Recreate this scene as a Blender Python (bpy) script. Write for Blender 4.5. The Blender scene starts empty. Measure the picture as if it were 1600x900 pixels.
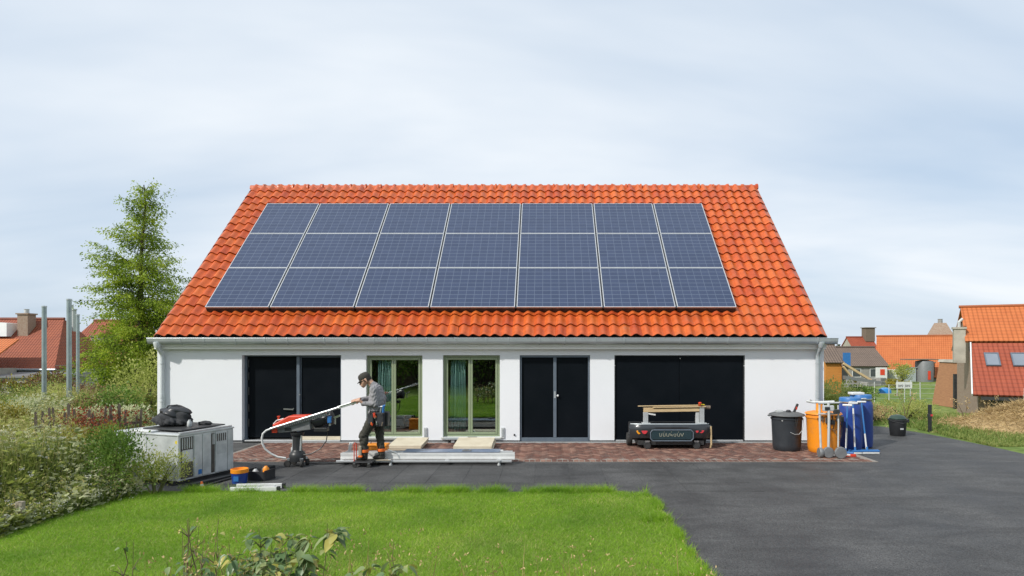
import bpy, bmesh, math, random
import numpy as np
from mathutils import Vector, Matrix

SC = bpy.context.scene
COL = SC.collection
R = math.radians
random.seed(7)
NR = np.random.default_rng(11)

# ------------------------------------------------------------------ camera
CH = 2.27                                   # eye height, camera stands at the world origin and looks along +Y
cam_d = bpy.data.cameras.new('camera')
cam_d.sensor_width = 36.0
cam_d.lens = 22.5
cam_d.shift_x = -54 / 1600
cam_d.shift_y = 90 / 1600
cam_d.clip_start = 0.05
cam_d.clip_end = 5000
cam = bpy.data.objects.new('camera', cam_d)
COL.objects.link(cam)
cam.location = (0, 0, CH)
cam.rotation_euler = (R(90), 0, 0)
SC.camera = cam

# ------------------------------------------------------------------ light
SUN_FROM = Vector((-0.60, -0.50, 0.66)).normalized()
SUN_EL = math.asin(SUN_FROM.z)
SUN_AZ = math.atan2(SUN_FROM.x, SUN_FROM.y)
sun_d = bpy.data.lights.new('sun', 'SUN')
sun_d.energy = 4.1
sun_d.angle = R(2.5)
sun_d.color = (1.0, 0.955, 0.89)
sun = bpy.data.objects.new('sun', sun_d)
COL.objects.link(sun)
sun.rotation_euler = (-SUN_FROM).to_track_quat('-Z', 'Y').to_euler()
sun.location = (-20, -16, 25)

W = bpy.data.worlds.new('World')
SC.world = W
W.use_nodes = True
nt = W.node_tree
nt.nodes.clear()
N = nt.nodes.new
L = nt.links.new
out = N('ShaderNodeOutputWorld')
sky = N('ShaderNodeTexSky')
sky.sky_type = 'NISHITA'
sky.sun_disc = False
sky.sun_elevation = SUN_EL
sky.sun_rotation = SUN_AZ
sky.air_density = 1.0
sky.dust_density = 1.5
sky.ozone_density = 1.6
bg1 = N('ShaderNodeBackground'); bg1.inputs[1].default_value = 0.10
L(sky.outputs[0], bg1.inputs[0])
# thin cloud deck: direction projected on a flat layer overhead, streaked noise
tc = N('ShaderNodeTexCoord')
sep = N('ShaderNodeSeparateXYZ'); L(tc.outputs['Generated'], sep.inputs[0])
zc = N('ShaderNodeMath'); zc.operation = 'MAXIMUM'; zc.inputs[1].default_value = 0.0; L(sep.outputs[2], zc.inputs[0])
za = N('ShaderNodeMath'); za.operation = 'ADD'; za.inputs[1].default_value = 0.22; L(zc.outputs[0], za.inputs[0])
dx = N('ShaderNodeMath'); dx.operation = 'DIVIDE'; L(sep.outputs[0], dx.inputs[0]); L(za.outputs[0], dx.inputs[1])
dy = N('ShaderNodeMath'); dy.operation = 'DIVIDE'; L(sep.outputs[1], dy.inputs[0]); L(za.outputs[0], dy.inputs[1])
cmb = N('ShaderNodeCombineXYZ'); L(dx.outputs[0], cmb.inputs[0]); L(dy.outputs[0], cmb.inputs[1])
mp = N('ShaderNodeMapping'); mp.inputs['Rotation'].default_value = (0, 0, R(5.6)); mp.inputs['Scale'].default_value = (0.44, 1.053, 1)
mp.inputs['Location'].default_value = (-17.755, 14.80, 0)
L(cmb.outputs[0], mp.inputs[0])
n1 = N('ShaderNodeTexNoise'); n1.inputs['Scale'].default_value = 0.9; n1.inputs['Detail'].default_value = 5; n1.inputs['Roughness'].default_value = 0.5
n1.inputs['Distortion'].default_value = 0.35
L(mp.outputs[0], n1.inputs['Vector'])
cr = N('ShaderNodeValToRGB')
cr.color_ramp.elements[0].position = 0.33; cr.color_ramp.elements[0].color = (0.60, 0.725, 0.875, 1)
cr.color_ramp.elements[1].position = 0.68; cr.color_ramp.elements[1].color = (0.89, 0.93, 0.97, 1)
L(n1.outputs['Fac'], cr.inputs[0])
bg2 = N('ShaderNodeBackground'); bg2.inputs[1].default_value = 1.07
L(cr.outputs[0], bg2.inputs[0])
mr = N('ShaderNodeMapRange'); mr.inputs['From Min'].default_value = 0.28; mr.inputs['From Max'].default_value = 0.62
mr.inputs['To Min'].default_value = 0.74; mr.inputs['To Max'].default_value = 0.97
L(n1.outputs['Fac'], mr.inputs['Value'])
mix = N('ShaderNodeMixShader')
L(mr.outputs[0], mix.inputs[0]); L(bg1.outputs[0], mix.inputs[1]); L(bg2.outputs[0], mix.inputs[2])
L(mix.outputs[0], out.inputs['Surface'])

SC.view_settings.view_transform = 'Standard'
SC.view_settings.look = 'None'
SC.view_settings.exposure = 0.0
SC.view_settings.gamma = 1.0
SC.view_settings.use_curve_mapping = False
SC.render.engine = 'CYCLES'
SC.cycles.max_bounces = 8
SC.cycles.transparent_max_bounces = 12
SC.cycles.use_denoising = True

# ------------------------------------------------------------------ helpers
def tag(o, label=None, cat=None, group=None, kind=None):
    if label: o['label'] = label
    if cat: o['category'] = cat
    if group: o['group'] = group
    if kind: o['kind'] = kind
    return o

def empty(name, loc=(0, 0, 0), rz=0.0, label=None, cat=None, group=None, parent=None):
    o = bpy.data.objects.new(name, None)
    o.empty_display_size = 0.2
    COL.objects.link(o)
    o.location = loc
    o.rotation_euler = (0, 0, rz)
    if parent: o.parent = parent
    return tag(o, label, cat, group)

def link(name, me, parent=None, loc=None):
    o = bpy.data.objects.new(name, me)
    COL.objects.link(o)
    if parent is not None: o.parent = parent
    if loc is not None: o.location = loc
    return o

class MB:
    """collects vertices and faces for one mesh"""
    def __init__(s):
        s.v = []; s.f = []; s.m = []
    def add(s, vs, fs, mi=0):
        b = len(s.v)
        s.v.extend([tuple(p) for p in vs])
        for f in fs:
            s.f.append(tuple(b + i for i in f)); s.m.append(mi)
        return s
    def box(s, x0, x1, y0, y1, z0, z1, mi=0, M=None):
        vs = [(x0, y0, z0), (x1, y0, z0), (x1, y1, z0), (x0, y1, z0), (x0, y0, z1), (x1, y0, z1), (x1, y1, z1), (x0, y1, z1)]
        if M is not None: vs = [M @ Vector(p) for p in vs]
        return s.add(vs, [(0, 3, 2, 1), (4, 5, 6, 7), (0, 1, 5, 4), (1, 2, 6, 5), (2, 3, 7, 6), (3, 0, 4, 7)], mi)
    def cbox(s, c, size, mi=0, M=None):
        return s.box(c[0] - size[0] / 2, c[0] + size[0] / 2, c[1] - size[1] / 2, c[1] + size[1] / 2, c[2] - size[2] / 2, c[2] + size[2] / 2, mi, M)
    def bar(s, p, q, w, h, mi=0, up=(0, 0, 1)):
        p = Vector(p); q = Vector(q); d = (q - p); ln = d.length; d.normalize()
        sd = d.cross(Vector(up))
        if sd.length < 1e-4: sd = d.cross(Vector((0, 1, 0)))
        sd.normalize(); u = sd.cross(d)
        M = Matrix((( sd.x, d.x, u.x, p.x), (sd.y, d.y, u.y, p.y), (sd.z, d.z, u.z, p.z), (0, 0, 0, 1)))
        return s.box(-w / 2, w / 2, 0, ln, -h / 2, h / 2, mi, M)
    def tube(s, pts, r, n=8, mi=0, caps=True):
        pts = [Vector(p) for p in pts]
        rs = r if isinstance(r, (list, tuple)) else [r] * len(pts)
        b = len(s.v); prev = None
        for i, p in enumerate(pts):
            d = (pts[min(i + 1, len(pts) - 1)] - pts[max(i - 1, 0)]).normalized()
            if prev is None:
                a = Vector((0, 0, 1)) if abs(d.z) < 0.9 else Vector((1, 0, 0))
                sd = d.cross(a).normalized()
            else:
                sd = (prev - d * prev.dot(d)).normalized()
            prev = sd; u = d.cross(sd)
            for k in range(n):
                a = 2 * math.pi * k / n
                s.v.append(tuple(p + (sd * math.cos(a) + u * math.sin(a)) * rs[i]))
        for i in range(len(pts) - 1):
            for k in range(n):
                k2 = (k + 1) % n
                s.f.append((b + i * n + k, b + i * n + k2, b + (i + 1) * n + k2, b + (i + 1) * n + k)); s.m.append(mi)
        if caps:
            s.f.append(tuple(b + k for k in reversed(range(n)))); s.m.append(mi)
            e = b + (len(pts) - 1) * n
            s.f.append(tuple(e + k for k in range(n))); s.m.append(mi)
        return s
    def lathe(s, prof, n=20, c=(0, 0, 0), mi=0, M=None, sx=1.0, sy=1.0):
        b = len(s.v)
        for (r, z) in prof:
            for k in range(n):
                a = 2 * math.pi * k / n
                p = Vector((r * math.cos(a) * sx, r * math.sin(a) * sy, z))
                if M is not None: p = M @ p
                s.v.append((p.x + c[0], p.y + c[1], p.z + c[2]))
        for i in range(len(prof) - 1):
            for k in range(n):
                k2 = (k + 1) % n
                s.f.append((b + i * n + k, b + i * n + k2, b + (i + 1) * n + k2, b + (i + 1) * n + k)); s.m.append(mi)
        if prof[0][0] > 1e-4:
            s.f.append(tuple(b + k for k in reversed(range(n)))); s.m.append(mi)
        if prof[-1][0] > 1e-4:
            e = b + (len(prof) - 1) * n
            s.f.append(tuple(e + k for k in range(n))); s.m.append(mi)
        return s
    def prism(s, poly, axis, a0, a1, mi=0):
        """extrude a 2D polygon along axis 'x','y' or 'z'"""
        def P(p, a):
            return (a, p[0], p[1]) if axis == 'x' else ((p[0], a, p[1]) if axis == 'y' else (p[0], p[1], a))
        n = len(poly)
        vs = [P(p, a0) for p in poly] + [P(p, a1) for p in poly]
        fs = [tuple(reversed(range(n))), tuple(range(n, 2 * n))] + [(i, (i + 1) % n, n + (i + 1) % n, n + i) for i in range(n)]
        return s.add(vs, fs, mi)
    def mesh(s, name, mats, smooth=False):
        me = bpy.data.meshes.new(name)
        me.from_pydata(s.v, [], s.f)
        for m in (mats if isinstance(mats, (list, tuple)) else [mats]): me.materials.append(m)
        if any(s.m): me.polygons.foreach_set('material_index', s.m)
        bm = bmesh.new(); bm.from_mesh(me); bmesh.ops.recalc_face_normals(bm, faces=bm.faces); bm.to_mesh(me); bm.free()
        if smooth:
            me.polygons.foreach_set('use_smooth', [True] * len(me.polygons))
            try: me.set_sharp_from_angle(angle=R(40))
            except Exception: pass
        me.update()
        return me
    def build(s, name, mats, parent=None, smooth=False, bevel=0.0, loc=None, seg=2):
        o = link(name, s.mesh(name, mats, smooth), parent, loc)
        if bevel:
            md = o.modifiers.new('bevel', 'BEVEL'); md.width = bevel; md.segments = seg; md.limit_method = 'ANGLE'; md.angle_limit = R(35)
        return o

def fastmesh(name, verts, quads, mat, rnd=None, smooth=False):
    """verts (n,3) array, quads (m,k) int array"""
    verts = np.asarray(verts, dtype=np.float32); quads = np.asarray(quads, dtype=np.int32)
    me = bpy.data.meshes.new(name)
    k = quads.shape[1]; m = quads.shape[0]
    me.vertices.add(len(verts)); me.vertices.foreach_set('co', verts.ravel())
    me.loops.add(m * k); me.loops.foreach_set('vertex_index', quads.ravel())
    me.polygons.add(m)
    me.polygons.foreach_set('loop_start', np.arange(0, m * k, k, dtype=np.int32))
    if smooth: me.polygons.foreach_set('use_smooth', np.ones(m, dtype=bool))
    if rnd is not None:
        at = me.attributes.new('rnd', 'FLOAT', 'POINT')
        at.data.foreach_set('value', np.asarray(rnd, dtype=np.float32))
    me.materials.append(mat)
    me.update(calc_edges=True)
    return me

def unit(a):
    return a / np.maximum(np.linalg.norm(a, axis=-1, keepdims=True), 1e-6)

def leaf_arrays(pos, d, ln, wd, fold=0.0, rng=NR):
    """leaf quads: base, side, tip, side. pos (n,3) base, d (n,3) direction, ln, wd arrays"""
    n = len(pos)
    d = unit(d)
    r = unit(rng.normal(size=(n, 3)))
    s = unit(np.cross(d, r)); u = np.cross(s, d)
    ln = np.broadcast_to(ln, (n,))[:, None]; wd = np.broadcast_to(wd, (n,))[:, None]
    mid = pos + d * ln * 0.45
    v = np.stack([pos, mid + s * wd * 0.5 + u * fold * wd, pos + d * ln, mid - s * wd * 0.5 + u * fold * wd], axis=1)
    q = np.arange(n * 4).reshape(n, 4)
    return v.reshape(-1, 3), q

def smooth01(t):
    t = min(1.0, max(0.0, t)); return t * t * (3 - 2 * t)

# ------------------------------------------------------------------ materials
def newmat(name):
    m = bpy.data.materials.new(name); m.use_nodes = True
    nt = m.node_tree
    return m, nt, nt.nodes['Principled BSDF'], nt.nodes.new, nt.links.new

def mat(name, c, c2=None, rough=0.6, metal=0.0, scale=8.0, bump=0.0, bscale=60.0, spec=0.5, fac=(0.35, 0.7), coat=0.0, stretch=None, rrange=None):
    m, nt, b, N, L = newmat(name)
    b.inputs['Base Color'].default_value = (*c, 1)
    b.inputs['Roughness'].default_value = rough
    b.inputs['Metallic'].default_value = metal
    b.inputs['Specular IOR Level'].default_value = spec
    b.inputs['Coat Weight'].default_value = coat
    tc = N('ShaderNodeTexCoord'); src = tc.outputs['Object']
    if stretch:
        mp = N('ShaderNodeMapping'); mp.inputs['Scale'].default_value = stretch; L(src, mp.inputs[0]); src = mp.outputs[0]
    if c2 is not None:
        n = N('ShaderNodeTexNoise'); n.inputs['Scale'].default_value = scale; n.inputs['Detail'].default_value = 6; n.inputs['Roughness'].default_value = 0.6
        L(src, n.inputs['Vector'])
        r = N('ShaderNodeValToRGB'); r.color_ramp.elements[0].position = fac[0]; r.color_ramp.elements[1].position = fac[1]
        r.color_ramp.elements[0].color = (*c, 1); r.color_ramp.elements[1].color = (*c2, 1)
        L(n.outputs['Fac'], r.inputs[0]); L(r.outputs[0], b.inputs['Base Color'])
        if rrange:
            q = N('ShaderNodeMapRange'); q.inputs['To Min'].default_value = rrange[0]; q.inputs['To Max'].default_value = rrange[1]
            q.inputs['From Min'].default_value = 0.3; q.inputs['From Max'].default_value = 0.7
            L(n.outputs['Fac'], q.inputs['Value']); L(q.outputs[0], b.inputs['Roughness'])
    if bump:
        n2 = N('ShaderNodeTexNoise'); n2.inputs['Scale'].default_value = bscale; n2.inputs['Detail'].default_value = 5
        L(src, n2.inputs['Vector'])
        bp = N('ShaderNodeBump'); bp.inputs['Strength'].default_value = bump; bp.inputs['Distance'].default_value = 0.01
        L(n2.outputs['Fac'], bp.inputs['Height']); L(bp.outputs[0], b.inputs['Normal'])
    return m

def leafmat(name, stops, trans=0.3, rough=0.55, objrand=0.0, spec=0.3, patch=None):
    """colour by the 'rnd' point attribute of the leaf mesh"""
    m, nt, b, N, L = newmat(name)
    at = N('ShaderNodeAttribute'); at.attribute_name = 'rnd'
    r = N('ShaderNodeValToRGB')
    els = r.color_ramp.elements
    for i, (p, c) in enumerate(stops):
        e = els[i] if i < 2 else els.new(p)
        e.position = p; e.color = (*c, 1)
    L(at.outputs['Fac'], r.inputs[0])
    colout = r.outputs[0]
    if patch:
        tc = N('ShaderNodeTexCoord'); nz = N('ShaderNodeTexNoise'); nz.inputs['Scale'].default_value = patch[0]; nz.inputs['Detail'].default_value = 4
        L(tc.outputs['Object'], nz.inputs['Vector'])
        mr = N('ShaderNodeMapRange'); mr.inputs['From Min'].default_value = 0.42; mr.inputs['From Max'].default_value = 0.68; L(nz.outputs['Fac'], mr.inputs['Value'])
        mu = N('ShaderNodeMath'); mu.operation = 'MULTIPLY'; mu.inputs[1].default_value = patch[2]; L(mr.outputs[0], mu.inputs[0])
        mx = N('ShaderNodeMix'); mx.data_type = 'RGBA'; L(mu.outputs[0], mx.inputs['Factor']); L(colout, mx.inputs['A']); mx.inputs['B'].default_value = (*patch[1], 1)
        colout = mx.outputs['Result']
    L(colout, b.inputs['Base Color'])
    b.inputs['Roughness'].default_value = rough
    b.inputs['Specular IOR Level'].default_value = spec
    t = N('ShaderNodeBsdfTranslucent'); L(colout, t.inputs[0])
    mx = N('ShaderNodeMixShader'); mx.inputs[0].default_value = trans
    o = nt.nodes['Material Output']
    L(b.outputs[0], mx.inputs[1]); L(t.outputs[0], mx.inputs[2]); L(mx.outputs[0], o.inputs['Surface'])
    return m

M = {}
M['render'] = mat('white_render', (0.765, 0.785, 0.81), (0.735, 0.755, 0.78), rough=0.85, scale=0.9, bump=0.16, bscale=140, fac=(0.3, 0.75))
M['white_paint'] = mat('white_paint', (0.84, 0.85, 0.84), (0.78, 0.79, 0.78), rough=0.5, scale=2.5)
M['plinth'] = mat('plinth_cement', (0.30, 0.31, 0.31), (0.22, 0.22, 0.22), rough=0.9, scale=5, bump=0.3)
M['zinc'] = mat('zinc', (0.46, 0.50, 0.52), (0.38, 0.42, 0.44), rough=0.4, metal=0.35, scale=3)
M['pvc'] = mat('grey_plastic_pipe', (0.58, 0.62, 0.63), (0.52, 0.56, 0.57), rough=0.4, scale=3)
M['navy'] = mat('dark_navy_board', (0.0035, 0.0055, 0.008), (0.006, 0.008, 0.011), rough=0.4, scale=1.5, spec=0.10)
M['slate'] = mat('slate_grey_frame', (0.115, 0.145, 0.18), (0.095, 0.12, 0.15), rough=0.45, scale=6)
M['sage'] = mat('sage_green_paint', (0.24, 0.29, 0.18), (0.21, 0.255, 0.155), rough=0.45, scale=5)
M['sill'] = mat('sill_stone', (0.45, 0.46, 0.43), (0.36, 0.37, 0.34), rough=0.7, scale=8)
M['steel'] = mat('brushed_steel', (0.55, 0.57, 0.58), (0.45, 0.47, 0.48), rough=0.32, metal=0.9, scale=12)
M['alu'] = mat('aluminium', (0.70, 0.72, 0.73), (0.60, 0.62, 0.63), rough=0.34, metal=0.6, scale=9)
M['galv'] = mat('galvanised_sheet', (0.66, 0.69, 0.69), (0.40, 0.43, 0.43), rough=0.42, metal=0.25, scale=3.0, fac=(0.35, 0.72), bump=0.05, bscale=9)
M['black'] = mat('black_plastic', (0.018, 0.019, 0.021), (0.028, 0.03, 0.033), rough=0.42, scale=6)
M['rubber'] = mat('black_rubber', (0.016, 0.016, 0.016), (0.028, 0.028, 0.027), rough=0.8, scale=20)
M['darkmetal'] = mat('dark_metal', (0.045, 0.048, 0.05), (0.08, 0.08, 0.08), rough=0.45, metal=0.5, scale=10)
M['red'] = mat('red_enamel', (0.62, 0.055, 0.02), (0.52, 0.045, 0.02), rough=0.4, scale=7)
M['orange'] = mat('orange_plastic', (0.78, 0.26, 0.012), (0.58, 0.21, 0.03), rough=0.42, scale=5, fac=(0.5, 0.8), rrange=(0.3, 0.65))
M['hiviz'] = mat('orange_band', (0.85, 0.17, 0.02), (0.75, 0.13, 0.02), rough=0.6, scale=30)
M['blue'] = mat('blue_plastic', (0.010, 0.042, 0.23), (0.045, 0.075, 0.22), rough=0.38, scale=4, fac=(0.5, 0.85), rrange=(0.28, 0.6))
M['midblue'] = mat('mid_blue_plastic', (0.03, 0.16, 0.42), (0.025, 0.13, 0.36), rough=0.45, scale=6)
M['whiteplastic'] = mat('white_plastic', (0.66, 0.67, 0.66), (0.56, 0.57, 0.56), rough=0.45, scale=8)
M['lgrey'] = mat('light_grey_plastic', (0.48, 0.50, 0.50), (0.38, 0.40, 0.40), rough=0.5, scale=9)
M['mgrey'] = mat('mid_grey_casting', (0.20, 0.21, 0.215), (0.15, 0.155, 0.16), rough=0.5, metal=0.2, scale=10)
M['pine'] = mat('pine_board', (0.56, 0.43, 0.25), (0.44, 0.31, 0.16), rough=0.75, scale=6, stretch=(1, 14, 14))
M['cream'] = mat('cream_board', (0.62, 0.56, 0.43), (0.52, 0.46, 0.34), rough=0.7, scale=4)
M['oldwood'] = mat('weathered_wood', (0.19, 0.15, 0.11), (0.10, 0.078, 0.06), rough=0.9, scale=6, stretch=(9, 9, 1), bump=0.4, bscale=30)
M['greywood'] = mat('grey_wood', (0.36, 0.32, 0.25), (0.24, 0.21, 0.16), rough=0.9, scale=6, stretch=(9, 9, 1), bump=0.3, bscale=30)
M['bark'] = mat('bark', (0.075, 0.058, 0.042), (0.035, 0.028, 0.022), rough=0.95, scale=9, bump=0.6, bscale=18, stretch=(1, 1, 0.35))
M['stem'] = mat('green_stem', (0.12, 0.14, 0.045), (0.16, 0.13, 0.06), rough=0.7, scale=8)
M['drystem'] = mat('dry_stem', (0.15, 0.11, 0.06), (0.09, 0.065, 0.04), rough=0.8, scale=8)
M['curtain'] = mat('teal_curtain', (0.55, 0.80, 0.78), (0.45, 0.70, 0.69), rough=0.9, scale=3, stretch=(8, 8, 0.3))
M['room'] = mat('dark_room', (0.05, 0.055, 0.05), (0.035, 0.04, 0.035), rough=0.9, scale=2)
M['concrete'] = mat('concrete', (0.30, 0.29, 0.27), (0.20, 0.195, 0.18), rough=0.9, scale=3, bump=0.2)
M['stucco'] = mat('old_stucco', (0.42, 0.39, 0.33), (0.27, 0.25, 0.21), rough=0.95, scale=1.4)
M['brickwall'] = mat('chimney_brick', (0.26, 0.17, 0.12), (0.34, 0.27, 0.21), rough=0.9, scale=7, bump=0.4, bscale=20)
M['glassdark'] = mat('far_window_glass', (0.05, 0.06, 0.07), (0.08, 0.09, 0.1), rough=0.12, scale=1)
M['skin'] = mat('skin', (0.50, 0.30, 0.21), (0.44, 0.25, 0.17), rough=0.55, scale=20)
M['sweater'] = mat('grey_sweater', (0.26, 0.255, 0.265), (0.20, 0.20, 0.21), rough=0.95, scale=14, bump=0.3, bscale=45)
M['trousers'] = mat('olive_work_trousers', (0.052, 0.050, 0.038), (0.034, 0.033, 0.027), rough=0.9, scale=11, bump=0.35, bscale=28)
M['boots'] = mat('dark_boots', (0.035, 0.032, 0.028), (0.02, 0.02, 0.018), rough=0.7, scale=12)
M['cap'] = mat('dark_cap_cloth', (0.052, 0.048, 0.040), (0.036, 0.034, 0.029), rough=0.95, scale=25)
M['hair'] = mat('dark_hair', (0.018, 0.014, 0.011), (0.03, 0.022, 0.016), rough=0.7, scale=40)
M['cloth'] = mat('black_cloth', (0.020, 0.021, 0.024), (0.045, 0.047, 0.05), rough=0.9, scale=9, bump=0.4, bscale=16)
M['teal'] = mat('teal_grip', (0.05, 0.30, 0.33), (0.04, 0.24, 0.27), rough=0.5, scale=12)
M['yellow'] = mat('yellow_mark', (0.70, 0.55, 0.03), (0.62, 0.48, 0.03), rough=0.5, scale=8)
M['print_dark'] = mat('dark_print', (0.04, 0.04, 0.05), (0.06, 0.06, 0.07), rough=0.7, scale=9)
M['amberlens'] = mat('amber_lens', (0.85, 0.34, 0.015), (0.75, 0.28, 0.012), rough=0.2, scale=15, coat=0.5)
M['redlens'] = mat('red_lens', (0.62, 0.05, 0.06), (0.5, 0.035, 0.05), rough=0.2, scale=15, coat=0.5)
M['carblack'] = mat('dark_bumper_paint', (0.020, 0.024, 0.028), (0.03, 0.034, 0.038), rough=0.3, scale=5, coat=0.3)
M['teal_dark'] = mat('dark_teal_panel', (0.015, 0.034, 0.042), (0.02, 0.042, 0.05), rough=0.35, scale=5)

def mat_asphalt():
    m, nt, b, N, L = newmat('asphalt')
    geo = N('ShaderNodeNewGeometry')
    mp = N('ShaderNodeMapping'); mp.inputs['Scale'].default_value = (1.0, 0.45, 1); mp.inputs['Rotation'].default_value = (0, 0, R(8)); L(geo.outputs['Position'], mp.inputs[0])
    n1 = N('ShaderNodeTexNoise'); n1.inputs['Scale'].default_value = 1.1; n1.inputs['Detail'].default_value = 7; n1.inputs['Roughness'].default_value = 0.62; L(mp.outputs[0], n1.inputs['Vector'])
    r = N('ShaderNodeValToRGB'); r.color_ramp.elements[0].position = 0.3; r.color_ramp.elements[0].color = (0.030, 0.0305, 0.0315, 1)
    r.color_ramp.elements[1].position = 0.72; r.color_ramp.elements[1].color = (0.070, 0.070, 0.070, 1); L(n1.outputs['Fac'], r.inputs[0])
    v = N('ShaderNodeTexVoronoi'); v.inputs['Scale'].default_value = 95; L(geo.outputs['Position'], v.inputs['Vector'])
    r2 = N('ShaderNodeValToRGB'); r2.color_ramp.elements[0].color = (0.5, 0.5, 0.5, 1); r2.color_ramp.elements[1].color = (1.62, 1.62, 1.6, 1)
    sp = N('ShaderNodeSeparateColor'); L(v.outputs['Color'], sp.inputs[0]); L(sp.outputs[0], r2.inputs[0])
    oi = N('ShaderNodeObjectInfo'); q = N('ShaderNodeMapRange'); q.inputs['To Min'].default_value = 0.9; q.inputs['To Max'].default_value = 1.1; L(oi.outputs['Random'], q.inputs['Value'])
    mx = N('ShaderNodeMix'); mx.data_type = 'RGBA'; mx.blend_type = 'MULTIPLY'; mx.inputs['Factor'].default_value = 1; L(r.outputs[0], mx.inputs['A']); L(r2.outputs[0], mx.inputs['B'])
    mx2 = N('ShaderNodeMix'); mx2.data_type = 'RGBA'; mx2.blend_type = 'MULTIPLY'; mx2.inputs['Factor'].default_value = 1; L(mx.outputs['Result'], mx2.inputs['A']); L(q.outputs[0], mx2.inputs['B'])
    # rare pale grit
    v2 = N('ShaderNodeTexVoronoi'); v2.inputs['Scale'].default_value = 5.5; L(geo.outputs['Position'], v2.inputs['Vector'])
    lt = N('ShaderNodeMath'); lt.operation = 'LESS_THAN'; lt.inputs[1].default_value = 0.05; L(v2.outputs['Distance'], lt.inputs[0])
    mx3 = N('ShaderNodeMix'); mx3.data_type = 'RGBA'; L(lt.outputs[0], mx3.inputs['Factor']); L(mx2.outputs['Result'], mx3.inputs['A']); mx3.inputs['B'].default_value = (0.13, 0.125, 0.11, 1)
    mp3 = N('ShaderNodeMapping'); mp3.inputs['Scale'].default_value = (0.9, 2.6, 1); mp3.inputs['Rotation'].default_value = (0, 0, R(-14)); L(geo.outputs['Position'], mp3.inputs[0])
    ns = N('ShaderNodeTexNoise'); ns.inputs['Scale'].default_value = 1.0; ns.inputs['Detail'].default_value = 4; ns.inputs['Distortion'].default_value = 0.6; L(mp3.outputs[0], ns.inputs['Vector'])
    rs_ = N('ShaderNodeMapRange'); rs_.inputs['From Min'].default_value = 0.36; rs_.inputs['From Max'].default_value = 0.62; rs_.inputs['To Min'].default_value = 0.78; rs_.inputs['To Max'].default_value = 1.20; L(ns.outputs['Fac'], rs_.inputs['Value'])
    mx4 = N('ShaderNodeMix'); mx4.data_type = 'RGBA'; mx4.blend_type = 'MULTIPLY'; mx4.inputs['Factor'].default_value = 1; L(mx3.outputs['Result'], mx4.inputs['A']); L(rs_.outputs[0], mx4.inputs['B'])
    nd = N('ShaderNodeTexNoise'); nd.inputs['Scale'].default_value = 0.9; nd.inputs['Detail'].default_value = 3; L(geo.outputs['Position'], nd.inputs['Vector'])
    va = N('ShaderNodeMix'); va.data_type = 'RGBA'; va.inputs['Factor'].default_value = 0.12; L(geo.outputs['Position'], va.inputs['A']); L(nd.outputs['Color'], va.inputs['B'])
    mp4 = N('ShaderNodeMapping'); mp4.inputs['Scale'].default_value = (0.95, 0.42, 0.01); L(va.outputs['Result'], mp4.inputs[0])
    vc = N('ShaderNodeTexVoronoi'); vc.feature = 'DISTANCE_TO_EDGE'; vc.inputs['Scale'].default_value = 1.0; L(mp4.outputs[0], vc.inputs['Vector'])
    ck = N('ShaderNodeMapRange'); ck.inputs['From Min'].default_value = 0.0; ck.inputs['From Max'].default_value = 0.012; ck.inputs['To Min'].default_value = 0.93; ck.inputs['To Max'].default_value = 1.0; L(vc.outputs['Distance'], ck.inputs['Value'])
    mx5 = N('ShaderNodeMix'); mx5.data_type = 'RGBA'; mx5.blend_type = 'MULTIPLY'; mx5.inputs['Factor'].default_value = 1; L(mx4.outputs['Result'], mx5.inputs['A']); L(ck.outputs[0], mx5.inputs['B'])
    L(mx5.outputs['Result'], b.inputs['Base Color'])
    rr = N('ShaderNodeMapRange'); rr.inputs['From Min'].default_value = 0.3; rr.inputs['From Max'].default_value = 0.7; rr.inputs['To Min'].default_value = 0.55; rr.inputs['To Max'].default_value = 0.85
    L(n1.outputs['Fac'], rr.inputs['Value']); L(rr.outputs[0], b.inputs['Roughness'])
    bp = N('ShaderNodeBump'); bp.inputs['Strength'].default_value = 0.5; bp.inputs['Distance'].default_value = 0.004; L(v.outputs['Distance'], bp.inputs['Height'])
    L(bp.outputs[0], b.inputs['Normal'])
    return m
M['asphalt'] = mat_asphalt()

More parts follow.
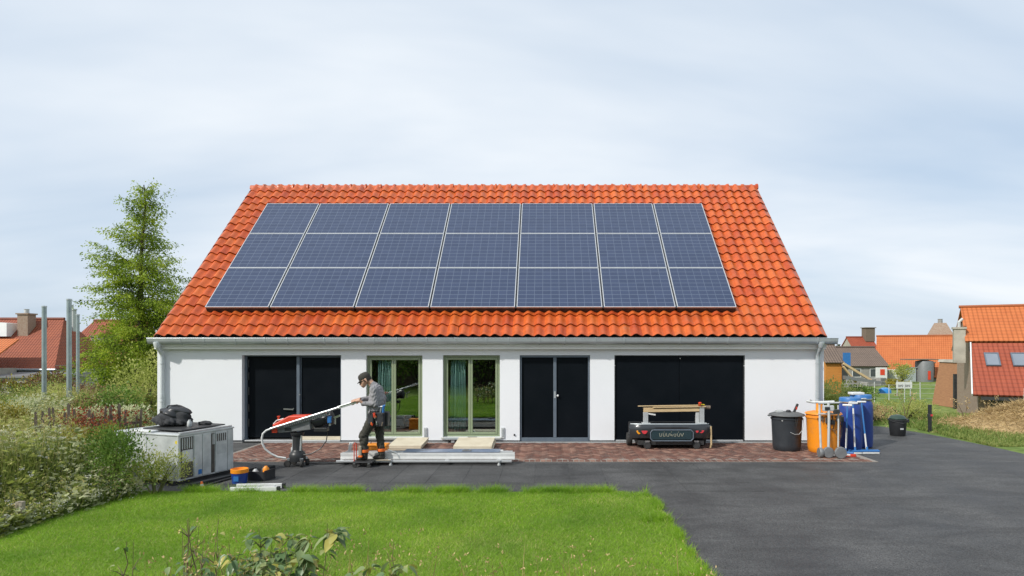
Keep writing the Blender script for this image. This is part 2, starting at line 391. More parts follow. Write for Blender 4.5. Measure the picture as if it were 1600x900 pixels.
def mat_ground():
    m, nt, b, N, L = newmat('field_grass')
    geo = N('ShaderNodeNewGeometry')
    n1 = N('ShaderNodeTexNoise'); n1.inputs['Scale'].default_value = 0.10; n1.inputs['Detail'].default_value = 8; n1.inputs['Roughness'].default_value = 0.65; L(geo.outputs['Position'], n1.inputs['Vector'])
    r = N('ShaderNodeValToRGB'); e = r.color_ramp.elements
    e[0].position = 0.32; e[0].color = (0.105, 0.16, 0.045, 1); e[1].position = 0.7; e[1].color = (0.23, 0.26, 0.10, 1)
    x = e.new(0.5); x.color = (0.15, 0.21, 0.062, 1)
    L(n1.outputs['Fac'], r.inputs[0])
    n2 = N('ShaderNodeTexNoise'); n2.inputs['Scale'].default_value = 2.6; n2.inputs['Detail'].default_value = 6; L(geo.outputs['Position'], n2.inputs['Vector'])
    r2 = N('ShaderNodeValToRGB'); r2.color_ramp.elements[0].position = 0.3; r2.color_ramp.elements[0].color = (0.55, 0.6, 0.5, 1)
    r2.color_ramp.elements[1].position = 0.7; r2.color_ramp.elements[1].color = (1.35, 1.3, 1.2, 1); L(n2.outputs['Fac'], r2.inputs[0])
    mx = N('ShaderNodeMix'); mx.data_type = 'RGBA'; mx.blend_type = 'MULTIPLY'; mx.inputs['Factor'].default_value = 1; L(r.outputs[0], mx.inputs['A']); L(r2.outputs[0], mx.inputs['B'])
    L(mx.outputs['Result'], b.inputs['Base Color'])
    b.inputs['Roughness'].default_value = 0.95; b.inputs['Specular IOR Level'].default_value = 0.1
    bp = N('ShaderNodeBump'); bp.inputs['Strength'].default_value = 0.8; bp.inputs['Distance'].default_value = 0.08; L(n2.outputs['Fac'], bp.inputs['Height']); L(bp.outputs[0], b.inputs['Normal'])
    return m
M['field'] = mat_ground()
M['soil'] = mat('lawn_soil', (0.11, 0.17, 0.03), (0.17, 0.22, 0.05), rough=0.95, scale=3, spec=0.1)
M['mortar'] = mat('joint_sand', (0.27, 0.245, 0.215), (0.19, 0.17, 0.15), rough=0.95, scale=30)

def mat_pieces(name, stops, rough=0.7, bump=0.25, bscale=40, stain=None, rr=None, spec=0.5):
    """clay pieces: hue by object random + 'rnd' attribute, mottled by noise"""
    m, nt, b, N, L = newmat(name)
    oi = N('ShaderNodeObjectInfo'); at = N('ShaderNodeAttribute'); at.attribute_name = 'rnd'
    ad = N('ShaderNodeMath'); ad.operation = 'ADD'; L(oi.outputs['Random'], ad.inputs[0]); L(at.outputs['Fac'], ad.inputs[1])
    fr = N('ShaderNodeMath'); fr.operation = 'FRACT'; L(ad.outputs[0], fr.inputs[0])
    r = N('ShaderNodeValToRGB'); els = r.color_ramp.elements
    for i, (p, c) in enumerate(stops):
        e = els[i] if i < 2 else els.new(p)
        e.position = p; e.color = (*c, 1)
    L(fr.outputs[0], r.inputs[0])
    geo = N('ShaderNodeNewGeometry')
    n = N('ShaderNodeTexNoise'); n.inputs['Scale'].default_value = 6; n.inputs['Detail'].default_value = 8; n.inputs['Roughness'].default_value = 0.65; L(geo.outputs['Position'], n.inputs['Vector'])
    r2 = N('ShaderNodeValToRGB'); r2.color_ramp.elements[0].position = 0.28; r2.color_ramp.elements[0].color = (0.72, 0.66, 0.62, 1)
    r2.color_ramp.elements[1].position = 0.72; r2.color_ramp.elements[1].color = (1.15, 1.12, 1.1, 1); L(n.outputs['Fac'], r2.inputs[0])
    mx = N('ShaderNodeMix'); mx.data_type = 'RGBA'; mx.blend_type = 'MULTIPLY'; mx.inputs['Factor'].default_value = 1; L(r.outputs[0], mx.inputs['A']); L(r2.outputs[0], mx.inputs['B'])
    colout = mx.outputs['Result']
    if stain:
        n3 = N('ShaderNodeTexNoise'); n3.inputs['Scale'].default_value = stain[1]; n3.inputs['Detail'].default_value = 9; n3.inputs['Roughness'].default_value = 0.7; L(geo.outputs['Position'], n3.inputs['Vector'])
        q = N('ShaderNodeMapRange'); q.inputs['From Min'].default_value = stain[2]; q.inputs['From Max'].default_value = stain[3]; L(n3.outputs['Fac'], q.inputs['Value'])
        mx2 = N('ShaderNodeMix'); mx2.data_type = 'RGBA'; L(q.outputs[0], mx2.inputs['Factor']); L(colout, mx2.inputs['A']); mx2.inputs['B'].default_value = (*stain[0], 1)
        colout = mx2.outputs['Result']
    L(colout, b.inputs['Base Color'])
    b.inputs['Roughness'].default_value = rough
    b.inputs['Specular IOR Level'].default_value = spec
    if rr:
        q2 = N('ShaderNodeMapRange'); q2.inputs['From Min'].default_value = 0.3; q2.inputs['From Max'].default_value = 0.7; q2.inputs['To Min'].default_value = rr[0]; q2.inputs['To Max'].default_value = rr[1]
        L(n.outputs['Fac'], q2.inputs['Value']); L(q2.outputs[0], b.inputs['Roughness'])
    n4 = N('ShaderNodeTexNoise'); n4.inputs['Scale'].default_value = bscale; n4.inputs['Detail'].default_value = 4; L(geo.outputs['Position'], n4.inputs['Vector'])
    bp = N('ShaderNodeBump'); bp.inputs['Strength'].default_value = bump; bp.inputs['Distance'].default_value = 0.01; L(n4.outputs['Fac'], bp.inputs['Height']); L(bp.outputs[0], b.inputs['Normal'])
    return m
M['tile'] = mat_pieces('orange_clay_tile', [(0.0, (0.42, 0.068, 0.018)), (1.0, (0.48, 0.098, 0.021)), (0.2, (0.48, 0.088, 0.019)), (0.45, (0.53, 0.112, 0.020)), (0.7, (0.50, 0.096, 0.025)), (0.88, (0.56, 0.13, 0.025))],
                       rough=0.40, bump=0.25, bscale=38, stain=((0.17, 0.10, 0.065), 1.5, 0.58, 0.82), rr=(0.26, 0.50), spec=0.40)
M['brick'] = mat_pieces('red_paving_brick', [(0.0, (0.12, 0.055, 0.042)), (1.0, (0.19, 0.10, 0.075)), (0.3, (0.17, 0.08, 0.058)), (0.55, (0.095, 0.05, 0.04)), (0.8, (0.27, 0.16, 0.12))], rough=0.85, bump=0.5, bscale=70)

def mat_farroof(name, c1, c2, rib=1.25, course=0.95):
    """distant roof, tiles below the size that can be told apart: ribs and courses as relief"""
    m, nt, b, N, L = newmat(name)
    tc = N('ShaderNodeTexCoord')
    n = N('ShaderNodeTexNoise'); n.inputs['Scale'].default_value = 0.9; n.inputs['Detail'].default_value = 8; n.inputs['Roughness'].default_value = 0.7; L(tc.outputs['Object'], n.inputs['Vector'])
    r = N('ShaderNodeValToRGB'); r.color_ramp.elements[0].position = 0.3; r.color_ramp.elements[1].position = 0.7
    r.color_ramp.elements[0].color = (*c1, 1); r.color_ramp.elements[1].color = (*c2, 1); L(n.outputs['Fac'], r.inputs[0])
    b.inputs['Roughness'].default_value = 0.7
    w = N('ShaderNodeTexWave'); w.wave_type = 'BANDS'; w.bands_direction = 'X'; w.inputs['Scale'].default_value = rib; L(tc.outputs['UV'], w.inputs['Vector'])
    w2 = N('ShaderNodeTexWave'); w2.wave_type = 'BANDS'; w2.bands_direction = 'Y'; w2.wave_profile = 'SAW'; w2.inputs['Scale'].default_value = course; L(tc.outputs['UV'], w2.inputs['Vector'])
    ad = N('ShaderNodeMath'); ad.operation = 'ADD'; L(w.outputs['Fac'], ad.inputs[0]); L(w2.outputs['Fac'], ad.inputs[1])
    bp = N('ShaderNodeBump'); bp.inputs['Strength'].default_value = 0.8; bp.inputs['Distance'].default_value = 0.06; L(ad.outputs[0], bp.inputs['Height']); L(bp.outputs[0], b.inputs['Normal'])
    jt = N('ShaderNodeMapRange'); jt.inputs['From Min'].default_value = 0.0; jt.inputs['From Max'].default_value = 0.22; jt.inputs['To Min'].default_value = 0.62; jt.inputs['To Max'].default_value = 1.0; L(w2.outputs['Fac'], jt.inputs['Value'])  # tile shadow gaps between courses darkened in the colour
    mx = N('ShaderNodeMix'); mx.data_type = 'RGBA'; mx.blend_type = 'MULTIPLY'; mx.inputs['Factor'].default_value = 1; L(r.outputs[0], mx.inputs['A']); L(jt.outputs[0], mx.inputs['B'])
    L(mx.outputs['Result'], b.inputs['Base Color'])
    return m
M['roof_orange'] = mat_farroof('far_orange_roof', (0.43, 0.11, 0.026), (0.53, 0.155, 0.042))
M['roof_red'] = mat_farroof('far_red_roof', (0.26, 0.050, 0.022), (0.34, 0.072, 0.030))
M['roof_rust'] = mat_farroof('far_rust_roof', (0.22, 0.052, 0.024), (0.32, 0.082, 0.034))
M['roof_brown'] = mat_farroof('far_brown_roof', (0.13, 0.095, 0.075), (0.18, 0.13, 0.10))

def mat_pane():
    m, nt, b, N, L = newmat('window_glass')
    nt.nodes.remove(b)
    fr = N('ShaderNodeFresnel'); fr.inputs[0].default_value = 1.52
    ad = N('ShaderNodeMath'); ad.operation = 'MULTIPLY_ADD'; ad.inputs[1].default_value = 2.6; ad.inputs[2].default_value = 0.10; ad.use_clamp = True; L(fr.outputs[0], ad.inputs[0])
    tr = N('ShaderNodeBsdfTransparent'); tr.inputs[0].default_value = (0.82, 0.88, 0.85, 1)
    gl = N('ShaderNodeBsdfGlossy'); gl.inputs['Roughness'].default_value = 0.008; gl.inputs[0].default_value = (0.95, 1, 0.98, 1)
    mx = N('ShaderNodeMixShader'); L(ad.outputs[0], mx.inputs[0]); L(tr.outputs[0], mx.inputs[1]); L(gl.outputs[0], mx.inputs[2])
    L(mx.outputs[0], nt.nodes['Material Output'].inputs['Surface'])
    return m
M['pane'] = mat_pane()

def mat_cells():
    """photovoltaic laminate: printed cell grid; object x,y in metres with attribute-free layout (Object coords, cell pitch baked in UV)"""
    m, nt, b, N, L = newmat('solar_cells')
    tc = N('ShaderNodeTexCoord'); sp = N('ShaderNodeSeparateXYZ'); L(tc.outputs['UV'], sp.inputs[0])
    def line(sock, w):
        f = N('ShaderNodeMath'); f.operation = 'FRACT'; L(sock, f.inputs[0])
        s = N('ShaderNodeMath'); s.operation = 'SUBTRACT'; s.inputs[1].default_value = 0.5; L(f.outputs[0], s.inputs[0])
        a = N('ShaderNodeMath'); a.operation = 'ABSOLUTE'; L(s.outputs[0], a.inputs[0])
        g = N('ShaderNodeMath'); g.operation = 'GREATER_THAN'; g.inputs[1].default_value = 0.5 - w; L(a.outputs[0], g.inputs[0])
        return g.outputs[0]
    lx = line(sp.outputs[0], 0.022); ly = line(sp.outputs[1], 0.045)
    mxl = N('ShaderNodeMath'); mxl.operation = 'MAXIMUM'; L(lx, mxl.inputs[0]); L(ly, mxl.inputs[1])
    # busbars inside each cell
    k = N('ShaderNodeMath'); k.operation = 'MULTIPLY'; k.inputs[1].default_value = 5.0; L(sp.outputs[0], k.inputs[0])
    bb = line(k.outputs[0], 0.02)
    bw = N('ShaderNodeMath'); bw.operation = 'MULTIPLY'; bw.inputs[1].default_value = 0.16; L(bb, bw.inputs[0])
    mm = N('ShaderNodeMath'); mm.operation = 'MAXIMUM'; L(mxl.outputs[0], mm.inputs[0]); L(bw.outputs[0], mm.inputs[1])
    # per-cell tone
    fl = N('ShaderNodeVectorMath'); fl.operation = 'FLOOR'; L(tc.outputs['UV'], fl.inputs[0])
    oi = N('ShaderNodeObjectInfo')
    wn = N('ShaderNodeTexWhiteNoise'); wn.noise_dimensions = '4D'; L(fl.outputs[0], wn.inputs['Vector']); L(oi.outputs['Random'], wn.inputs['W'])
    r = N('ShaderNodeValToRGB'); r.color_ramp.elements[0].color = (0.026, 0.041, 0.088, 1); r.color_ramp.elements[1].color = (0.033, 0.050, 0.103, 1); L(wn.outputs['Value'], r.inputs[0])
    mx = N('ShaderNodeMix'); mx.data_type = 'RGBA'; L(mm.outputs[0], mx.inputs['Factor']); L(r.outputs[0], mx.inputs['A']); mx.inputs['B'].default_value = (0.105, 0.135, 0.195, 1)
    L(mx.outputs['Result'], b.inputs['Base Color'])
    b.inputs['Roughness'].default_value = 0.14
    b.inputs['Specular IOR Level'].default_value = 0.5
    geo = N('ShaderNodeNewGeometry'); n = N('ShaderNodeTexNoise'); n.inputs['Scale'].default_value = 2.2; n.inputs['Detail'].default_value = 6; L(geo.outputs['Position'], n.inputs['Vector'])
    q = N('ShaderNodeMapRange'); q.inputs['From Min'].default_value = 0.3; q.inputs['From Max'].default_value = 0.7; q.inputs['To Min'].default_value = 0.10; q.inputs['To Max'].default_value = 0.22; L(n.outputs['Fac'], q.inputs['Value']); L(q.outputs[0], b.inputs['Roughness'])
    return m
M['cells'] = mat_cells()

# ------------------------------------------------------------------ terrain, paved yard
def tz(x, y):
    ins = smooth01((x + 11.0) / 1.5) * smooth01((8.5 - x) / 1.5)
    st = 18.2 + 9.0 * ins
    z = -2.3 * smooth01((y - st) / 24.0)
    if x < -8.5 and y > 4:                                    # the weedy bank on the left humps a little
        z += 0.22 * smooth01((-8.5 - x) / 3.0) * smooth01((y - 6) / 4.0) * (1 - smooth01((y - 19) / 6.0))
    return z

def terrain():
    xs = np.concatenate([np.linspace(-1500, -120, 8), np.linspace(-100, -24, 16), np.linspace(-22, 22, 89), np.linspace(24, 100, 16), np.linspace(120, 1500, 8)])
    ys = np.concatenate([np.linspace(-800, -60, 6), np.linspace(-50, -2, 13), np.linspace(0, 48, 97), np.linspace(52, 120, 18), np.linspace(150, 2600, 12)])
    v = [(x, y, tz(x, y) - 0.02 + (0.04 * math.sin(x * 1.3 + y * 0.7) * math.sin(y * 0.9) if y > 21 else 0)) for y in ys for x in xs]
    nx = len(xs)
    q = [(j * nx + i, j * nx + i + 1, (j + 1) * nx + i + 1, (j + 1) * nx + i) for j in range(len(ys) - 1) for i in range(nx - 1)]
    me = fastmesh('ground', v, q, M['field'], smooth=True)
    o = link('ground', me); tag(o, kind='structure')
terrain()

# asphalt yard: an L round the lawn and along the right side of the house
LAWN_X = 1.57; LAWN_Y = 9.86
yard = MB()
poly = [(-7.6, LAWN_Y - 0.25), (LAWN_X - 0.15, LAWN_Y - 0.25), (LAWN_X - 0.15, -8.0), (10.3, -8.0), (10.15, 6.0), (10.05, 11.0), (10.0, 14.5), (9.8, 16.4), (9.45, 17.9), (8.6, 18.5), (6.7, 18.6), (6.7, 14.97), (-7.6, 14.97)]
yard.prism(poly, 'z', -0.16, 0.0)
yard_o = yard.build('asphalt_yard', M['asphalt']); tag(yard_o, kind='structure')

slab_m = {}
def slab_mesh(w, d):
    k = (round(w, 2), round(d, 2))
    if k not in slab_m:
        b = MB(); c = 0.006
        b.add([(-w/2, -d/2, -0.004), (w/2, -d/2, -0.004), (w/2, d/2, -0.004), (-w/2, d/2, -0.004),
               (-w/2, -d/2, 0.0022), (w/2, -d/2, 0.0022), (w/2, d/2, 0.0022), (-w/2, d/2, 0.0022),
               (-w/2+c, -d/2+c, 0.004), (w/2-c, -d/2+c, 0.004), (w/2-c, d/2-c, 0.004), (-w/2+c, d/2-c, 0.004)],
              [(0, 1, 5, 4), (1, 2, 6, 5), (2, 3, 7, 6), (3, 0, 4, 7), (4, 5, 9, 8), (5, 6, 10, 9), (6, 7, 11, 10), (7, 4, 8, 11), (8, 9, 10, 11)])
        slab_m[k] = b.mesh('slab', M['asphalt'])
    return slab_m[k]
SW, SD = 0.60, 0.62
for j in range(4):
    y = 12.14 - j * SD
    for i in range(16):
        x = -5.9 + i * SW
        if y < LAWN_Y + 0.18 and x < LAWN_X + 0.32: continue
        if y < 4.6: continue
        o = link('slab', slab_mesh(SW - 0.006, SD - 0.006), yard_o, (x + random.uniform(-.001, .001), y, random.uniform(0, 0.0016)))
        o.rotation_euler = (random.uniform(-.0015, .0015), random.uniform(-.0015, .0015), random.uniform(-.002, .002))

# brick strip along the facade
strip = MB(); strip.box(-6.62, 6.46, 12.46, 14.955, -0.05, 0.0105)
strip_o = strip.build('brick_strip', M['mortar']); tag(strip_o, kind='structure')
def brick_verts(w, d):
    c = 0.005; h0, h1, h2 = 0.0085, 0.0135, 0.0165
    v = [(-w/2, -d/2, h0), (w/2, -d/2, h0), (w/2, d/2, h0), (-w/2, d/2, h0), (-w/2, -d/2, h1), (w/2, -d/2, h1), (w/2, d/2, h1), (-w/2, d/2, h1),
         (-w/2+c, -d/2+c, h2), (w/2-c, -d/2+c, h2), (w/2-c, d/2-c, h2), (-w/2+c, d/2-c, h2)]
    f = [(0, 1, 5, 4), (1, 2, 6, 5), (2, 3, 7, 6), (3, 0, 4, 7), (4, 5, 9, 8), (5, 6, 10, 9), (6, 7, 11, 10), (7, 4, 8, 11), (8, 9, 10, 11)]
    return v, f
BL, BW_, JT = 0.196, 0.092, 0.016
bv, bf = brick_verts(BL, BW_)
bm_ = MB(); bm_.add(bv, bf); brick_me = bm_.mesh('brick', M['brick'])
places = []
y0 = 12.465
for i in range(int(13.06 / (BW_ + JT))):                       # soldier course along the yard edge
    places.append((-6.6 + (i + 0.5) * (BW_ + JT), y0 + BL / 2, math.pi / 2))
u = BW_ + JT
ang = R(45)
ca, sa = math.cos(ang), math.sin(ang)
for a in range(-110, 111):                                     # herringbone at 45 degrees behind it
    for b in range(-110, 111):
        k = (a - b) % 4
        if k == 0:   cx, cy, rz = a * u + u, b * u + u / 2, 0.0     # lying brick covers two cells in a
        elif k == 3: cx, cy, rz = a * u + u / 2, b * u + u, math.pi / 2
        else: continue
        X = -0.08 + cx * ca - cy * sa; Y = 13.8 + cx * sa + cy * ca
        if -6.5 < X < 6.35 and y0 + BL + 0.085 < Y < 14.87:
            places.append((X, Y, rz + ang))
places.sort(key=lambda p: p[1] + 0.01 * abs(p[0]))
rest_v, rest_f, rest_r = [], [], []
for n_, (x, y, rz) in enumerate(places):
    dz = random.uniform(-0.002, 0.002); rj = rz + random.uniform(-.015, .015)
    if n_ < 300:
        o = link('brick', brick_me, strip_o, (x, y, dz)); o.rotation_euler = (random.uniform(-.01, .01), random.uniform(-.01, .01), rj)
    else:
        c, s = math.cos(rj), math.sin(rj); b = len(rest_v); rr = random.random()
        for p in bv:
            rest_v.append((x + p[0] * c - p[1] * s, y + p[0] * s + p[1] * c, p[2] + dz)); rest_r.append(rr)
        rest_f.extend([tuple(b + i for i in f) for f in bf])
o = link('bricks', fastmesh('bricks', rest_v, rest_f, M['brick'], rest_r), strip_o); o['kind'] = 'stuff'

# lawn sheet (soil under the blades)
lw = MB()
lawn_poly = [(-30, -10), (LAWN_X, -10), (LAWN_X + 0.02, 4.0), (LAWN_X - 0.02, 7.0), (LAWN_X + 0.03, 8.6), (LAWN_X - 0.02, 9.4), (LAWN_X - 0.12, 9.76), (0.6, 9.84), (-1.2, 9.88), (-3.0, 9.86), (-5.2, 9.9), (-6.4, 9.95), (-30, 9.95)]
lw.prism(lawn_poly, 'z', -0.04, 0.016)
lawn_o = lw.build('lawn', M['soil']); tag(lawn_o, kind='structure')

# ------------------------------------------------------------------ the house
YW = 14.93
HX0, HX1 = -9.08, 6.47
HB = Vector((-1.3, YW, 0))
house = empty('house', HB, label='white rendered house with orange pantile roof carrying solar panels', cat='house')
def hp(mb, name, m, **k):
    return mb.build(name, m, parent=house, loc=tuple(-HB), **k)
def sp(mb, name, m, parent, **k):
    return mb.build(name, m, parent=parent, **k)

OPEN = {'d1': (-7.107, -4.793, 0.03, 2.046), 'w1': (-4.210, -2.896, 0.135, 2.040), 'w2': (-2.419, -1.090, 0.135, 2.046),
        'd2': (-0.627, 1.015, 0.03, 2.046), 'g': (1.583, 4.628, 0.03, 2.046)}
def front_wall():
    xs = sorted({HX0, HX1, *[v for o in OPEN.values() for v in o[:2]]})
    zs = sorted({0.062, 2.44, 0.135, 2.040, 2.046})
    def solid(x, z):
        return not any(o[0] < x < o[1] and o[2] < z < o[3] for o in OPEN.values())
    b = MB(); t = 0.30
    g = {}
    for i in range(len(xs) - 1):
        for j in range(len(zs) - 1):
            g[i, j] = solid((xs[i] + xs[i+1]) / 2, (zs[j] + zs[j+1]) / 2)
    for (i, j), s in g.items():
        if not s: continue
        x0, x1, z0, z1 = xs[i], xs[i+1], zs[j], zs[j+1]
        b.add([(x0, YW, z0), (x1, YW, z0), (x1, YW, z1), (x0, YW, z1)], [(0, 1, 2, 3)])
        b.add([(x0, YW+t, z0), (x1, YW+t, z0), (x1, YW+t, z1), (x0, YW+t, z1)], [(3, 2, 1, 0)])
        if not g.get((i-1, j)): b.add([(x0, YW, z0), (x0, YW, z1), (x0, YW+t, z1), (x0, YW+t, z0)], [(0, 1, 2, 3)])
        if not g.get((i+1, j)): b.add([(x1, YW, z0), (x1, YW+t, z0), (x1, YW+t, z1), (x1, YW, z1)], [(0, 1, 2, 3)])
        if not g.get((i, j-1)): b.add([(x0, YW, z0), (x0, YW+t, z0), (x1, YW+t, z0), (x1, YW, z0)], [(0, 1, 2, 3)])
        if not g.get((i, j+1)): b.add([(x0, YW, z1), (x1, YW, z1), (x1, YW+t, z1), (x0, YW+t, z1)], [(0, 1, 2, 3)])
    # gables and back wall
    YR, ZR = 19.77, 7.02; YB = 24.60
    for x0, x1 in ((HX0, HX0 + 0.3), (HX1 - 0.3, HX1)):
        b.prism([(YW + 0.301, -0.2), (YB, -0.2), (YB, 2.44), (YR, ZR), (YW + 0.301, 2.62)], 'x', x0, x1)
    b.box(HX0 + 0.3, HX1 - 0.3, YB - 0.3, YB, -0.2, 2.5)
    return b
fw = front_wall()
hp(fw, 'wall', M['render'])
pl = MB(); 
segs = [(HX0, OPEN['d1'][0]), (OPEN['d1'][1], OPEN['d2'][0]), (OPEN['d2'][1], OPEN['g'][0]), (OPEN['g'][1], HX1)]
for a, b_ in segs: pl.box(a + 0.02, b_ - 0.004, YW + 0.03, YW + 0.28, -0.05, 0.058)
hp(pl, 'plinth', M['plinth'])
th = MB(); th.box(-6.6, 6.45, YW - 0.10, YW + 0.02, -0.03, 0.030)
hp(th, 'kerb', M['plinth'], bevel=0.006)
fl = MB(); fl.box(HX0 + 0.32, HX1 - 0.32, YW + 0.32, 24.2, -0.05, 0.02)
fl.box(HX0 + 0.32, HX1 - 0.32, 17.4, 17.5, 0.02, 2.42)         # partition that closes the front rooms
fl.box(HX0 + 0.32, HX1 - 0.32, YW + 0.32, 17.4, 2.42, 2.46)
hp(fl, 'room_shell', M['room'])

# roof deck, tiles, ridge
TH = math.atan2(4.71, 4.99); CT, ST = math.cos(TH), math.sin(TH)
RX0, RX1 = -9.06, 6.46
E0 = Vector((0, 14.78, 2.46)); UP = Vector((0, CT, ST)); NO = Vector((0, -ST, CT))
def RP(x, s, n=0.0):
    p = E0 + UP * s + NO * n
    return Vector((x, p.y, p.z))
SLOPE = math.hypot(4.71, 4.99)
dk = MB()
a = RP(0, -0.02, -0.012); bq = RP(0, SLOPE, -0.012); c_ = RP(0, SLOPE - 0.06, -0.11); d_ = RP(0, 0.04, -0.11)
dk.prism([(a.y, a.z), (bq.y, bq.z), (c_.y, c_.z), (d_.y, d_.z)], 'x', RX0 + 0.02, RX1 - 0.02)
mir = lambda p: (2 * 19.77 - p.y, p.z)
dk.prism([mir(a), mir(bq), mir(c_), mir(d_)], 'x', RX0 + 0.02, RX1 - 0.02)
M['deck'] = mat('roof_felt', (0.035, 0.028, 0.025), (0.05, 0.04, 0.035), rough=0.9, scale=3)
roof = hp(dk, 'roof', [M['deck']])
NCOL, NROW = 62, 19
TW = (RX1 - RX0) / NCOL; TE = SLOPE / NROW
def tile_profile(nseg=9):
    pr = []
    for i in range(nseg + 1):
        q = i / nseg
        pr.append((q, 0.070 * (0.5 - 0.5 * math.cos(2 * math.pi * q ** 0.82)) + 0.007 * q))
    return pr
def tile_mesh():
    b = MB(); pr = tile_profile(); n = len(pr)
    vs = [((q - 0.5) * TW * 1.035, 0.0, h + 0.040) for q, h in pr]
    vs += [((q - 0.5) * TW * 1.035, TE + 0.045, h + 0.002) for q, h in pr]
    vs += [((q - 0.5) * TW * 1.035, 0.003, h + 0.040 - 0.021) for q, h in pr]
    fs = [(i, i + 1, n + i + 1, n + i) for i in range(n - 1)] + [(2*n + i, 2*n + i + 1, i + 1, i) for i in range(n - 1)]
    fs.append((2*n + n - 1, 2*n - 1, n - 1)); 
    return vs, fs
tv, tf = tile_mesh()
tq = MB(); tq.add(tv, tf)
tile_me = bpy.data.meshes.new('tile'); tile_me.from_pydata(tv, [], tf); tile_me.materials.append(M['tile'])
tile_me.polygons.foreach_set('use_smooth', [True] * len(tile_me.polygons)); tile_me.set_sharp_from_angle(angle=R(50))
PX = [-8.16, -6.61, -4.58, -2.79, -0.735, 1.35, 3.095, 4.545]      # solar panel column edges
PS0, PSH = 0.833, 1.568
single = []; many = []
for r_ in range(NROW):
    for c in range(NCOL):
        x = RX0 + (c + 0.5) * TW; s = r_ * TE
        if s > 1.75 and s + TE < 5.3 and -7.75 < x < 4.1: continue
        if r_ <= 2 or (x > 4.72 and r_ <= 15): single.append((x, s, r_, c))
        else: many.append((x, s, r_, c))
single.sort(key=lambda t: t[2]); many = single[300:] + many; single = single[:300]
rotT = Matrix.Rotation(TH, 4, 'X')
def tile_M(x, s):
    j = random.random()
    dz = random.uniform(-0.003, 0.003); rz = random.uniform(-0.012, 0.012); rx = random.uniform(-0.008, 0.008)
    if j < 0.03: rz += random.uniform(-0.05, 0.05); dz += 0.006
    p = RP(x, s + random.uniform(-0.006, 0.006), dz)
    return Matrix.Translation(p) @ rotT @ Matrix.Rotation(rz, 4, 'Z') @ Matrix.Rotation(rx, 4, 'X')
for x, s, r_, c in single:
    o = link('tile', tile_me, roof); o.matrix_basis = tile_M(x, s)
tva = np.array(tv); V, F, RD = [], [], []
tf4 = [f for f in tf]
mv, mf = [], []
for x, s, r_, c in many:
    Mx = np.array(tile_M(x, s)); b = len(mv); rr = random.random()
    w = tva @ Mx[:3, :3].T + Mx[:3, 3]
    mv.extend(map(tuple, w)); mf.extend([tuple(b + i for i in f) for f in tf]); RD.extend([rr] * len(tv))
me = bpy.data.meshes.new('tiles'); me.from_pydata(mv, [], mf); me.materials.append(M['tile'])
me.polygons.foreach_set('use_smooth', [True] * len(me.polygons)); me.set_sharp_from_angle(angle=R(50))
at = me.attributes.new('rnd', 'FLOAT', 'POINT'); at.data.foreach_set('value', RD)
o = link('tiles', me, roof); o['kind'] = 'stuff'
# rear slope, never seen from the front: one joined sheet of ribbed tiles
bk = MB(); nb = 124
prb = []
for i in range(nb * 4 + 1):
    q = i / 4; prb.append((RX0 + (RX1 - RX0) * q / nb, 0.035 * (0.5 - 0.5 * math.cos(2 * math.pi * q / 2))))
vs = []
for x, h in prb:
    p = RP(x, 0, 0.03 + h); vs.append((x, 2*19.77 - p.y, p.z))
for x, h in prb:
    p = RP(x, SLOPE, 0.03 + h); vs.append((x, 2*19.77 - p.y, p.z))
n = len(prb); bk.add(vs, [(i, i + 1, n + i + 1, n + i) for i in range(n - 1)])
o = sp(bk, 'rear_tiles', M['tile'], roof, smooth=True); o['kind'] = 'stuff'

cap = MB(); CL = (RX1 - RX0 + 0.10) / 35
def half_ring(r, x, flat=-0.05, n=10):
    return [(x, r * math.cos(math.pi * k / n), r * 0.92 * math.sin(math.pi * k / n) + (flat if k in (0, n) else 0)) for k in range(n + 1)]
prof = [(0.092, -0.01), (0.096, CL - 0.065), (0.132, CL - 0.055), (0.136, CL - 0.012), (0.106, CL + 0.0), (0.098, CL + 0.0)]
rows = [half_ring(r, x) for r, x in prof]
k = len(rows[0]); vs = [p for rw in rows for p in rw]
fs = [(i * k + j, i * k + j + 1, (i + 1) * k + j + 1, (i + 1) * k + j) for i in range(len(rows) - 1) for j in range(k - 1)]
fs += [tuple(range(k - 1, -1, -1)), tuple((len(rows) - 1) * k + j for j in range(k))]
cap.add(vs, fs); cap_me = cap.mesh('ridge_tile', M['tile'], smooth=True)
for i in range(35):
    o = link('ridge_tile', cap_me, roof, (RX0 - 0.05 + i * CL + random.uniform(-.008, .008), 19.77 + random.uniform(-.006, .006), 7.135 + random.uniform(-.007, .008)))
    o.rotation_euler = (0, random.uniform(-.012, .012), random.uniform(-.008, .008))
# verge boards
for x0, x1 in ((RX0 - 0.022, RX0 - 0.002), (RX1 + 0.002, RX1 + 0.022)):
    vb = MB()
    p = [RP(0, 0.0, 0.012), RP(0, SLOPE, 0.012), RP(0, SLOPE, -0.13), RP(0, 0.0, -0.13)]
    vb.prism([(q.y, q.z) for q in p], 'x', x0, x1)
    sp(vb, 'verge_board', M['oldwood'], roof)

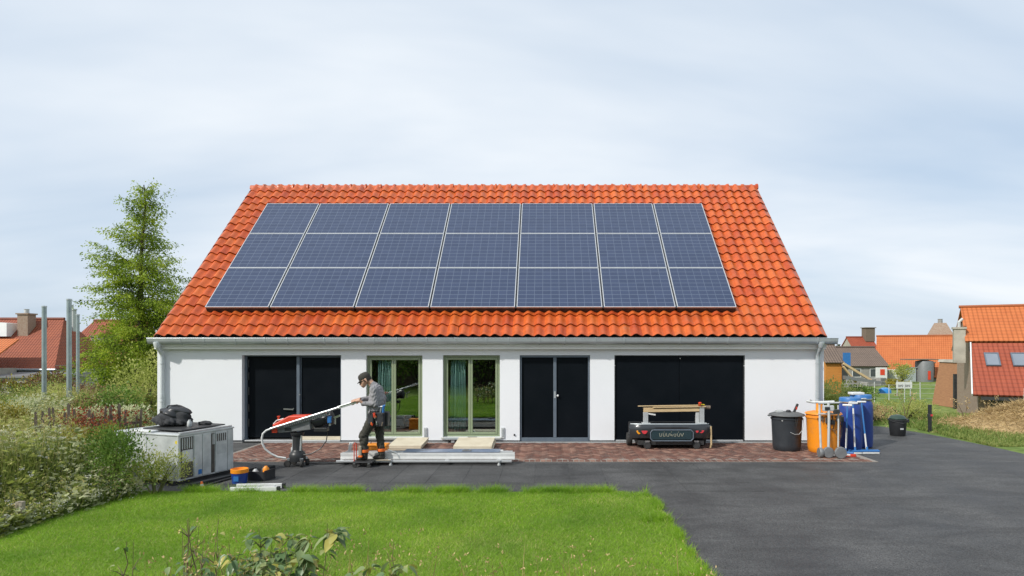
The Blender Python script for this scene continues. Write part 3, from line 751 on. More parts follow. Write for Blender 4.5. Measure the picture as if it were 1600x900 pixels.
# eaves: box soffit, fascia, gutter with joints and brackets, two downpipes
so = MB(); so.box(HX0 + 0.004, HX1 - 0.004, 14.765, YW - 0.003, 2.245, 2.345)
so.box(HX0 + 0.006, HX1 - 0.006, 14.80, YW - 0.003, 2.185, 2.243)
hp(so, 'fascia', M['white_paint'], bevel=0.006)
so = MB(); so.box(HX0 + 0.012, HX1 - 0.012, 14.80, YW - 0.004, 2.347, 2.445)
hp(so, 'rafter_board', M['oldwood'])
GX0, GX1, GY, GZ, GR = -9.13, 6.66, 14.685, 2.438, 0.078
gu = MB()
nn = 12
def garc(r, z=0): return [(GY + r * math.cos(math.pi + math.pi * k / nn), GZ + r * 1.75 * math.sin(math.pi + math.pi * k / nn) + z) for k in range(nn + 1)]
outp = garc(GR); inn = garc(GR - 0.006)
gu.prism(outp + inn[::-1], 'x', GX0, GX1)
for x in (GX0, GX1):
    e = 0.004 if x == GX0 else -0.004
    gu.prism(outp, 'x', x, x + e)
gu.tube([(GX0, GY - GR, GZ), (GX1, GY - GR, GZ)], 0.011, 8)
gutter = hp(gu, 'gutter', M['zinc'], smooth=True)
jm = MB(); o1 = garc(GR + 0.006); o2 = garc(GR - 0.001); jm.prism(o1 + o2[::-1], 'x', -0.016, 0.016)
jm.tube([(-0.016, GY - GR, GZ), (0.016, GY - GR, GZ)], 0.015, 8)
jme = jm.mesh('gutter_bracket', M['zinc'])
for x in [GX0 + 0.78 + i * 0.63 for i in range(25)]:
    if x < GX1 - 0.1: link('gutter_bracket', jme, gutter, (x + random.uniform(-.12, .12), 0, 0))
def downpipe(x, m, name='downpipe'):
    b = MB(); r = 0.048
    pts = [(x, GY, GZ - 0.07), (x, GY + 0.005, 2.26), (x, GY + 0.03, 2.21), (x - 0.0, YW - 0.12, 2.13), (x, YW - 0.066, 2.06), (x, YW - 0.062, 1.98), (x, YW - 0.062, 0.03)]
    b.tube(pts, r, 14)
    b.lathe([(0.085, 0.06), (0.085, 0.02), (0.05, -0.07)], 16, (x, GY, 2.29))
    o = hp(b, name, m, smooth=True)
    for z in (1.86, 0.98, 0.35):
        c = MB(); c.tube([(x, YW - 0.062, z - 0.018), (x, YW - 0.062, z + 0.018)], r + 0.008, 14); c.box(x - 0.012, x + 0.012, YW - 0.02, YW, z - 0.014, z + 0.014)
        sp(c, 'pipe_clip', m, o)
    c = MB(); c.tube([(x, YW - 0.062, 1.05), (x, YW - 0.062, 1.16)], r + 0.005, 14)
    sp(c, 'socket', m, o)
    return o
downpipe(-8.93, M['pvc']); downpipe(6.30, M['zinc'])

# ---- windows
def window(key):
    x0, x1, z0, z1 = OPEN[key]
    y = YW + 0.085; f = 0.055; dpt = 0.07
    b = MB()
    b.box(x0, x0 + f, y, y + dpt, z0, z1); b.box(x1 - f, x1, y, y + dpt, z0, z1)
    b.box(x0 + f, x1 - f, y, y + dpt, z1 - f, z1); b.box(x0 + f, x1 - f, y, y + dpt, z0, z0 + f)
    w = hp(b, 'window', M['sage'], bevel=0.004)
    xm = (x0 + x1) / 2 - 0.03
    for a, c in ((x0 + f + 0.003, xm - 0.002), (xm + 0.002, x1 - f - 0.003)):
        s = MB(); t = 0.05; yy = y - 0.014; zz0, zz1 = z0 + f + 0.003, z1 - f - 0.003
        s.box(a, a + t, yy, yy + 0.06, zz0, zz1); s.box(c - t, c, yy, yy + 0.06, zz0, zz1)
        s.box(a + t, c - t, yy, yy + 0.06, zz1 - t, zz1); s.box(a + t, c - t, yy, yy + 0.06, zz0, zz0 + t)
        sp(s, 'sash', M['sage'], w, bevel=0.004)
        p = MB(); p.box(a + t - 0.005, c - t + 0.005, yy + 0.025, yy + 0.033, zz0 + t - 0.005, zz1 - t + 0.005)
        sp(p, 'pane', M['pane'], w)
        h = MB(); h.lathe([(0.006, 0), (0.006, 0.05)], 8, (a + 0.02 if a > xm else c - 0.02, yy - 0.008, zz1 - 0.13)); sp(h, 'hinge', M['steel'], w)
    s = MB(); s.box(x0 - 0.03, x1 + 0.03, YW - 0.06, y - 0.002, z0 - 0.045, z0 - 0.004); sp(s, 'sill', M['sill'], w, bevel=0.005)
    return w
window('w1'); window('w2')
for x in (-2.86, -1.055):                                       # small grey wall plates beside the windows
    b = MB(); b.box(x, x + 0.075, YW - 0.028, YW - 0.0, 0.11, 0.36); o = hp(b, 'wall_plate', M['lgrey'], bevel=0.006)
    c = MB(); c.box(x + 0.02, x + 0.055, YW - 0.034, YW - 0.029, 0.15, 0.33); sp(c, 'cover', M['zinc'], o, bevel=0.003)
vt = MB(); vt.lathe([(0.022, 0.0), (0.022, 0.02), (0.014, 0.028)], 12, (-0.75, YW, 0.19), M=Matrix.Rotation(R(90), 4, 'X')); hp(vt, 'wall_outlet', M['darkmetal'])

def curtain(x0, x1, label):
    b = MB(); n = 40; pts = []
    for i in range(n + 1):
        t = i / n; x = x0 + (x1 - x0) * t
        pts.append((x, YW + 0.205 + 0.03 * math.sin(t * 2 * math.pi * 5.5) + 0.012 * math.sin(t * 31)))
    vs = [(x, y, 0.10) for x, y in pts] + [(x0 + (x - x0) * 0.82 + 0.05, y, 2.2) for x, y in pts]
    m = n + 1
    b.add(vs, [(i, i + 1, m + i + 1, m + i) for i in range(n)])
    o = b.build('curtain', M['curtain'], smooth=True); md = o.modifiers.new('thick', 'SOLIDIFY'); md.thickness = 0.004
    tag(o, label, 'curtain', 'curtains behind the windows')
curtain(-4.02, -3.62, 'teal curtain behind the window next to the worker')
curtain(-2.30, -1.90, 'pale teal curtain behind the window nearest the double door')
# a bright doorway-like board standing in the dark room behind the first window
b = MB(); b.box(-3.35, -3.10, 16.6, 16.63, 1.1, 2.2); o = b.build('blind', M['whiteplastic']); tag(o, 'pale blind panel hanging inside behind the window by the worker', 'blind')

# ---- doors
def leaf(parent, x0, x1, y, z0, z1, fr=0.0, m='navy'):
    b = MB(); b.box(x0 + fr, x1 - fr, y, y + 0.035, z0 + fr, z1 - fr); sp(b, 'leaf', M[m], parent, bevel=0.003)
    if fr:
        q = MB(); q.box(x0, x0 + fr, y - 0.012, y + 0.04, z0, z1); q.box(x1 - fr, x1, y - 0.012, y + 0.04, z0, z1)
        q.box(x0 + fr, x1 - fr, y - 0.012, y + 0.04, z1 - fr, z1); q.box(x0 + fr, x1 - fr, y - 0.012, y + 0.04, z0, z0 + fr * 1.3)
        sp(q, 'leaf_frame', M['slate'], parent, bevel=0.003)
# left double door, deep reveal
x0, x1, z0, z1 = OPEN['d1']
b = MB(); b.box(x0 + 0.003, x0 + 0.05, YW + 0.13, YW + 0.26, z0, z1 - 0.003); b.box(x1 - 0.035, x1 - 0.003, YW + 0.06, YW + 0.26, z0, z1 - 0.003); b.box(x0 + 0.05, x1 - 0.035, YW + 0.10, YW + 0.26, z1 - 0.03, z1 - 0.003)
d1 = hp(b, 'double_door', M['slate'], bevel=0.003)
leaf(d1, x0 + 0.052, -5.875, YW + 0.19, 0.10, z1 - 0.033)
leaf(d1, -5.795, x1 - 0.037, YW + 0.155, 0.10, z1 - 0.033, fr=0.022)
b = MB(); b.box(-5.872, -5.80, YW + 0.10, YW + 0.20, 0.06, z1 - 0.031); sp(b, 'mullion', M['slate'], d1, bevel=0.004)
b = MB(); b.box(x0 + 0.05, x1 - 0.037, YW + 0.02, YW + 0.24, 0.031, 0.058); sp(b, 'threshold', M['alu'], d1, bevel=0.003)
b = MB(); b.box(-5.79, x1 - 0.037, YW + 0.11, YW + 0.15, 0.06, 0.135); sp(b, 'kick_plate', M['cream'], d1, bevel=0.003)
b = MB(); b.bar((-6.20, YW + 0.155, 0.775), (-5.97, YW + 0.155, 0.765), 0.018, 0.03); b.bar((-6.18, YW + 0.16, 0.77), (-6.18, YW + 0.19, 0.77), 0.018, 0.018); b.bar((-6.02, YW + 0.16, 0.765), (-6.02, YW + 0.19, 0.765), 0.018, 0.018); b.bar((-5.985, YW + 0.15, 0.765), (-5.955, YW + 0.15, 0.795), 0.014, 0.02)
sp(b, 'handle', M['steel'], d1)
b = MB(); b.lathe([(0.016, 0), (0.016, 0.02)], 10, (-5.79, YW + 0.09, 1.12), M=Matrix.Rotation(R(90), 4, 'X')); sp(b, 'lock', M['steel'], d1)
for z in (0.45, 0.8, 1.2, 1.55, 1.85):
    b = MB(); b.box(x0 + 0.056, x0 + 0.09, YW + 0.165, YW + 0.189, z - 0.09, z + 0.09); sp(b, 'hinge', M['darkmetal'], d1)
# middle double door
x0, x1, z0, z1 = OPEN['d2']
b = MB(); b.box(x0 + 0.002, x0 + 0.045, YW + 0.03, YW + 0.14, z0, z1 - 0.003); b.box(x1 - 0.045, x1 - 0.002, YW + 0.03, YW + 0.14, z0, z1 - 0.003); b.box(x0 + 0.045, x1 - 0.045, YW + 0.03, YW + 0.14, z1 - 0.05, z1 - 0.003)
d2 = hp(b, 'double_door', M['slate'], bevel=0.003)
leaf(d2, x0 + 0.047, 0.155, YW + 0.075, 0.12, z1 - 0.053); leaf(d2, 0.235, x1 - 0.047, YW + 0.075, 0.12, z1 - 0.053)
b = MB(); b.box(0.158, 0.232, YW + 0.045, YW + 0.12, 0.12, z1 - 0.053); sp(b, 'mullion', M['slate'], d2, bevel=0.004)
b = MB(); b.box(x0 + 0.047, x1 - 0.047, YW + 0.015, YW + 0.13, 0.031, 0.117); sp(b, 'threshold', M['slate'], d2, bevel=0.006)
b = MB(); b.lathe([(0.02, 0), (0.02, 0.03), (0.026, 0.035), (0.026, 0.055), (0.012, 0.065)], 12, (0.262, YW + 0.075, 1.10), M=Matrix.Rotation(R(90), 4, 'X')); sp(b, 'knob', M['whiteplastic'], d2, smooth=True)
b = MB(); b.box(0.175, 0.215, YW + 0.036, YW + 0.044, 1.04, 1.20); sp(b, 'lock_plate', M['zinc'], d2)
# garage door
x0, x1, z0, z1 = OPEN['g']
b = MB(); b.box(x0 + 0.002, x0 + 0.025, YW + 0.02, YW + 0.12, z0, z1 - 0.003); b.box(x1 - 0.03, x1 - 0.002, YW + 0.02, YW + 0.12, z0, z1 - 0.003); b.box(x0 + 0.025, x1 - 0.03, YW + 0.02, YW + 0.12, z1 - 0.02, z1 - 0.003)
g = hp(b, 'garage_door', M['darkmetal'])
xm = (x0 + x1) / 2
leaf(g, x0 + 0.027, xm - 0.004, YW + 0.05, 0.07, z1 - 0.022); leaf(g, xm + 0.004, x1 - 0.032, YW + 0.05, 0.07, z1 - 0.022)
b = MB(); b.box(x0 + 0.027, x1 - 0.032, YW + 0.03, YW + 0.10, 0.031, 0.066); sp(b, 'threshold', M['alu'], g, bevel=0.004)
b = MB(); b.lathe([(0.012, 0), (0.012, 0.012)], 8, (xm + 0.02, YW + 0.05, 1.97), M=Matrix.Rotation(R(90), 4, 'X')); sp(b, 'screw', M['whiteplastic'], g)
for zz in (1.8,):
    for xx in (x0 + 0.01, x1 - 0.016):
        b = MB(); b.lathe([(0.01, 0), (0.01, 0.01)], 8, (xx, YW + 0.02, zz), M=Matrix.Rotation(R(90), 4, 'X')); sp(b, 'screw', M['whiteplastic'], g)

# ------------------------------------------------------------------ solar panels
ORD = ['first', 'second', 'third', 'fourth', 'fifth', 'sixth', 'seventh']
ROWN = ['bottom', 'middle', 'top']
def uvquad(name, w, h, z, nu, nv, m):
    me = bpy.data.meshes.new(name); me.from_pydata([(-w/2, 0, z), (w/2, 0, z), (w/2, h, z), (-w/2, h, z)], [], [(0, 1, 2, 3)])
    uv = me.uv_layers.new(name='UVMap')
    for i, c in enumerate(((0, 0), (nu, 0), (nu, nv), (0, nv))): uv.data[i].uv = c
    me.materials.append(m); return me
M['pframe'] = mat('panel_frame_aluminium', (0.56, 0.58, 0.60), (0.48, 0.50, 0.52), rough=0.4, metal=0.3, scale=4)
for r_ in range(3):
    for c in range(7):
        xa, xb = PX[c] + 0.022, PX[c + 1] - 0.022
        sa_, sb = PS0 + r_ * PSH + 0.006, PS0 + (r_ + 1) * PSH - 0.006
        w, h = xb - xa, sb - sa_
        base = RP((xa + xb) / 2, sa_, 0.21)
        lab = f'solar panel in the {ROWN[r_]} row, ' + ('leftmost column' if c == 0 else 'rightmost column' if c == 6 else f'{ORD[c]} column from the left')
        e = empty('solar_panel', base, label=lab, cat='solar panel', group='solar panels in three rows on the roof')
        e.rotation_euler = (TH + random.uniform(-.0012, .0012), random.uniform(-.0012, .0012), 0)
        f = MB(); t = 0.017
        f.box(-w/2, -w/2 + t, 0, h, -0.032, 0.006); f.box(w/2 - t, w/2, 0, h, -0.032, 0.006)
        f.box(-w/2 + t, w/2 - t, 0, t, -0.032, 0.006); f.box(-w/2 + t, w/2 - t, h - t, h, -0.032, 0.006)
        f.build('frame', M['pframe'], e)
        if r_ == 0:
            q = MB(); q.box(-w/2 + 0.002, w/2 - 0.002, 0.004, 0.03, -0.165, -0.033); q.build('shadow_gap_strip', M['black'], e)  # added black strip standing in for the shadow gap below the bottom row
        if c < 6:
            q = MB(); q.box(w/2 + 0.001, w/2 + 0.043, -0.006, h + 0.006, -0.045, -0.022); q.build('column_gap_shade', M['black'], e)  # black strip added between columns so the gap looks dark and shaded
        nu = max(7, round((w - 2 * t) / 0.2)); nv = 10
        me = uvquad('laminate', w - 2*t - 0.002, h - 2*t - 0.002, 0.0, nu, nv, M['cells'])
        for v in me.vertices: v.co.y += t + 0.001
        o = link('laminate', me, e); md = o.modifiers.new('thick', 'SOLIDIFY'); md.thickness = 0.006; md.offset = -1
        for bx in (-w * 0.3, w * 0.3):
            for by in (h * 0.2, h * 0.8):
                br = MB(); br.box(bx - 0.02, bx + 0.02, by - 0.1, by + 0.1, -0.195, -0.033)
                br.build('mounting_bracket', M['darkmetal'], e)

# ------------------------------------------------------------------ things in the yard
def RX(a): return Matrix.Rotation(a, 4, 'X')
def RY(a): return Matrix.Rotation(a, 4, 'Y')
def wheel(name, parent, c, r, w, axis='y', tyre='rubber', rim='lgrey'):
    """tyre mesh with a rim as sub-part; c in the parent's local space"""
    Mx = RX(R(90)) if axis == 'y' else RY(R(90))
    b = MB(); b.lathe([(r * 0.62, -w/2), (r * 0.92, -w/2), (r, -w * 0.3), (r, w * 0.3), (r * 0.92, w/2), (r * 0.62, w/2)], 20, (0, 0, 0), M=Mx)
    o = b.build(name, M[tyre], parent, smooth=True, loc=c)
    q = MB(); q.lathe([(0.001, -w * 0.32), (r * 0.25, -w * 0.5), (r * 0.35, -w * 0.3), (r * 0.63, -w * 0.36), (r * 0.63, w * 0.36), (r * 0.35, w * 0.3), (r * 0.25, w * 0.5), (0.001, w * 0.32)], 16, (0, 0, 0), M=Mx)
    q.build('rim', M[rim], o, smooth=True)
    return o

# ---- pole machine on a castor pillar
mc = Vector((-4.69, 12.05, 0))
ma = empty('pole_machine', mc, label='red and grey tilted machine on a black castor pillar feeding a pole', cat='machine')
def mp_(mb, name, m, **k): return mb.build(name, m, parent=ma, loc=tuple(-mc), **k)
b = MB(); b.lathe([(0.145, 0.10), (0.15, 0.13), (0.15, 0.22), (0.125, 0.27), (0.095, 0.29), (0.085, 0.32), (0.085, 0.56), (0.11, 0.585), (0.12, 0.61), (0.12, 0.64)], 24, (mc.x, mc.y, 0)); pillar = mp_(b, 'pillar', M['black'], smooth=True)
b = MB(); b.tube([(mc.x - 0.09, mc.y, 0.30), (mc.x - 0.09, mc.y, 0.585)], 0.012, 8); b.tube([(mc.x + 0.075, mc.y - 0.05, 0.30), (mc.x + 0.09, mc.y - 0.05, 0.585)], 0.017, 8); sp(b, 'guide_rod', M['alu'], pillar); 
for i, (ax, ay) in enumerate(((-0.15, -0.10), (0.13, -0.12), (-0.12, 0.13), (0.15, 0.10))):
    wheel('castor', ma, (ax, ay, 0.065), 0.063, 0.045, 'x' if i % 2 else 'y', 'rubber', 'steel')
    b = MB(); b.bar((mc.x + ax, mc.y + ay, 0.14), (mc.x + ax * 0.7, mc.y + ay * 0.7, 0.15), 0.06, 0.05); mp_(b, 'castor_fork', M['steel'], bevel=0.006)
b = MB(); b.lathe([(0.07, 0), (0.085, 0.02), (0.085, 0.17), (0.06, 0.2)], 18, (mc.x - 0.12, mc.y + 0.22, 0.14)); mp_(b, 'motor_drum', M['lgrey'], smooth=True)
def xz(pts): return pts
hs = MB(); hs.prism([(-5.10, 0.715), (-4.43, 0.905), (-4.40, 0.70), (-4.98, 0.640), (-5.09, 0.665)], 'y', 11.93, 12.19); mp_(hs, 'housing', M['mgrey'], bevel=0.012)
hs = MB(); hs.box(-4.88, -4.76, 11.918, 11.928, 0.685, 0.735); mp_(hs, 'housing_slot', M['black'], bevel=0.004)
hs = MB(); hs.prism([(-5.13, 0.79), (-5.10, 0.725), (-4.45, 0.915), (-4.47, 0.965), (-4.82, 0.955)], 'y', 11.95, 12.22); cover = mp_(hs, 'cover', M['red'], bevel=0.02)
b = MB(); b.box(-5.045, -5.02, 12.0, 12.03, 0.86, 0.93); b.box(-5.05, -5.01, 11.99, 12.04, 0.93, 0.95); sp(b, 'lever', M['red'], cover)
b = MB(); b.tube([(-5.12, 12.0, 0.80), (-5.06, 12.0, 0.865), (-4.98, 12.0, 0.885), (-4.93, 12.0, 0.90)], 0.012, 8); sp(b, 'grip', M['whiteplastic'], cover, smooth=True)
hs = MB(); hs.box(-5.115, -5.015, 11.90, 12.1, 0.645, 0.735); mp_(hs, 'end_block', M['red'], bevel=0.012)
b = MB(); Mx = Matrix.Translation((-4.40, 12.06, 0.83)) @ RY(R(90 - 13)); b.lathe([(0.06, 0), (0.115, 0.03), (0.12, 0.16), (0.10, 0.19), (0.10, 0.27), (0.125, 0.30), (0.125, 0.38), (0.07, 0.41)], 20, M=Mx); motor = mp_(b, 'motor', M['black'], smooth=True)
b = MB(); b.box(-4.36, -4.12, 11.98, 12.14, 0.655, 0.73); sp(b, 'motor_foot', M['black'], motor, bevel=0.01)
b = MB(); b.cbox((-4.05, 11.96, 0.89), (0.07, 0.08, 0.13)); sp(b, 'blue_valve', M['midblue'], motor, bevel=0.01)
b = MB(); b.tube([(-4.05, 11.96, 0.82), (-4.05, 11.96, 0.77)], 0.02, 10); b.tube([(-3.95, 11.97, 0.80), (-3.95, 11.97, 0.92)], 0.012, 8); b.bar((-3.97, 11.97, 0.92), (-3.86, 11.96, 0.965), 0.03, 0.035); sp(b, 'tap', M['steel'], motor)
b = MB(); b.tube([(-4.10, 12.0, 0.92), (-4.11, 12.0, 0.99), (-4.14, 12.03, 1.0)], 0.012, 8); sp(b, 'red_nipple', M['red'], motor)
b = MB()                                                        # toothed guide rail under the pole
b.prism([(-5.02, 0.735), (-4.05, 1.030), (-4.05, 0.985), (-5.0, 0.70)], 'y', 11.905, 11.925)
rail = mp_(b, 'guide_rail', M['mgrey'])
for i in range(22):
    t = 0.15 + 0.8 * i / 21; c = MB(); c.cbox((-5.02 + 0.97 * t, 11.899, 0.722 + 0.293 * t), (0.018, 0.012, 0.03)); sp(c, 'tooth', M['lgrey'], rail)
b = MB(); b.tube([(-4.133, 12.06, 0.74), (-4.13, 12.06, 0.60), (-4.15, 12.05, 0.47), (-4.25, 12.03, 0.33), (-4.42, 12.0, 0.24), (-4.60, 11.99, 0.215)], 0.010, 8); mp_(b, 'cable', M['black'], smooth=True)
b = MB(); b.tube([(-5.10, 11.88, 0.732), (-5.20, 11.88, 0.695), (-5.265, 11.88, 0.635), (-5.285, 11.88, 0.55), (-5.275, 11.88, 0.45), (-5.23, 11.89, 0.35), (-5.14, 11.92, 0.26), (-5.02, 11.95, 0.19), (-4.88, 11.98, 0.165)], 0.019, 10); mp_(b, 'hose', M['whiteplastic'], smooth=True)
# the pole in the worker's hands
b = MB(); b.tube([(-5.12, 11.87, 0.728), (-4.6, 11.87, 0.890), (-3.84, 11.87, 1.127)], 0.0215, 12)
pole = b.build('aluminium_pole', M['alu'], smooth=True); tag(pole, 'long pale aluminium pole sloping from the machine into the worker\'s hands', 'pole')
b = MB(); b.bar((-3.87, 11.87, 1.118), (-3.48, 11.87, 1.240), 0.03, 0.055); b.bar((-3.84, 11.85, 1.145), (-3.55, 11.85, 1.236), 0.012, 0.02); b.build('clamp_head', M['alu'], pole, bevel=0.008)
b = MB(); b.cbox((-3.50, 11.87, 1.247), (0.10, 0.055, 0.055)); b.build('grip', M['teal'], pole, bevel=0.012)
b = MB(); pts = [(-4.50, 12.10, 0.035), (-4.45, 12.15, 0.033), (-4.25, 12.20, 0.017), (-4.05, 12.22, 0.017), (-3.95, 12.26, 0.017), (-3.80, 12.36, 0.017), (-3.72, 12.52, 0.029)]; b.tube(pts, 0.011, 8)
o = b.build('power_cable', M['rubber'], smooth=True); tag(o, 'black cable running over the paving from the machine to the rail rack', 'cable')

# ---- dolly under the worker's front foot
dc = Vector((-3.42, 12.02, 0))
do = empty('dolly', dc, label='small black castor dolly under the worker\'s front foot', cat='dolly')
b = MB(); b.box(-0.19, 0.19, -0.15, 0.15, 0.085, 0.115); b.build('platform', M['black'], do, bevel=0.012)
b = MB(); b.box(-0.15, 0.15, -0.11, 0.11, 0.115, 0.122); b.build('mat', M['rubber'], do)
for sx, sy in ((-0.15, -0.12), (0.12, -0.13), (-0.13, 0.12), (0.15, 0.12)):
    wheel('castor', do, (sx, sy, 0.04), 0.039, 0.032, 'y', 'rubber', 'steel')
    b = MB(); b.box(sx - 0.02, sx + 0.02, sy - 0.025, sy + 0.025, 0.07, 0.085); b.build('castor_plate', M['steel'], do)
b = MB(); b.tube([(-0.17, -0.08, 0.115), (-0.17, -0.08, 0.43), (-0.17, -0.02, 0.45), (-0.17, 0.06, 0.43), (-0.17, 0.06, 0.115)], 0.009, 8); b.build('handle', M['red'], do, smooth=True)

# ---- rail rack with aluminium profiles
rc = Vector((-2.27, 12.40, 0))
ra = empty('rail_rack', rc, label='low rack on four feet holding white rails in front of the windows', cat='rack')
def rp(mb, name, m, **k): return mb.build(name, m, parent=ra, loc=tuple(-rc), **k)
b = MB(); b.box(-3.98, -0.66, 12.10, 12.135, 0.062, 0.098); rp(b, 'side_rail', M['alu'], bevel=0.004)
b = MB(); b.box(-3.98, -0.66, 12.62, 12.655, 0.062, 0.098); rp(b, 'side_rail', M['alu'], bevel=0.004)
for x in (-3.9, -2.96, -1.9, -0.90):
    b = MB(); b.box(x - 0.03, x + 0.03, 12.135, 12.62, 0.065, 0.095); rp(b, 'cross_bar', M['alu'])
for x in (-2.95, -0.90):
    for y in (12.115, 12.64):
        b = MB(); b.tube([(x, y, 0.065), (x, y, 0.03)], 0.022, 10); b.lathe([(0.03, 0.012 if y < 12.4 else 0.018), (0.034, 0.022), (0.03, 0.035)], 12, (x, y, -0.0095 if y < 12.4 else 0)); b.cbox((x - 0.01, y - 0.03, 0.105), (0.06, 0.03, 0.04)); rp(b, 'foot', M['lgrey'], smooth=True)
b = MB(); b.bar((-3.90, 12.6, 0.10), (-3.86, 12.62, 0.36), 0.06, 0.05); b.bar((-3.86, 12.62, 0.34), (-3.80, 12.62, 0.36), 0.05, 0.03); rp(b, 'end_stop', M['whiteplastic'], bevel=0.006)
b = MB(); b.tube([(-3.02, 12.16, 0.30), (-2.86, 12.2, 0.22), (-2.80, 12.2, 0.12)], 0.012, 8); rp(b, 'strap_bar', M['lgrey'])
b = MB(); b.box(-3.40, -2.94, 12.055, 12.19, 0.0985, 0.116); rp(b, 'step_plank', M['greywood'], bevel=0.004)
def profile(x0, x1, y0, y1, z0, z1, label, m='whiteplastic'):
    b = MB(); t = 0.006; h = z1 - z0
    b.prism([(y0, z0), (y1, z0), (y1, z1), (y1 - 0.03, z1), (y1 - 0.03, z1 - t), (y1 - t, z1 - t), (y1 - t, z0 + t), (y0 + t, z0 + t), (y0 + t, z0 + h * 0.42), (y0 + 0.018, z0 + h * 0.42), (y0 + 0.018, z0 + h * 0.55), (y0 + t, z0 + h * 0.55), (y0 + t, z1 - t), (y0 + 0.03, z1 - t), (y0 + 0.03, z1), (y0, z1), (y0, z0 + h * 0.72), (y0 + 0.008, z0 + h * 0.66), (y0 + 0.008, z0 + h * 0.3), (y0, z0 + h * 0.24)], 'x', x0, x1)
    o = b.build('mounting_rail', M[m]); tag(o, label, 'rail', 'mounting rails on the low rack'); return o
profile(-3.93, -0.61, 12.20, 12.33, 0.0985, 0.222, 'front white mounting rail on the low rack, nearest the lawn')
profile(-3.88, -0.66, 12.345, 12.45, 0.0985, 0.228, 'middle white mounting rail lying on the low rack', 'alu')
profile(-3.85, -0.80, 12.47, 12.60, 0.0985, 0.19, 'rear silver mounting rail on the low rack, nearest the house', 'alu')
M['bluefoil'] = mat('blue_grey_sheet', (0.13, 0.17, 0.25), (0.20, 0.24, 0.32), rough=0.35, scale=5)
b = MB(); b.box(-2.75, -0.9, 12.24, 12.60, 0.2285, 0.238); o = b.build('sheet', M['bluefoil'], bevel=0.002); tag(o, 'thin blue grey sheet lying on top of the white rails', 'sheet')
b = MB(); b.box(-1.62, -1.45, 12.27, 12.36, 0.2385, 0.262); b.box(-1.59, -1.50, 12.29, 12.34, 0.262, 0.275); o = b.build('clamp_block', M['mgrey'], bevel=0.004); tag(o, 'small dark clamp block resting on the blue grey sheet', 'clamp')
def slabboard(x0, x1, y0, y1, z0, tilt, th, label, n):
    root = empty('insulation_boards', ((x0 + x1) / 2, y0, 0.017), label=label, cat='boards', group='cream boards leaning below the windows')
    root.rotation_euler = (tilt, 0, 0)
    w = x1 - x0; z = z0
    for i in range(n):
        b = MB(); j = random.uniform(-0.015, 0.015); b.box(-w/2 + j, w/2 + j, 0 + abs(j), y1 - y0 + j, z, z + th); b.build('board', M['cream'], root, bevel=0.004); z += th + 0.0015
slabboard(-3.42, -2.70, 13.75, 14.62, 0.0, R(3.2), 0.034, 'stack of cream boards under the window behind the worker', 3)
slabboard(-1.98, -1.16, 13.65, 14.55, 0.0, R(4.0), 0.036, 'stack of cream boards in front of the window nearest the double door', 3)
b = MB(); b.prism([(13.45, 0.017), (13.62, 0.017), (13.62, 0.055), (13.56, 0.055), (13.54, 0.03), (13.45, 0.03)], 'x', -1.96, -0.92); o = b.build('edge_trim', M['whiteplastic']); tag(o, 'white angle trim lying on the bricks before the cream boards', 'trim')
# grey ledge boards propped at the second window
b = MB(); b.box(-2.36, -1.28, 14.72, 14.86, 0.10, 0.135); b.box(-2.2, -2.12, 14.74, 14.84, 0.03, 0.10); b.box(-1.5, -1.42, 14.74, 14.84, 0.03, 0.10); o = b.build('ledge_board', M['zinc'], bevel=0.004); tag(o, 'grey ledge board on two blocks under the window nearest the double door', 'board')
b = MB(); b.bar((-1.78, 14.5, 0.20), (-1.62, 14.80, 0.155), 0.03, 0.012); o = b.build('loose_strap', M['lgrey']); tag(o, 'grey strap lying over the cream boards towards the window', 'strap')
# orange tool case behind the legs
tcx = Vector((-3.42, 12.82, 0.018)); tcs = empty('tool_case', tcx, label='open orange tool case on the bricks behind the worker\'s legs', cat='tool case')
b = MB(); b.box(-0.26, 0.24, -0.13, 0.13, 0.0, 0.24); b.build('body', M['orange'], tcs, bevel=0.02)
b = MB(); b.box(-0.27, 0.25, -0.14, 0.14, 0.243, 0.29); b.build('lid', M['orange'], tcs, bevel=0.015)
for x in (-0.16, 0.12):
    b = MB(); b.box(x, x + 0.05, -0.146, -0.131, 0.18, 0.27); b.build('latch', M['black'], tcs, bevel=0.004)
b = MB(); b.box(-0.10, 0.10, -0.136, -0.13, 0.05, 0.14); b.build('label_plate', M['cream'], tcs)
b = MB(); b.tube([(-0.1, 0, 0.29), (-0.09, 0, 0.335), (0.07, 0, 0.335), (0.08, 0, 0.29)], 0.012, 8); b.build('handle', M['black'], tcs, smooth=True)

# ---- low dark trolley with tail lights and a wooden frame on top
tc_ = Vector((2.715, 14.05, 0.0)); tr = empty('trolley', tc_, label='low dark trolley with car tail lights in front of the garage door', cat='trolley')
def tp(mb, name, m, **k): return mb.build(name, m, parent=tr, loc=tuple(-tc_), **k)
b = MB()                                                        # bumper: swept section with rounded ends
nsec = 22; sec = [(-0.02, 0.545), (-0.05, 0.50), (-0.055, 0.40), (-0.03, 0.33), (0.0, 0.26), (0.10, 0.24), (0.10, 0.53)]
xs_ = np.linspace(-0.895, 0.895, nsec); base = len(b.v)
for x in xs_:
    e = max(0, (abs(x) - 0.62) / 0.275); off = 0.16 * e ** 2.2
    for (yy, zz) in sec:
        rec = 0.02 if abs(x) < 0.46 and 0.3 < zz < 0.46 else 0
        b.v.append((2.715 + x, 13.93 + yy + off + rec, zz - 0.02 * e ** 2))
ns = len(sec)
for i in range(nsec - 1):
    for j in range(ns):
        j2 = (j + 1) % ns; b.f.append((i*ns + j, i*ns + j2, (i+1)*ns + j2, (i+1)*ns + j)); b.m.append(0)
b.f.append(tuple(range(ns))); b.m.append(0); b.f.append(tuple((nsec-1)*ns + j for j in range(ns))); b.m.append(0)
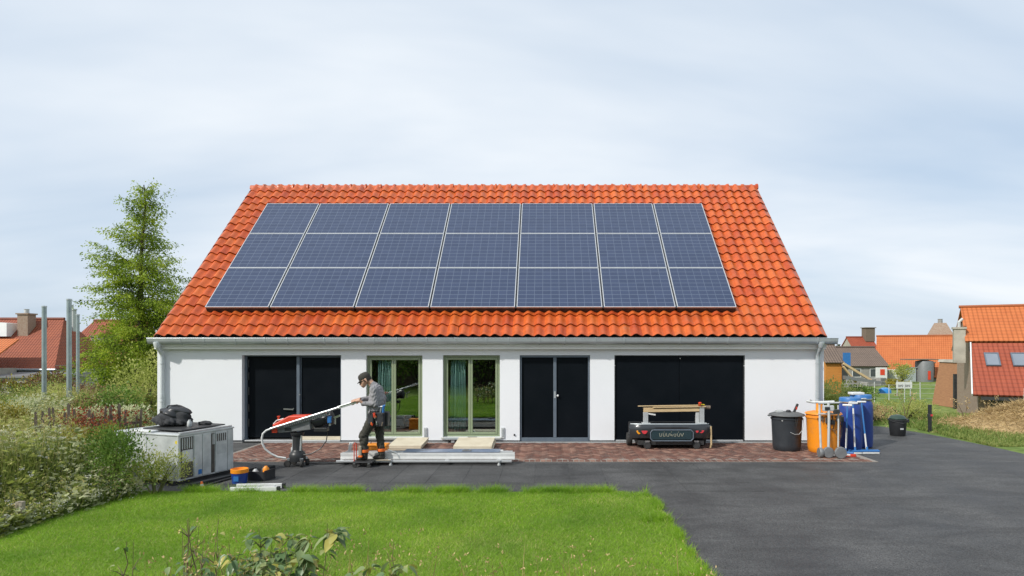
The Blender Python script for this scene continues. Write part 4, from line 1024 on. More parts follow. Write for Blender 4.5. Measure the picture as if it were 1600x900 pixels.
bumper = tp(b, 'bumper', M['carblack'], smooth=True)
b = MB(); b.box(1.87, 3.56, 14.05, 14.72, 0.20, 0.535); tp(b, 'body', M['black'], bevel=0.03)
b = MB(); b.box(2.00, 3.44, 13.99, 14.6, 0.10, 0.20); tp(b, 'chassis', M['darkmetal'])
b = MB(); b.box(2.27, 3.16, 13.868, 13.90, 0.225, 0.445); pnl = tp(b, 'plate_panel', M['teal_dark'], bevel=0.02)
b = MB()
for z in (0.44, 0.205): b.tube([(2.30, 13.866, z), (3.13, 13.866, z)], 0.012, 8)
b.tube([(2.30, 13.866, 0.205), (2.255, 13.868, 0.26), (2.255, 13.868, 0.39), (2.30, 13.866, 0.44)], 0.012, 8); b.tube([(3.13, 13.866, 0.205), (3.18, 13.868, 0.26), (3.18, 13.868, 0.39), (3.13, 13.866, 0.44)], 0.012, 8)
sp(b, 'plate_trim', M['slate'], pnl, smooth=True)
M['scrawl'] = mat('pale_script', (0.26, 0.27, 0.22), (0.2, 0.21, 0.17), rough=0.5, scale=20)
b = MB(); rs = random.Random(5)                                 # unreadable pale script on the panel
xx = 2.44
for k in range(7):
    h = 0.075; w = 0.062
    strokes = [[(0, 1), (0.15, 0.1), (0.8, 0.05), (1, 0.9)], [(0, 0.7), (0.2, 0.1), (0.7, 0), (0.9, 0.6), (0.3, 0.75)], [(0.1, 1), (0.25, 0), (0.9, 0.15), (0.85, 0.9)], [(0, 0.9), (0.4, 0.1), (0.6, 0.7), (0.95, 0.05)]]
    st_ = strokes[rs.randrange(4)] if k < 6 else [(0, 0.9), (0.45, 0.0), (1, 1)]
    for p, q in zip(st_[:-1], st_[1:]):
        b.bar((xx + p[0]*w, 13.863, 0.30 + p[1]*h), (xx + q[0]*w, 13.863, 0.30 + q[1]*h), 0.012, 0.008, up=(0, 1, 0))
    if k % 2: b.bar((xx + w * 0.4, 13.863, 0.39), (xx + w * 0.55, 13.863, 0.405), 0.01, 0.008, up=(0, 1, 0))
    xx += w + 0.016
sp(b, 'script', M['scrawl'], pnl)
def lens(x0, x1, z0, z1, y, m, nm):
    b = MB(); n = 10; pts = []
    for i in range(n + 1):
        t = i / n; pts.append((x0 + (x1 - x0) * t, z1))
    for i in range(n, -1, -1):
        t = i / n; pts.append((x0 + (x1 - x0) * t, z0 + (z1 - z0) * 0.75 * (abs(2*t - 1)) ** 2.5))
    b.prism(pts, 'y', y, y + 0.05); return sp(b, nm, m, bumper, bevel=0.006)
lens(1.955, 2.06, 0.345, 0.425, 13.895, M['amberlens'], 'tail_light'); lens(2.062, 2.19, 0.35, 0.425, 13.872, M['redlens'], 'tail_light')
lens(3.235, 3.30, 0.375, 0.425, 13.872, M['redlens'], 'tail_light'); lens(3.302, 3.42, 0.37, 0.43, 13.878, M['redlens'], 'tail_light')
b = MB(); b.tube([(2.19, 13.95, 0.556), (3.28, 13.95, 0.556)], 0.016, 10); b.tube([(1.85, 14.1, 0.545), (2.0, 13.97, 0.555), (2.19, 13.95, 0.556)], 0.012, 8); b.tube([(3.28, 13.95, 0.556), (3.45, 13.98, 0.555), (3.57, 14.1, 0.545)], 0.012, 8); tp(b, 'top_rail', M['zinc'], smooth=True)
for x in (2.196, 3.267): wheel('castor', tr, (x - 2.715, -0.10, 0.094), 0.078, 0.055, 'y', 'darkmetal', 'steel')
for x in (2.196, 3.267):
    b = MB(); b.box(x - 0.05, x + 0.05, 13.93, 14.03, 0.165, 0.20); tp(b, 'castor_plate', M['steel'])
for x in (1.87, 3.52): wheel('wheel', tr, (x - 2.715, 0.42, 0.165), 0.148, 0.11, 'x', 'rubber', 'darkmetal')
b = MB(); b.tube([(3.60, 14.02, 0.50), (3.61, 14.02, 0.10), (3.60, 14.05, 0.03)], 0.02, 8); tp(b, 'prop_stick', M['pine'])
b = MB(); b.lathe([(0.15, 0), (0.15, 0.02), (0.12, 0.03)], 18, (2.02, 14.2, 0.537)); tp(b, 'lid', M['black'], smooth=True)
# wooden frame standing on the trolley
fc = Vector((2.715, 14.12, 0.537)); wf = empty('timber_trestle', fc, label='pine beam frame on pale posts standing on the dark trolley', cat='trestle')
def wp(mb, name, m, **k): return mb.build(name, m, parent=wf, loc=tuple(-fc), **k)
for x in (2.185, 3.42):
    b = MB(); b.box(x - 0.052, x + 0.052, 14.08, 14.16, 0.57, 0.80 if x < 3 else 0.93); wp(b, 'post', M['alu'], bevel=0.006)
    b = MB(); b.box(x - 0.09, x + 0.10, 14.05, 14.19, 0.5385, 0.57); wp(b, 'foot', M['lgrey'], bevel=0.005)
b = MB(); b.box(3.29, 3.36, 14.10, 14.17, 0.5385, 0.80); wp(b, 'post', M['lgrey'], bevel=0.005)
b = MB(); b.bar((2.14, 14.12, 0.835), (3.365, 14.12, 0.855), 0.08, 0.065); wp(b, 'beam', M['pine'], bevel=0.004)
b = MB(); b.bar((2.20, 14.12, 0.78), (2.40, 14.12, 0.745), 0.06, 0.03); wp(b, 'brace', M['whiteplastic'])
b = MB(); b.bar((2.14, 14.16, 0.885), (3.36, 14.16, 0.905), 0.10, 0.025); wp(b, 'plank', M['pine'])
b = MB(); b.bar((2.34, 14.09, 0.912), (3.50, 14.09, 0.93), 0.07, 0.02); wp(b, 'plank', M['pine'])
b = MB(); b.bar((2.02, 14.13, 0.935), (3.46, 14.12, 0.958), 0.06, 0.016); wp(b, 'plank', M['pine'])
b = MB(); b.box(3.37, 3.48, 14.07, 14.17, 0.962, 0.975); wp(b, 'yellow_pad', M['yellow'])
b = MB(); b.tube([(3.37, 14.04, 0.955), (3.37, 14.04, 0.99)], 0.012, 8); b.lathe([(0.018, 0), (0.036, 0.01), (0.04, 0.03), (0.022, 0.045)], 12, (3.365, 14.04, 0.985)); b.cbox((3.36, 14.06, 0.965), (0.05, 0.04, 0.02)); wp(b, 'clamp_knob', M['red'], smooth=True)
b = MB(); b.tube([(3.48, 14.2, 0.90), (3.63, 14.2, 0.90)], 0.042, 14); wp(b, 'roll', M['oldwood'], smooth=True)

# ---- bins, barrels, hand truck, brooms
def bin_(c, r, h, m, label, name='lidded_bin'):
    e = empty(name, c, label=label, cat='bin')
    b = MB(); b.lathe([(r*0.80, 0), (r*0.86, 0.02), (r*0.90, 0.12), (r*0.97, h*0.86), (r*0.99, h*0.9), (r*1.03, h*0.91), (r*1.03, h*0.94), (r*0.98, h*0.945), (r*0.98, h)], 36); b.build('body', m, e, smooth=True)
    return e
bb = bin_((5.20, 13.86, 0.014), 0.325, 0.74, M['black'], 'black round bin with cluttered lid, leftmost of the bins')
M['binblack'] = mat('charcoal_bin', (0.022, 0.027, 0.033), (0.034, 0.040, 0.047), rough=0.5, scale=5)
M['lidgrey'] = mat('grey_lid', (0.085, 0.09, 0.092), (0.13, 0.135, 0.135), rough=0.6, scale=7)
bb.children[0].data.materials[0] = M['binblack']
b = MB(); b.lathe([(0.36, 0.745), (0.375, 0.755), (0.36, 0.78), (0.26, 0.815), (0.12, 0.83), (0.001, 0.832)], 36); b.build('lid', M['lidgrey'], bb, smooth=True)
b = MB(); b.bar((-0.33, -0.05, 0.765), (-0.42, -0.05, 0.745), 0.10, 0.025); b.build('lid_grip', M['lidgrey'], bb, bevel=0.008)
b = MB(); b.lathe([(0.014, 0), (0.014, 0.01)], 10, (-0.19, -0.255, 0.66), M=RX(R(90))); b.build('badge', M['whiteplastic'], bb)
b = MB(); b.tube([(-0.04, -0.315, 0.42), (0.05, -0.325, 0.375), (0.15, -0.305, 0.38), (0.23, -0.26, 0.45), (0.265, -0.24, 0.56), (0.26, -0.25, 0.70)], 0.006, 6); b.build('cord', M['lgrey'], bb, smooth=True)
b = MB(); b.tube([(0.0, -0.20, 0.80), (0.05, -0.33, 0.72), (0.075, -0.325, 0.64), (0.09, -0.33, 0.55)], 0.012, 6); b.tube([(0.03, -0.18, 0.80), (0.12, -0.32, 0.73), (0.10, -0.32, 0.60)], 0.009, 6); b.build('strap', M['rubber'], bb, smooth=True)
b = MB(); b.box(-0.24, -0.10, -0.08, 0.04, 0.815, 0.865); o = b.build('clear_tub', M['lgrey'], bevel=0.008, loc=(5.20, 13.86, 0.014)); tag(o, 'small grey tub on the black bin lid', 'tub')
b = MB()
for x, y, s in ((-0.02, -0.1, 0.035), (0.05, -0.08, 0.03), (0.11, -0.1, 0.028), (0.02, -0.02, 0.03)): b.lathe([(s*0.6, 0), (s, s*0.5), (s*0.8, s*1.2), (0.001, s*1.5)], 10, (x, y, 0.822))
b = MB(); b.bar((0.14, -0.05, 0.822), (0.22, -0.05, 1.0), 0.045, 0.05); o = b.build('trowel_handle', M['darkmetal'], bevel=0.012, loc=(5.20, 13.86, 0.014)); tag(o, 'dark tool handle standing up on the black bin lid', 'tool')
b = MB(); b.box(0.17, 0.20, -0.078, -0.073, 0.88, 0.94); b.build('tool_mark', M['red'], o)
b = MB(); b.lathe([(0.05, 0), (0.055, 0.015), (0.045, 0.045), (0.02, 0.055)], 12, (0.0, -0.10, 0.822)); o = b.build('cable_reel', M['black'], smooth=True, loc=(5.20, 13.86, 0.014)); tag(o, 'little black reel on the black bin lid', 'reel')

ob = bin_((5.89, 13.62, 0.014), 0.352, 0.80, M['orange'], 'bright orange round bin hung with tools beside the black bin')
b = MB(); b.lathe([(0.358, 0.802), (0.375, 0.81), (0.36, 0.835), (0.22, 0.865), (0.12, 0.87), (0.001, 0.872)], 36); b.build('lid', M['orange'], ob, smooth=True)
b = MB(); b.lathe([(0.075, 0.87), (0.068, 0.88), (0.066, 1.04), (0.08, 1.05), (0.08, 1.07), (0.001, 1.075)], 20, (-0.11, -0.06, 0)); b.build('spout', M['orange'], ob, smooth=True)
rs = random.Random(3)
for k, (ang_, z, s) in enumerate(((-100, 0.70, 1.0), (-84, 0.66, 0.8), (-62, 0.74, 1.1), (-45, 0.72, 1.0), (-118, 0.74, 0.6))):
    a = R(ang_); x, y = 0.365 * math.cos(a), 0.365 * math.sin(a)
    b = MB(); b.box(x - 0.05*s, x + 0.05*s, y - 0.03, y + 0.02, z - 0.05*s, z + 0.06*s); b.tube([(x, y, z + 0.05*s), (x * 0.97, y * 0.97, 0.835), (x * 0.8, y * 0.8, 0.86)], 0.014, 6); b.tube([(x + 0.02, y - 0.02, z - 0.04*s), (x + 0.04*rs.uniform(-1, 1), y - 0.02, z - 0.16*s)], 0.013*s, 6)
    b.build('hung_tool', M['darkmetal'] if k % 2 else M['oldwood'], ob, bevel=0.006)
b = MB()
def hangwire(p): b.tube(p, 0.006, 6)
hangwire([(-0.05, -0.37, 0.62), (0.0, -0.375, 0.52), (0.10, -0.36, 0.50), (0.18, -0.33, 0.56), (0.22, -0.29, 0.70)]); hangwire([(0.02, -0.375, 0.55), (0.12, -0.36, 0.40), (0.20, -0.32, 0.28)]); hangwire([(0.2, -0.31, 0.68), (0.30, -0.22, 0.50), (0.24, -0.28, 0.34)])
b.build('wire', M['oldwood'], ob, smooth=True)

def barrel(c, r, h, label):
    e = empty('blue_barrel', c, label=label, cat='barrel', group='blue barrels beside the house corner')
    b = MB(); b.lathe([(r*0.86, 0), (r*0.95, 0.02), (r*0.99, 0.10), (r, 0.2), (r, h*0.72), (r*0.985, h*0.80), (r*0.90, h*0.865), (r*0.84, h*0.885), (r*0.84, h*0.90)], 32); b.build('drum', M['blue'], e, smooth=True)
    b = MB(); b.lathe([(r*0.87, h*0.902), (r*0.90, h*0.905), (r*0.90, h*0.985), (r*0.86, h), (r*0.3, h*0.995), (0.001, h*0.995)], 32); b.build('lid', M['midblue'], e, smooth=True)
    b = MB(); b.lathe([(r*0.905, h*0.90), (r*0.93, h*0.91), (r*0.93, h*0.925), (r*0.905, h*0.93)], 32); b.build('lid_ring', M['steel'], e, smooth=True)
    b = MB(); b.tube([(-r*0.5, -r*0.82, h*0.93), (-r*0.3, -r*0.98, h*0.94), (r*0.0, -r*0.98, h*0.94)], 0.012, 8); b.build('lever', M['lgrey'], e)
    return e
barrel((6.63, 13.98, 0.006), 0.245, 1.13, 'blue plastic barrel standing nearer the orange bin')
barrel((7.06, 14.38, 0.0), 0.25, 1.17, 'blue plastic barrel with flat lid, rightmost of the containers')
b = MB(); b.box(-0.18, 0.10, -0.12, 0.10, 0, 0.055); o = b.build('flat_tray', M['whiteplastic'], bevel=0.012, loc=(6.98, 14.36, 1.172)); tag(o, 'flat white tray lying on the rightmost blue barrel', 'tray')

hc = Vector((5.72, 12.86, 0.0)); ht = empty('hand_truck', hc, label='pale grey hand truck with big wheels in front of the orange bin', cat='hand truck')
def htp(mb, name, m, **k): return mb.build(name, m, parent=ht, loc=tuple(-hc), **k)
for i, (x, y, r, ax) in enumerate(((5.87, 12.78, 0.118, 'y'), (5.66, 12.86, 0.11, 'y'), (5.52, 12.90, 0.10, 'x'))):
    wheel('wheel', ht, (x - hc.x, y - hc.y, r + 0.014), r, 0.07, ax, 'mgrey', 'lgrey')
for i in range(3):
    b = MB(); b.tube([[(5.55, 12.95, 0.20), (5.55, 13.0, 0.75), (5.55, 13.02, 1.10)], [(5.69, 12.92, 0.13), (5.71, 12.94, 0.8), (5.71, 12.96, 1.12)], [(5.90, 12.95, 0.22), (5.93, 13.0, 0.7), (5.93, 13.02, 1.06)]][i], [0.022, 0.026, 0.016][i], 12); htp(b, 'upright', M['lgrey'], smooth=True)
b = MB(); b.tube([(5.50, 12.92, 0.125), (5.9, 12.82, 0.13)], 0.018, 10); htp(b, 'axle', M['darkmetal'])
for z in (0.88, 1.10):
    b = MB(); b.tube([(5.52, 13.0, z), (5.95, 13.0, z + 0.01)], 0.018, 10); htp(b, 'cross_bar', M['lgrey'], smooth=True)
b = MB(); b.tube([(5.29, 13.04, 1.14), (5.42, 13.03, 1.115), (5.60, 13.02, 1.12), (5.85, 13.02, 1.13)], 0.024, 10); b.tube([(5.44, 13.03, 1.10), (5.40, 13.03, 1.15), (5.34, 13.0, 1.18)], 0.010, 8); htp(b, 'handle', M['whiteplastic'], smooth=True)
b = MB(); b.box(5.60, 5.82, 12.93, 13.02, 0.94, 1.06); htp(b, 'hub_box', M['lgrey'], bevel=0.02)
b = MB(); b.box(5.62, 5.72, 12.915, 12.93, 0.97, 1.03); htp(b, 'hub_plate', M['black'], bevel=0.004)
b = MB(); b.box(5.80, 5.92, 12.90, 12.97, 0.90, 0.98); htp(b, 'brake', M['darkmetal'], bevel=0.012)
b = MB(); b.box(5.58, 5.95, 12.99, 13.16, 0.022, 0.036); htp(b, 'toe_plate', M['lgrey'])

def broom(x, y, w, ztop, blue0, label, lean, lean_y=0.22, hr=0.0):
    e = empty('push_broom', (x, y, 0.0), label=label, cat='broom', group='blue push brooms leaning on the barrels', rz=hr)
    b = MB(); b.box(-w/2, w/2, -0.045, 0.045, 0.045, 0.085); b.build('head', M['midblue'], e, bevel=0.01)
    b = MB(); b.box(-w/2 + 0.01, w/2 - 0.01, -0.04, 0.04, 0.008, 0.044); b.build('bristles', M['whiteplastic'], e)
    zm = blue0; f = lambda z: (lean * z, lean_y * z, z)
    b = MB(); b.tube([f(0.08), f(zm)], 0.0165, 10); b.build('lower_pole', M['whiteplastic'], e, smooth=True)
    b = MB(); b.tube([f(zm), f(ztop)], 0.0165, 10); b.build('upper_pole', M['midblue'], e, smooth=True)
    b = MB(); b.tube([(lean*ztop - 0.09, lean_y*ztop, ztop + 0.01), (lean*ztop + 0.09, lean_y*ztop, ztop + 0.01)], 0.022, 10); b.build('grip', M['whiteplastic'], e, smooth=True)
    b = MB(); b.lathe([(0.026, 0.08), (0.02, 0.15)], 10); b.build('collar', M['midblue'], e)
    return e
broom(6.18, 13.22, 0.30, 1.02, 0.56, 'blue headed broom nearest the hand truck', 0.02, 0.12, R(-30))
broom(6.46, 13.40, 0.26, 1.04, 0.95, 'blue headed broom with white pole between the other two brooms', 0.015, 0.12)
broom(6.72, 13.42, 0.50, 1.07, 0.42, 'wide blue headed broom, rightmost of the three brooms', -0.06, 0.10)
b = MB(); b.cbox((6.22, 12.98, 0.045), (0.10, 0.05, 0.05)); b.tube([(6.15, 12.98, 0.03), (6.05, 12.97, 0.024)], 0.01, 6); o = b.build('red_block', M['red'], bevel=0.01); tag(o, 'small red block on the ground beside the hand truck wheel', 'block')

bk_ = empty('black_bucket', (8.86, 16.15, 0.0), label='black bucket with dark lid standing alone by the grass on the right', cat='bucket')
b = MB(); b.lathe([(0.165, 0), (0.175, 0.01), (0.21, 0.38), (0.225, 0.385), (0.225, 0.42), (0.205, 0.42), (0.20, 0.40)], 28); b.build('body', M['black'], bk_, smooth=True)
b = MB(); b.lathe([(0.19, 0.40), (0.20, 0.44), (0.15, 0.50), (0.05, 0.53), (0.001, 0.53)], 20); M['dgreen'] = mat('dark_green_plastic', (0.02, 0.045, 0.035), (0.03, 0.06, 0.045), rough=0.45, scale=6); b.build('lid', M['dgreen'], bk_, smooth=True)
b = MB(); b.tube([(-0.225, 0, 0.40), (-0.20, -0.14, 0.37), (0, -0.235, 0.33), (0.20, -0.14, 0.37), (0.225, 0, 0.40)], 0.007, 6); b.build('handle', M['darkmetal'], bk_, smooth=True)
b = MB(); b.box(-0.04, 0.04, -0.199, -0.19, 0.17, 0.21); b.build('sticker', M['lgrey'], bk_)
b = MB(); b.box(0.20, 0.27, -0.05, 0.05, 0.33, 0.42); b.build('side_grip', M['black'], bk_, bevel=0.01)
ps = empty('marker_post', (10.12, 16.9, -0.01), label='thin black post with a red reflector at the edge of the grass', cat='post')
b = MB(); b.box(-0.04, 0.04, -0.03, 0.03, 0, 0.72); b.build('shaft', M['black'], ps, bevel=0.008)
b = MB(); b.box(-0.05, 0.05, -0.036, 0.036, 0.40, 0.48); b.build('band', M['darkmetal'], ps); b = MB(); b.box(0.0, 0.055, -0.045, -0.037, 0.42, 0.47); b.build('reflector', M['redlens'], ps)

# ---- galvanised unit on skids
ac = empty('ventilation_unit', (-5.95, 10.35, 0.0), rz=R(-20), label='galvanised metal ventilation unit standing at the edge of the weeds', cat='ventilation unit')
AX0, AY1, AZ0, AZ1 = -1.446, 1.10, 0.07, 0.80
b = MB(); b.box(AX0, 0, 0, AY1, AZ0, AZ1); b.build('casing', M['galv'], ac, bevel=0.008)
b = MB(); b.box(AX0 - 0.015, 0.015, -0.015, AY1 + 0.015, AZ1 + 0.001, AZ1 + 0.028); b.build('top_sheet', M['galv'], ac, bevel=0.006)
b = MB(); b.bar((-0.002, 0.01, AZ1 + 0.045), (-0.03, AY1 - 0.02, AZ1 + 0.045), 0.05, 0.03); b.build('top_rail', M['alu'], ac, bevel=0.004)
M['grille'] = mat('dark_grille', (0.09, 0.08, 0.065), (0.05, 0.045, 0.04), rough=0.6, scale=10)
for y0_, y1_ in ((0.035, 0.27), (0.63, 0.70)):
    b = MB(); b.box(0.001, 0.005, y0_, y1_, AZ0 + 0.03, AZ1 - 0.03); gb = b.build('grille', M['grille'], ac)
    n = max(2, int((y1_ - y0_) / 0.047))
    for i in range(n):
        c = MB(); y = y0_ + 0.02 + i * (y1_ - y0_ - 0.02) / n; c.box(0.005, 0.016, y, y + 0.012, AZ1 - 0.22, AZ1 - 0.04); c.build('slat', M['galv'], gb)
b = MB(); b.box(0.005, 0.012, 0.06, 0.26, 0.36, 0.56); b.build('access_plate', M['galv'], ac, bevel=0.003)
for y0_, y1_, z0_, z1_ in ((0.285, 0.44, AZ0 + 0.02, AZ1 - 0.02), (0.45, 0.615, AZ0 + 0.02, AZ1 - 0.02), (0.715, 0.96, AZ0 + 0.02, AZ1 - 0.02), (0.972, 1.09, AZ0 + 0.02, AZ1 - 0.02)):
    b = MB(); b.box(0.001, 0.013, y0_, y1_, z0_, z1_); b.build('side_panel', M['galv'], ac, bevel=0.003)
for i in range(5):
    c = MB(); y = 0.735 + i * 0.043; c.box(0.014, 0.018, y, y + 0.02, AZ1 - 0.18, AZ1 - 0.05); c.build('vent_slot', M['grille'], ac)
b = MB(); b.box(0.014, 0.016, 0.74, 0.93, 0.40, 0.56); b.build('notice', M['lgrey'], ac)
b = MB(); b.box(0.014, 0.016, 0.36, 0.43, 0.12, 0.20); b.build('blue_sticker', M['midblue'], ac)
b = MB(); b.lathe([(0.028, 0), (0.028, 0.002)], 14, (-0.05, -0.001, 0.70), M=RX(R(90))); b.build('yellow_sticker', M['yellow'], ac)
for x in (AX0 + 0.012, -0.012):
    b = MB(); b.box(x - 0.014, x + 0.014, -0.008, -0.001, AZ0, AZ1); b.build('corner_trim', M['galv'], ac, bevel=0.002)
b = MB(); b.box(AX0 * 0.5 - 0.006, AX0 * 0.5 + 0.006, -0.005, -0.001, AZ0 + 0.01, AZ1 - 0.01); b.build('seam', M['galv'], ac)
for x in (-1.3, -0.10):
    b = MB(); b.box(x - 0.05, x + 0.05, -0.05, AY1 + 0.25, 0.0, 0.068); b.build('skid', M['darkmetal'], ac, bevel=0.006)
# black deck panel on top and things on it
b = MB(); b.box(-0.98, -0.10, 0.14, 1.02, 0.0, 0.022); o = b.build('deck_sheet', M['darkmetal'], bevel=0.004, loc=(-5.95, 10.35, AZ1 + 0.0625)); o.rotation_euler = (0, 0, R(-20)); tag(o, 'flat black sheet lying on top of the ventilation unit', 'sheet')
b = MB(); b.box(-1.1, -0.62, 0.05, 0.55, 0.0, 0.03); o = b.build('folded_sheet', M['whiteplastic'], bevel=0.01, loc=(-5.95, 10.35, AZ1 + 0.03)); o.rotation_euler = (0, 0, R(-16)); tag(o, 'pale folded sheet under the black sheet on the ventilation unit', 'sheet')
def lump(name, c, r, m, label, cat, seed, flat=0.6, parent=None):
    bm = bmesh.new(); bmesh.ops.create_icosphere(bm, subdivisions=4, radius=1)
    rs = np.random.default_rng(seed); ph = rs.uniform(0, 6, 9)
    for v in bm.verts:
        p = v.co.copy(); s = 1 + 0.16*math.sin(p.x*4+ph[0])*math.sin(p.y*5+ph[1]) + 0.08*math.sin(p.z*7+ph[2]+p.x*5) + 0.025*math.sin(p.y*12+ph[3]+p.z*9)
        v.co = Vector((p.x*r[0]*s, p.y*r[1]*s, max(-0.55, p.z)*r[2]*s))
    me = bpy.data.meshes.new(name); bm.to_mesh(me); bm.free(); me.materials.append(M[m]); me.polygons.foreach_set('use_smooth', [True]*len(me.polygons))
    zmin = min(v.co.z for v in me.vertices)
    o = link(name, me, parent, (c[0], c[1], c[2] - zmin)); 
    if label: tag(o, label, cat)
    return o
TOPZ = AZ1 + 0.0625 + 0.022
wb = lump('work_bag', (-6.47, 11.12, TOPZ), (0.30, 0.22, 0.15), 'cloth', 'crumpled black work bag on top of the ventilation unit', 'bag', 4)
o = lump('flap', (0, 0, 0), (0.25, 0.20, 0.13), 'black', None, None, 8, parent=wb); o.location = (0.02, 0.03, 0.10)
for i, (x, y, z, s) in enumerate(((-0.12, -0.19, -0.03, 0.085), (0.04, -0.21, -0.02, 0.10), (0.17, -0.16, -0.04, 0.08))):
    o = lump('pouch', (0, 0, 0), (s, s * 0.6, s * 0.7), 'cloth', None, None, 20 + i, parent=wb); o.location = (x, y, z)
b = MB(); b.tube([(-0.2, 0.02, 0.12), (-0.1, 0.0, 0.235), (0.05, 0.0, 0.25), (0.2, 0.03, 0.13)], 0.014, 8); b.build('strap', M['cloth'], wb, smooth=True)
b = MB(); b.lathe([(0.035, 0), (0.04, 0.01), (0.036, 0.08), (0.02, 0.10), (0.02, 0.115)], 14); o = b.build('bottle', M['lgrey'], smooth=True, loc=(-6.12, 10.97, TOPZ)); tag(o, 'small pale bottle beside the black bag on the unit', 'bottle')
lump('glove', (-5.98, 11.22, TOPZ), (0.11, 0.07, 0.04), 'cloth', 'dark glove lying behind the bottle on the unit', 'glove', 9)
# black rails beside the unit
b = MB(); b.box(-0.04, 0.04, 0.0, 1.75, 0.0, 0.06); o = b.build('black_beam', M['black'], bevel=0.006, loc=(-5.70, 10.22, 0.0)); o.rotation_euler = (0, 0, R(-22)); tag(o, 'long black beam lying along the right side of the ventilation unit', 'beam')
b = MB(); b.tube([(0, 0, 0.02), (0.1, 0.5, 0.025), (0.22, 0.95, 0.02), (0.3, 1.2, 0.02)], 0.018, 8); o = b.build('grey_pipe', M['darkmetal'], smooth=True, loc=(-5.50, 10.15, 0.0)); tag(o, 'thin dark pipe lying on the asphalt outside the black beam', 'pipe')
bu = empty('paint_bucket', (-5.06, 10.55, 0.006), label='blue bucket with orange rim next to the ventilation unit', cat='bucket')
b = MB(); b.lathe([(0.105, 0), (0.112, 0.005), (0.128, 0.17)], 24); b.build('body', M['blue'], bu, smooth=True)
b = MB(); b.lathe([(0.128, 0.171), (0.136, 0.175), (0.138, 0.235), (0.125, 0.24), (0.118, 0.20)], 24); b.build('rim', M['orange'], bu, smooth=True)
b = MB(); b.box(-0.04, 0.04, -0.128, -0.118, 0.05, 0.13); b.build('sticker', M['midblue'], bu)
ct = empty('black_crate', (-4.86, 10.86, 0.006), rz=R(-15), label='small open black crate with clutter behind the blue bucket', cat='crate')
for sx in (-1, 1):
    b = MB(); b.box(sx*0.19 - 0.008, sx*0.19 + 0.008, -0.13, 0.13, 0.01, 0.17); b.build('side', M['black'], ct)
    b = MB(); b.box(-0.182, 0.182, sx*0.13 - 0.008, sx*0.13 + 0.008, 0.01, 0.15); b.build('side', M['black'], ct)
b = MB(); b.box(-0.2, 0.2, -0.14, 0.14, 0.0, 0.009); b.build('bottom', M['black'], ct)
for i, (x, y, z, m) in enumerate(((-0.08, 0.0, 0.011, 'lgrey'), (0.06, 0.02, 0.011, 'darkmetal'), (0.12, -0.05, 0.011, 'orange'))):
    b = MB(); b.lathe([(0.04, 0), (0.05, 0.02), (0.05, 0.12 + 0.03*i), (0.02, 0.16 + 0.03*i)], 12)
    o = b.build('can', M[m], smooth=True, loc=(-4.86 + x, 10.86 + y, 0.006 + z)); tag(o, ['grey can in the small black crate', 'dark can in the small black crate', 'orange can in the small black crate'][i], 'can', 'cans in the black crate')
pc = empty('ladder_section', (-4.55, 10.02, 0.008), rz=R(4), label='short white ladder section lying at the lawn edge', cat='ladder')
for y in (-0.12, 0.12):
    b = MB(); b.box(-0.34, 0.36, y - 0.02, y + 0.02, 0.0, 0.075); b.build('rail', M['whiteplastic'], pc, bevel=0.005)
for x in (-0.22, 0.02, 0.25):
    b = MB(); b.tube([(x, -0.1, 0.038), (x, 0.1, 0.038)], 0.016, 10); b.build('rung', M['alu'], pc)
for y in (-0.12, 0.12):
    b = MB(); b.box(0.362, 0.41, y - 0.024, y + 0.024, 0.0, 0.08); b.build('end_cap', M['black'], pc, bevel=0.006)
cn = empty('marker_cone', (-5.40, 10.02, 0.016), label='tiny orange and white cone at the lawn edge by the unit', cat='cone')
b = MB(); b.lathe([(0.055, 0), (0.055, 0.012), (0.04, 0.014), (0.03, 0.06)], 16); b.build('base', M['orange'], cn, smooth=True)
b = MB(); b.lathe([(0.0302, 0.0601), (0.022, 0.09)], 16); b.build('white_band', M['whiteplastic'], cn, smooth=True)
b = MB(); b.lathe([(0.0222, 0.0901), (0.012, 0.125), (0.001, 0.13)], 16); b.build('tip', M['hiviz'], cn, smooth=True)
# wooden stake at the left of the lawn
wsx = Vector((-6.62, 8.05, 0.0)); b = MB(); b.box(-0.045, 0.045, -0.03, 0.03, -0.1, 0.31); o = b.build('wooden_stake', M['greywood'], bevel=0.006, loc=tuple(wsx)); tag(o, 'short pale wooden stake at the edge of the lawn, far left', 'stake')
# galvanised poles
M['pole'] = mat('galvanised_pole', (0.30, 0.36, 0.37), (0.22, 0.27, 0.28), rough=0.5, metal=0.3, scale=4)
for (x, y, zt, r, lab) in ((-14.05, 17.9, 3.36, 0.058, 'grey steel pole in the weeds, leftmost of three'), (-12.98, 17.4, 3.52, 0.060, 'tallest grey steel pole in the weeds, middle of three'), (-14.5, 19.8, 3.22, 0.046, 'thin grey steel pole in the weeds, rightmost of three')):
    e = empty('steel_pole', (x, y, tz(x, y)), label=lab, cat='pole', group='steel poles in the weeds')
    h = zt - tz(x, y); b = MB(); b.tube([(0, 0, -0.2), (0, 0, h)], r, 16); b.build('tube', M['pole'], e, smooth=True)
    b = MB(); b.lathe([(r + 0.008, h - 0.02), (r + 0.008, h + 0.02), (0.001, h + 0.03)], 16); b.build('cap', M['zinc'], e, smooth=True)

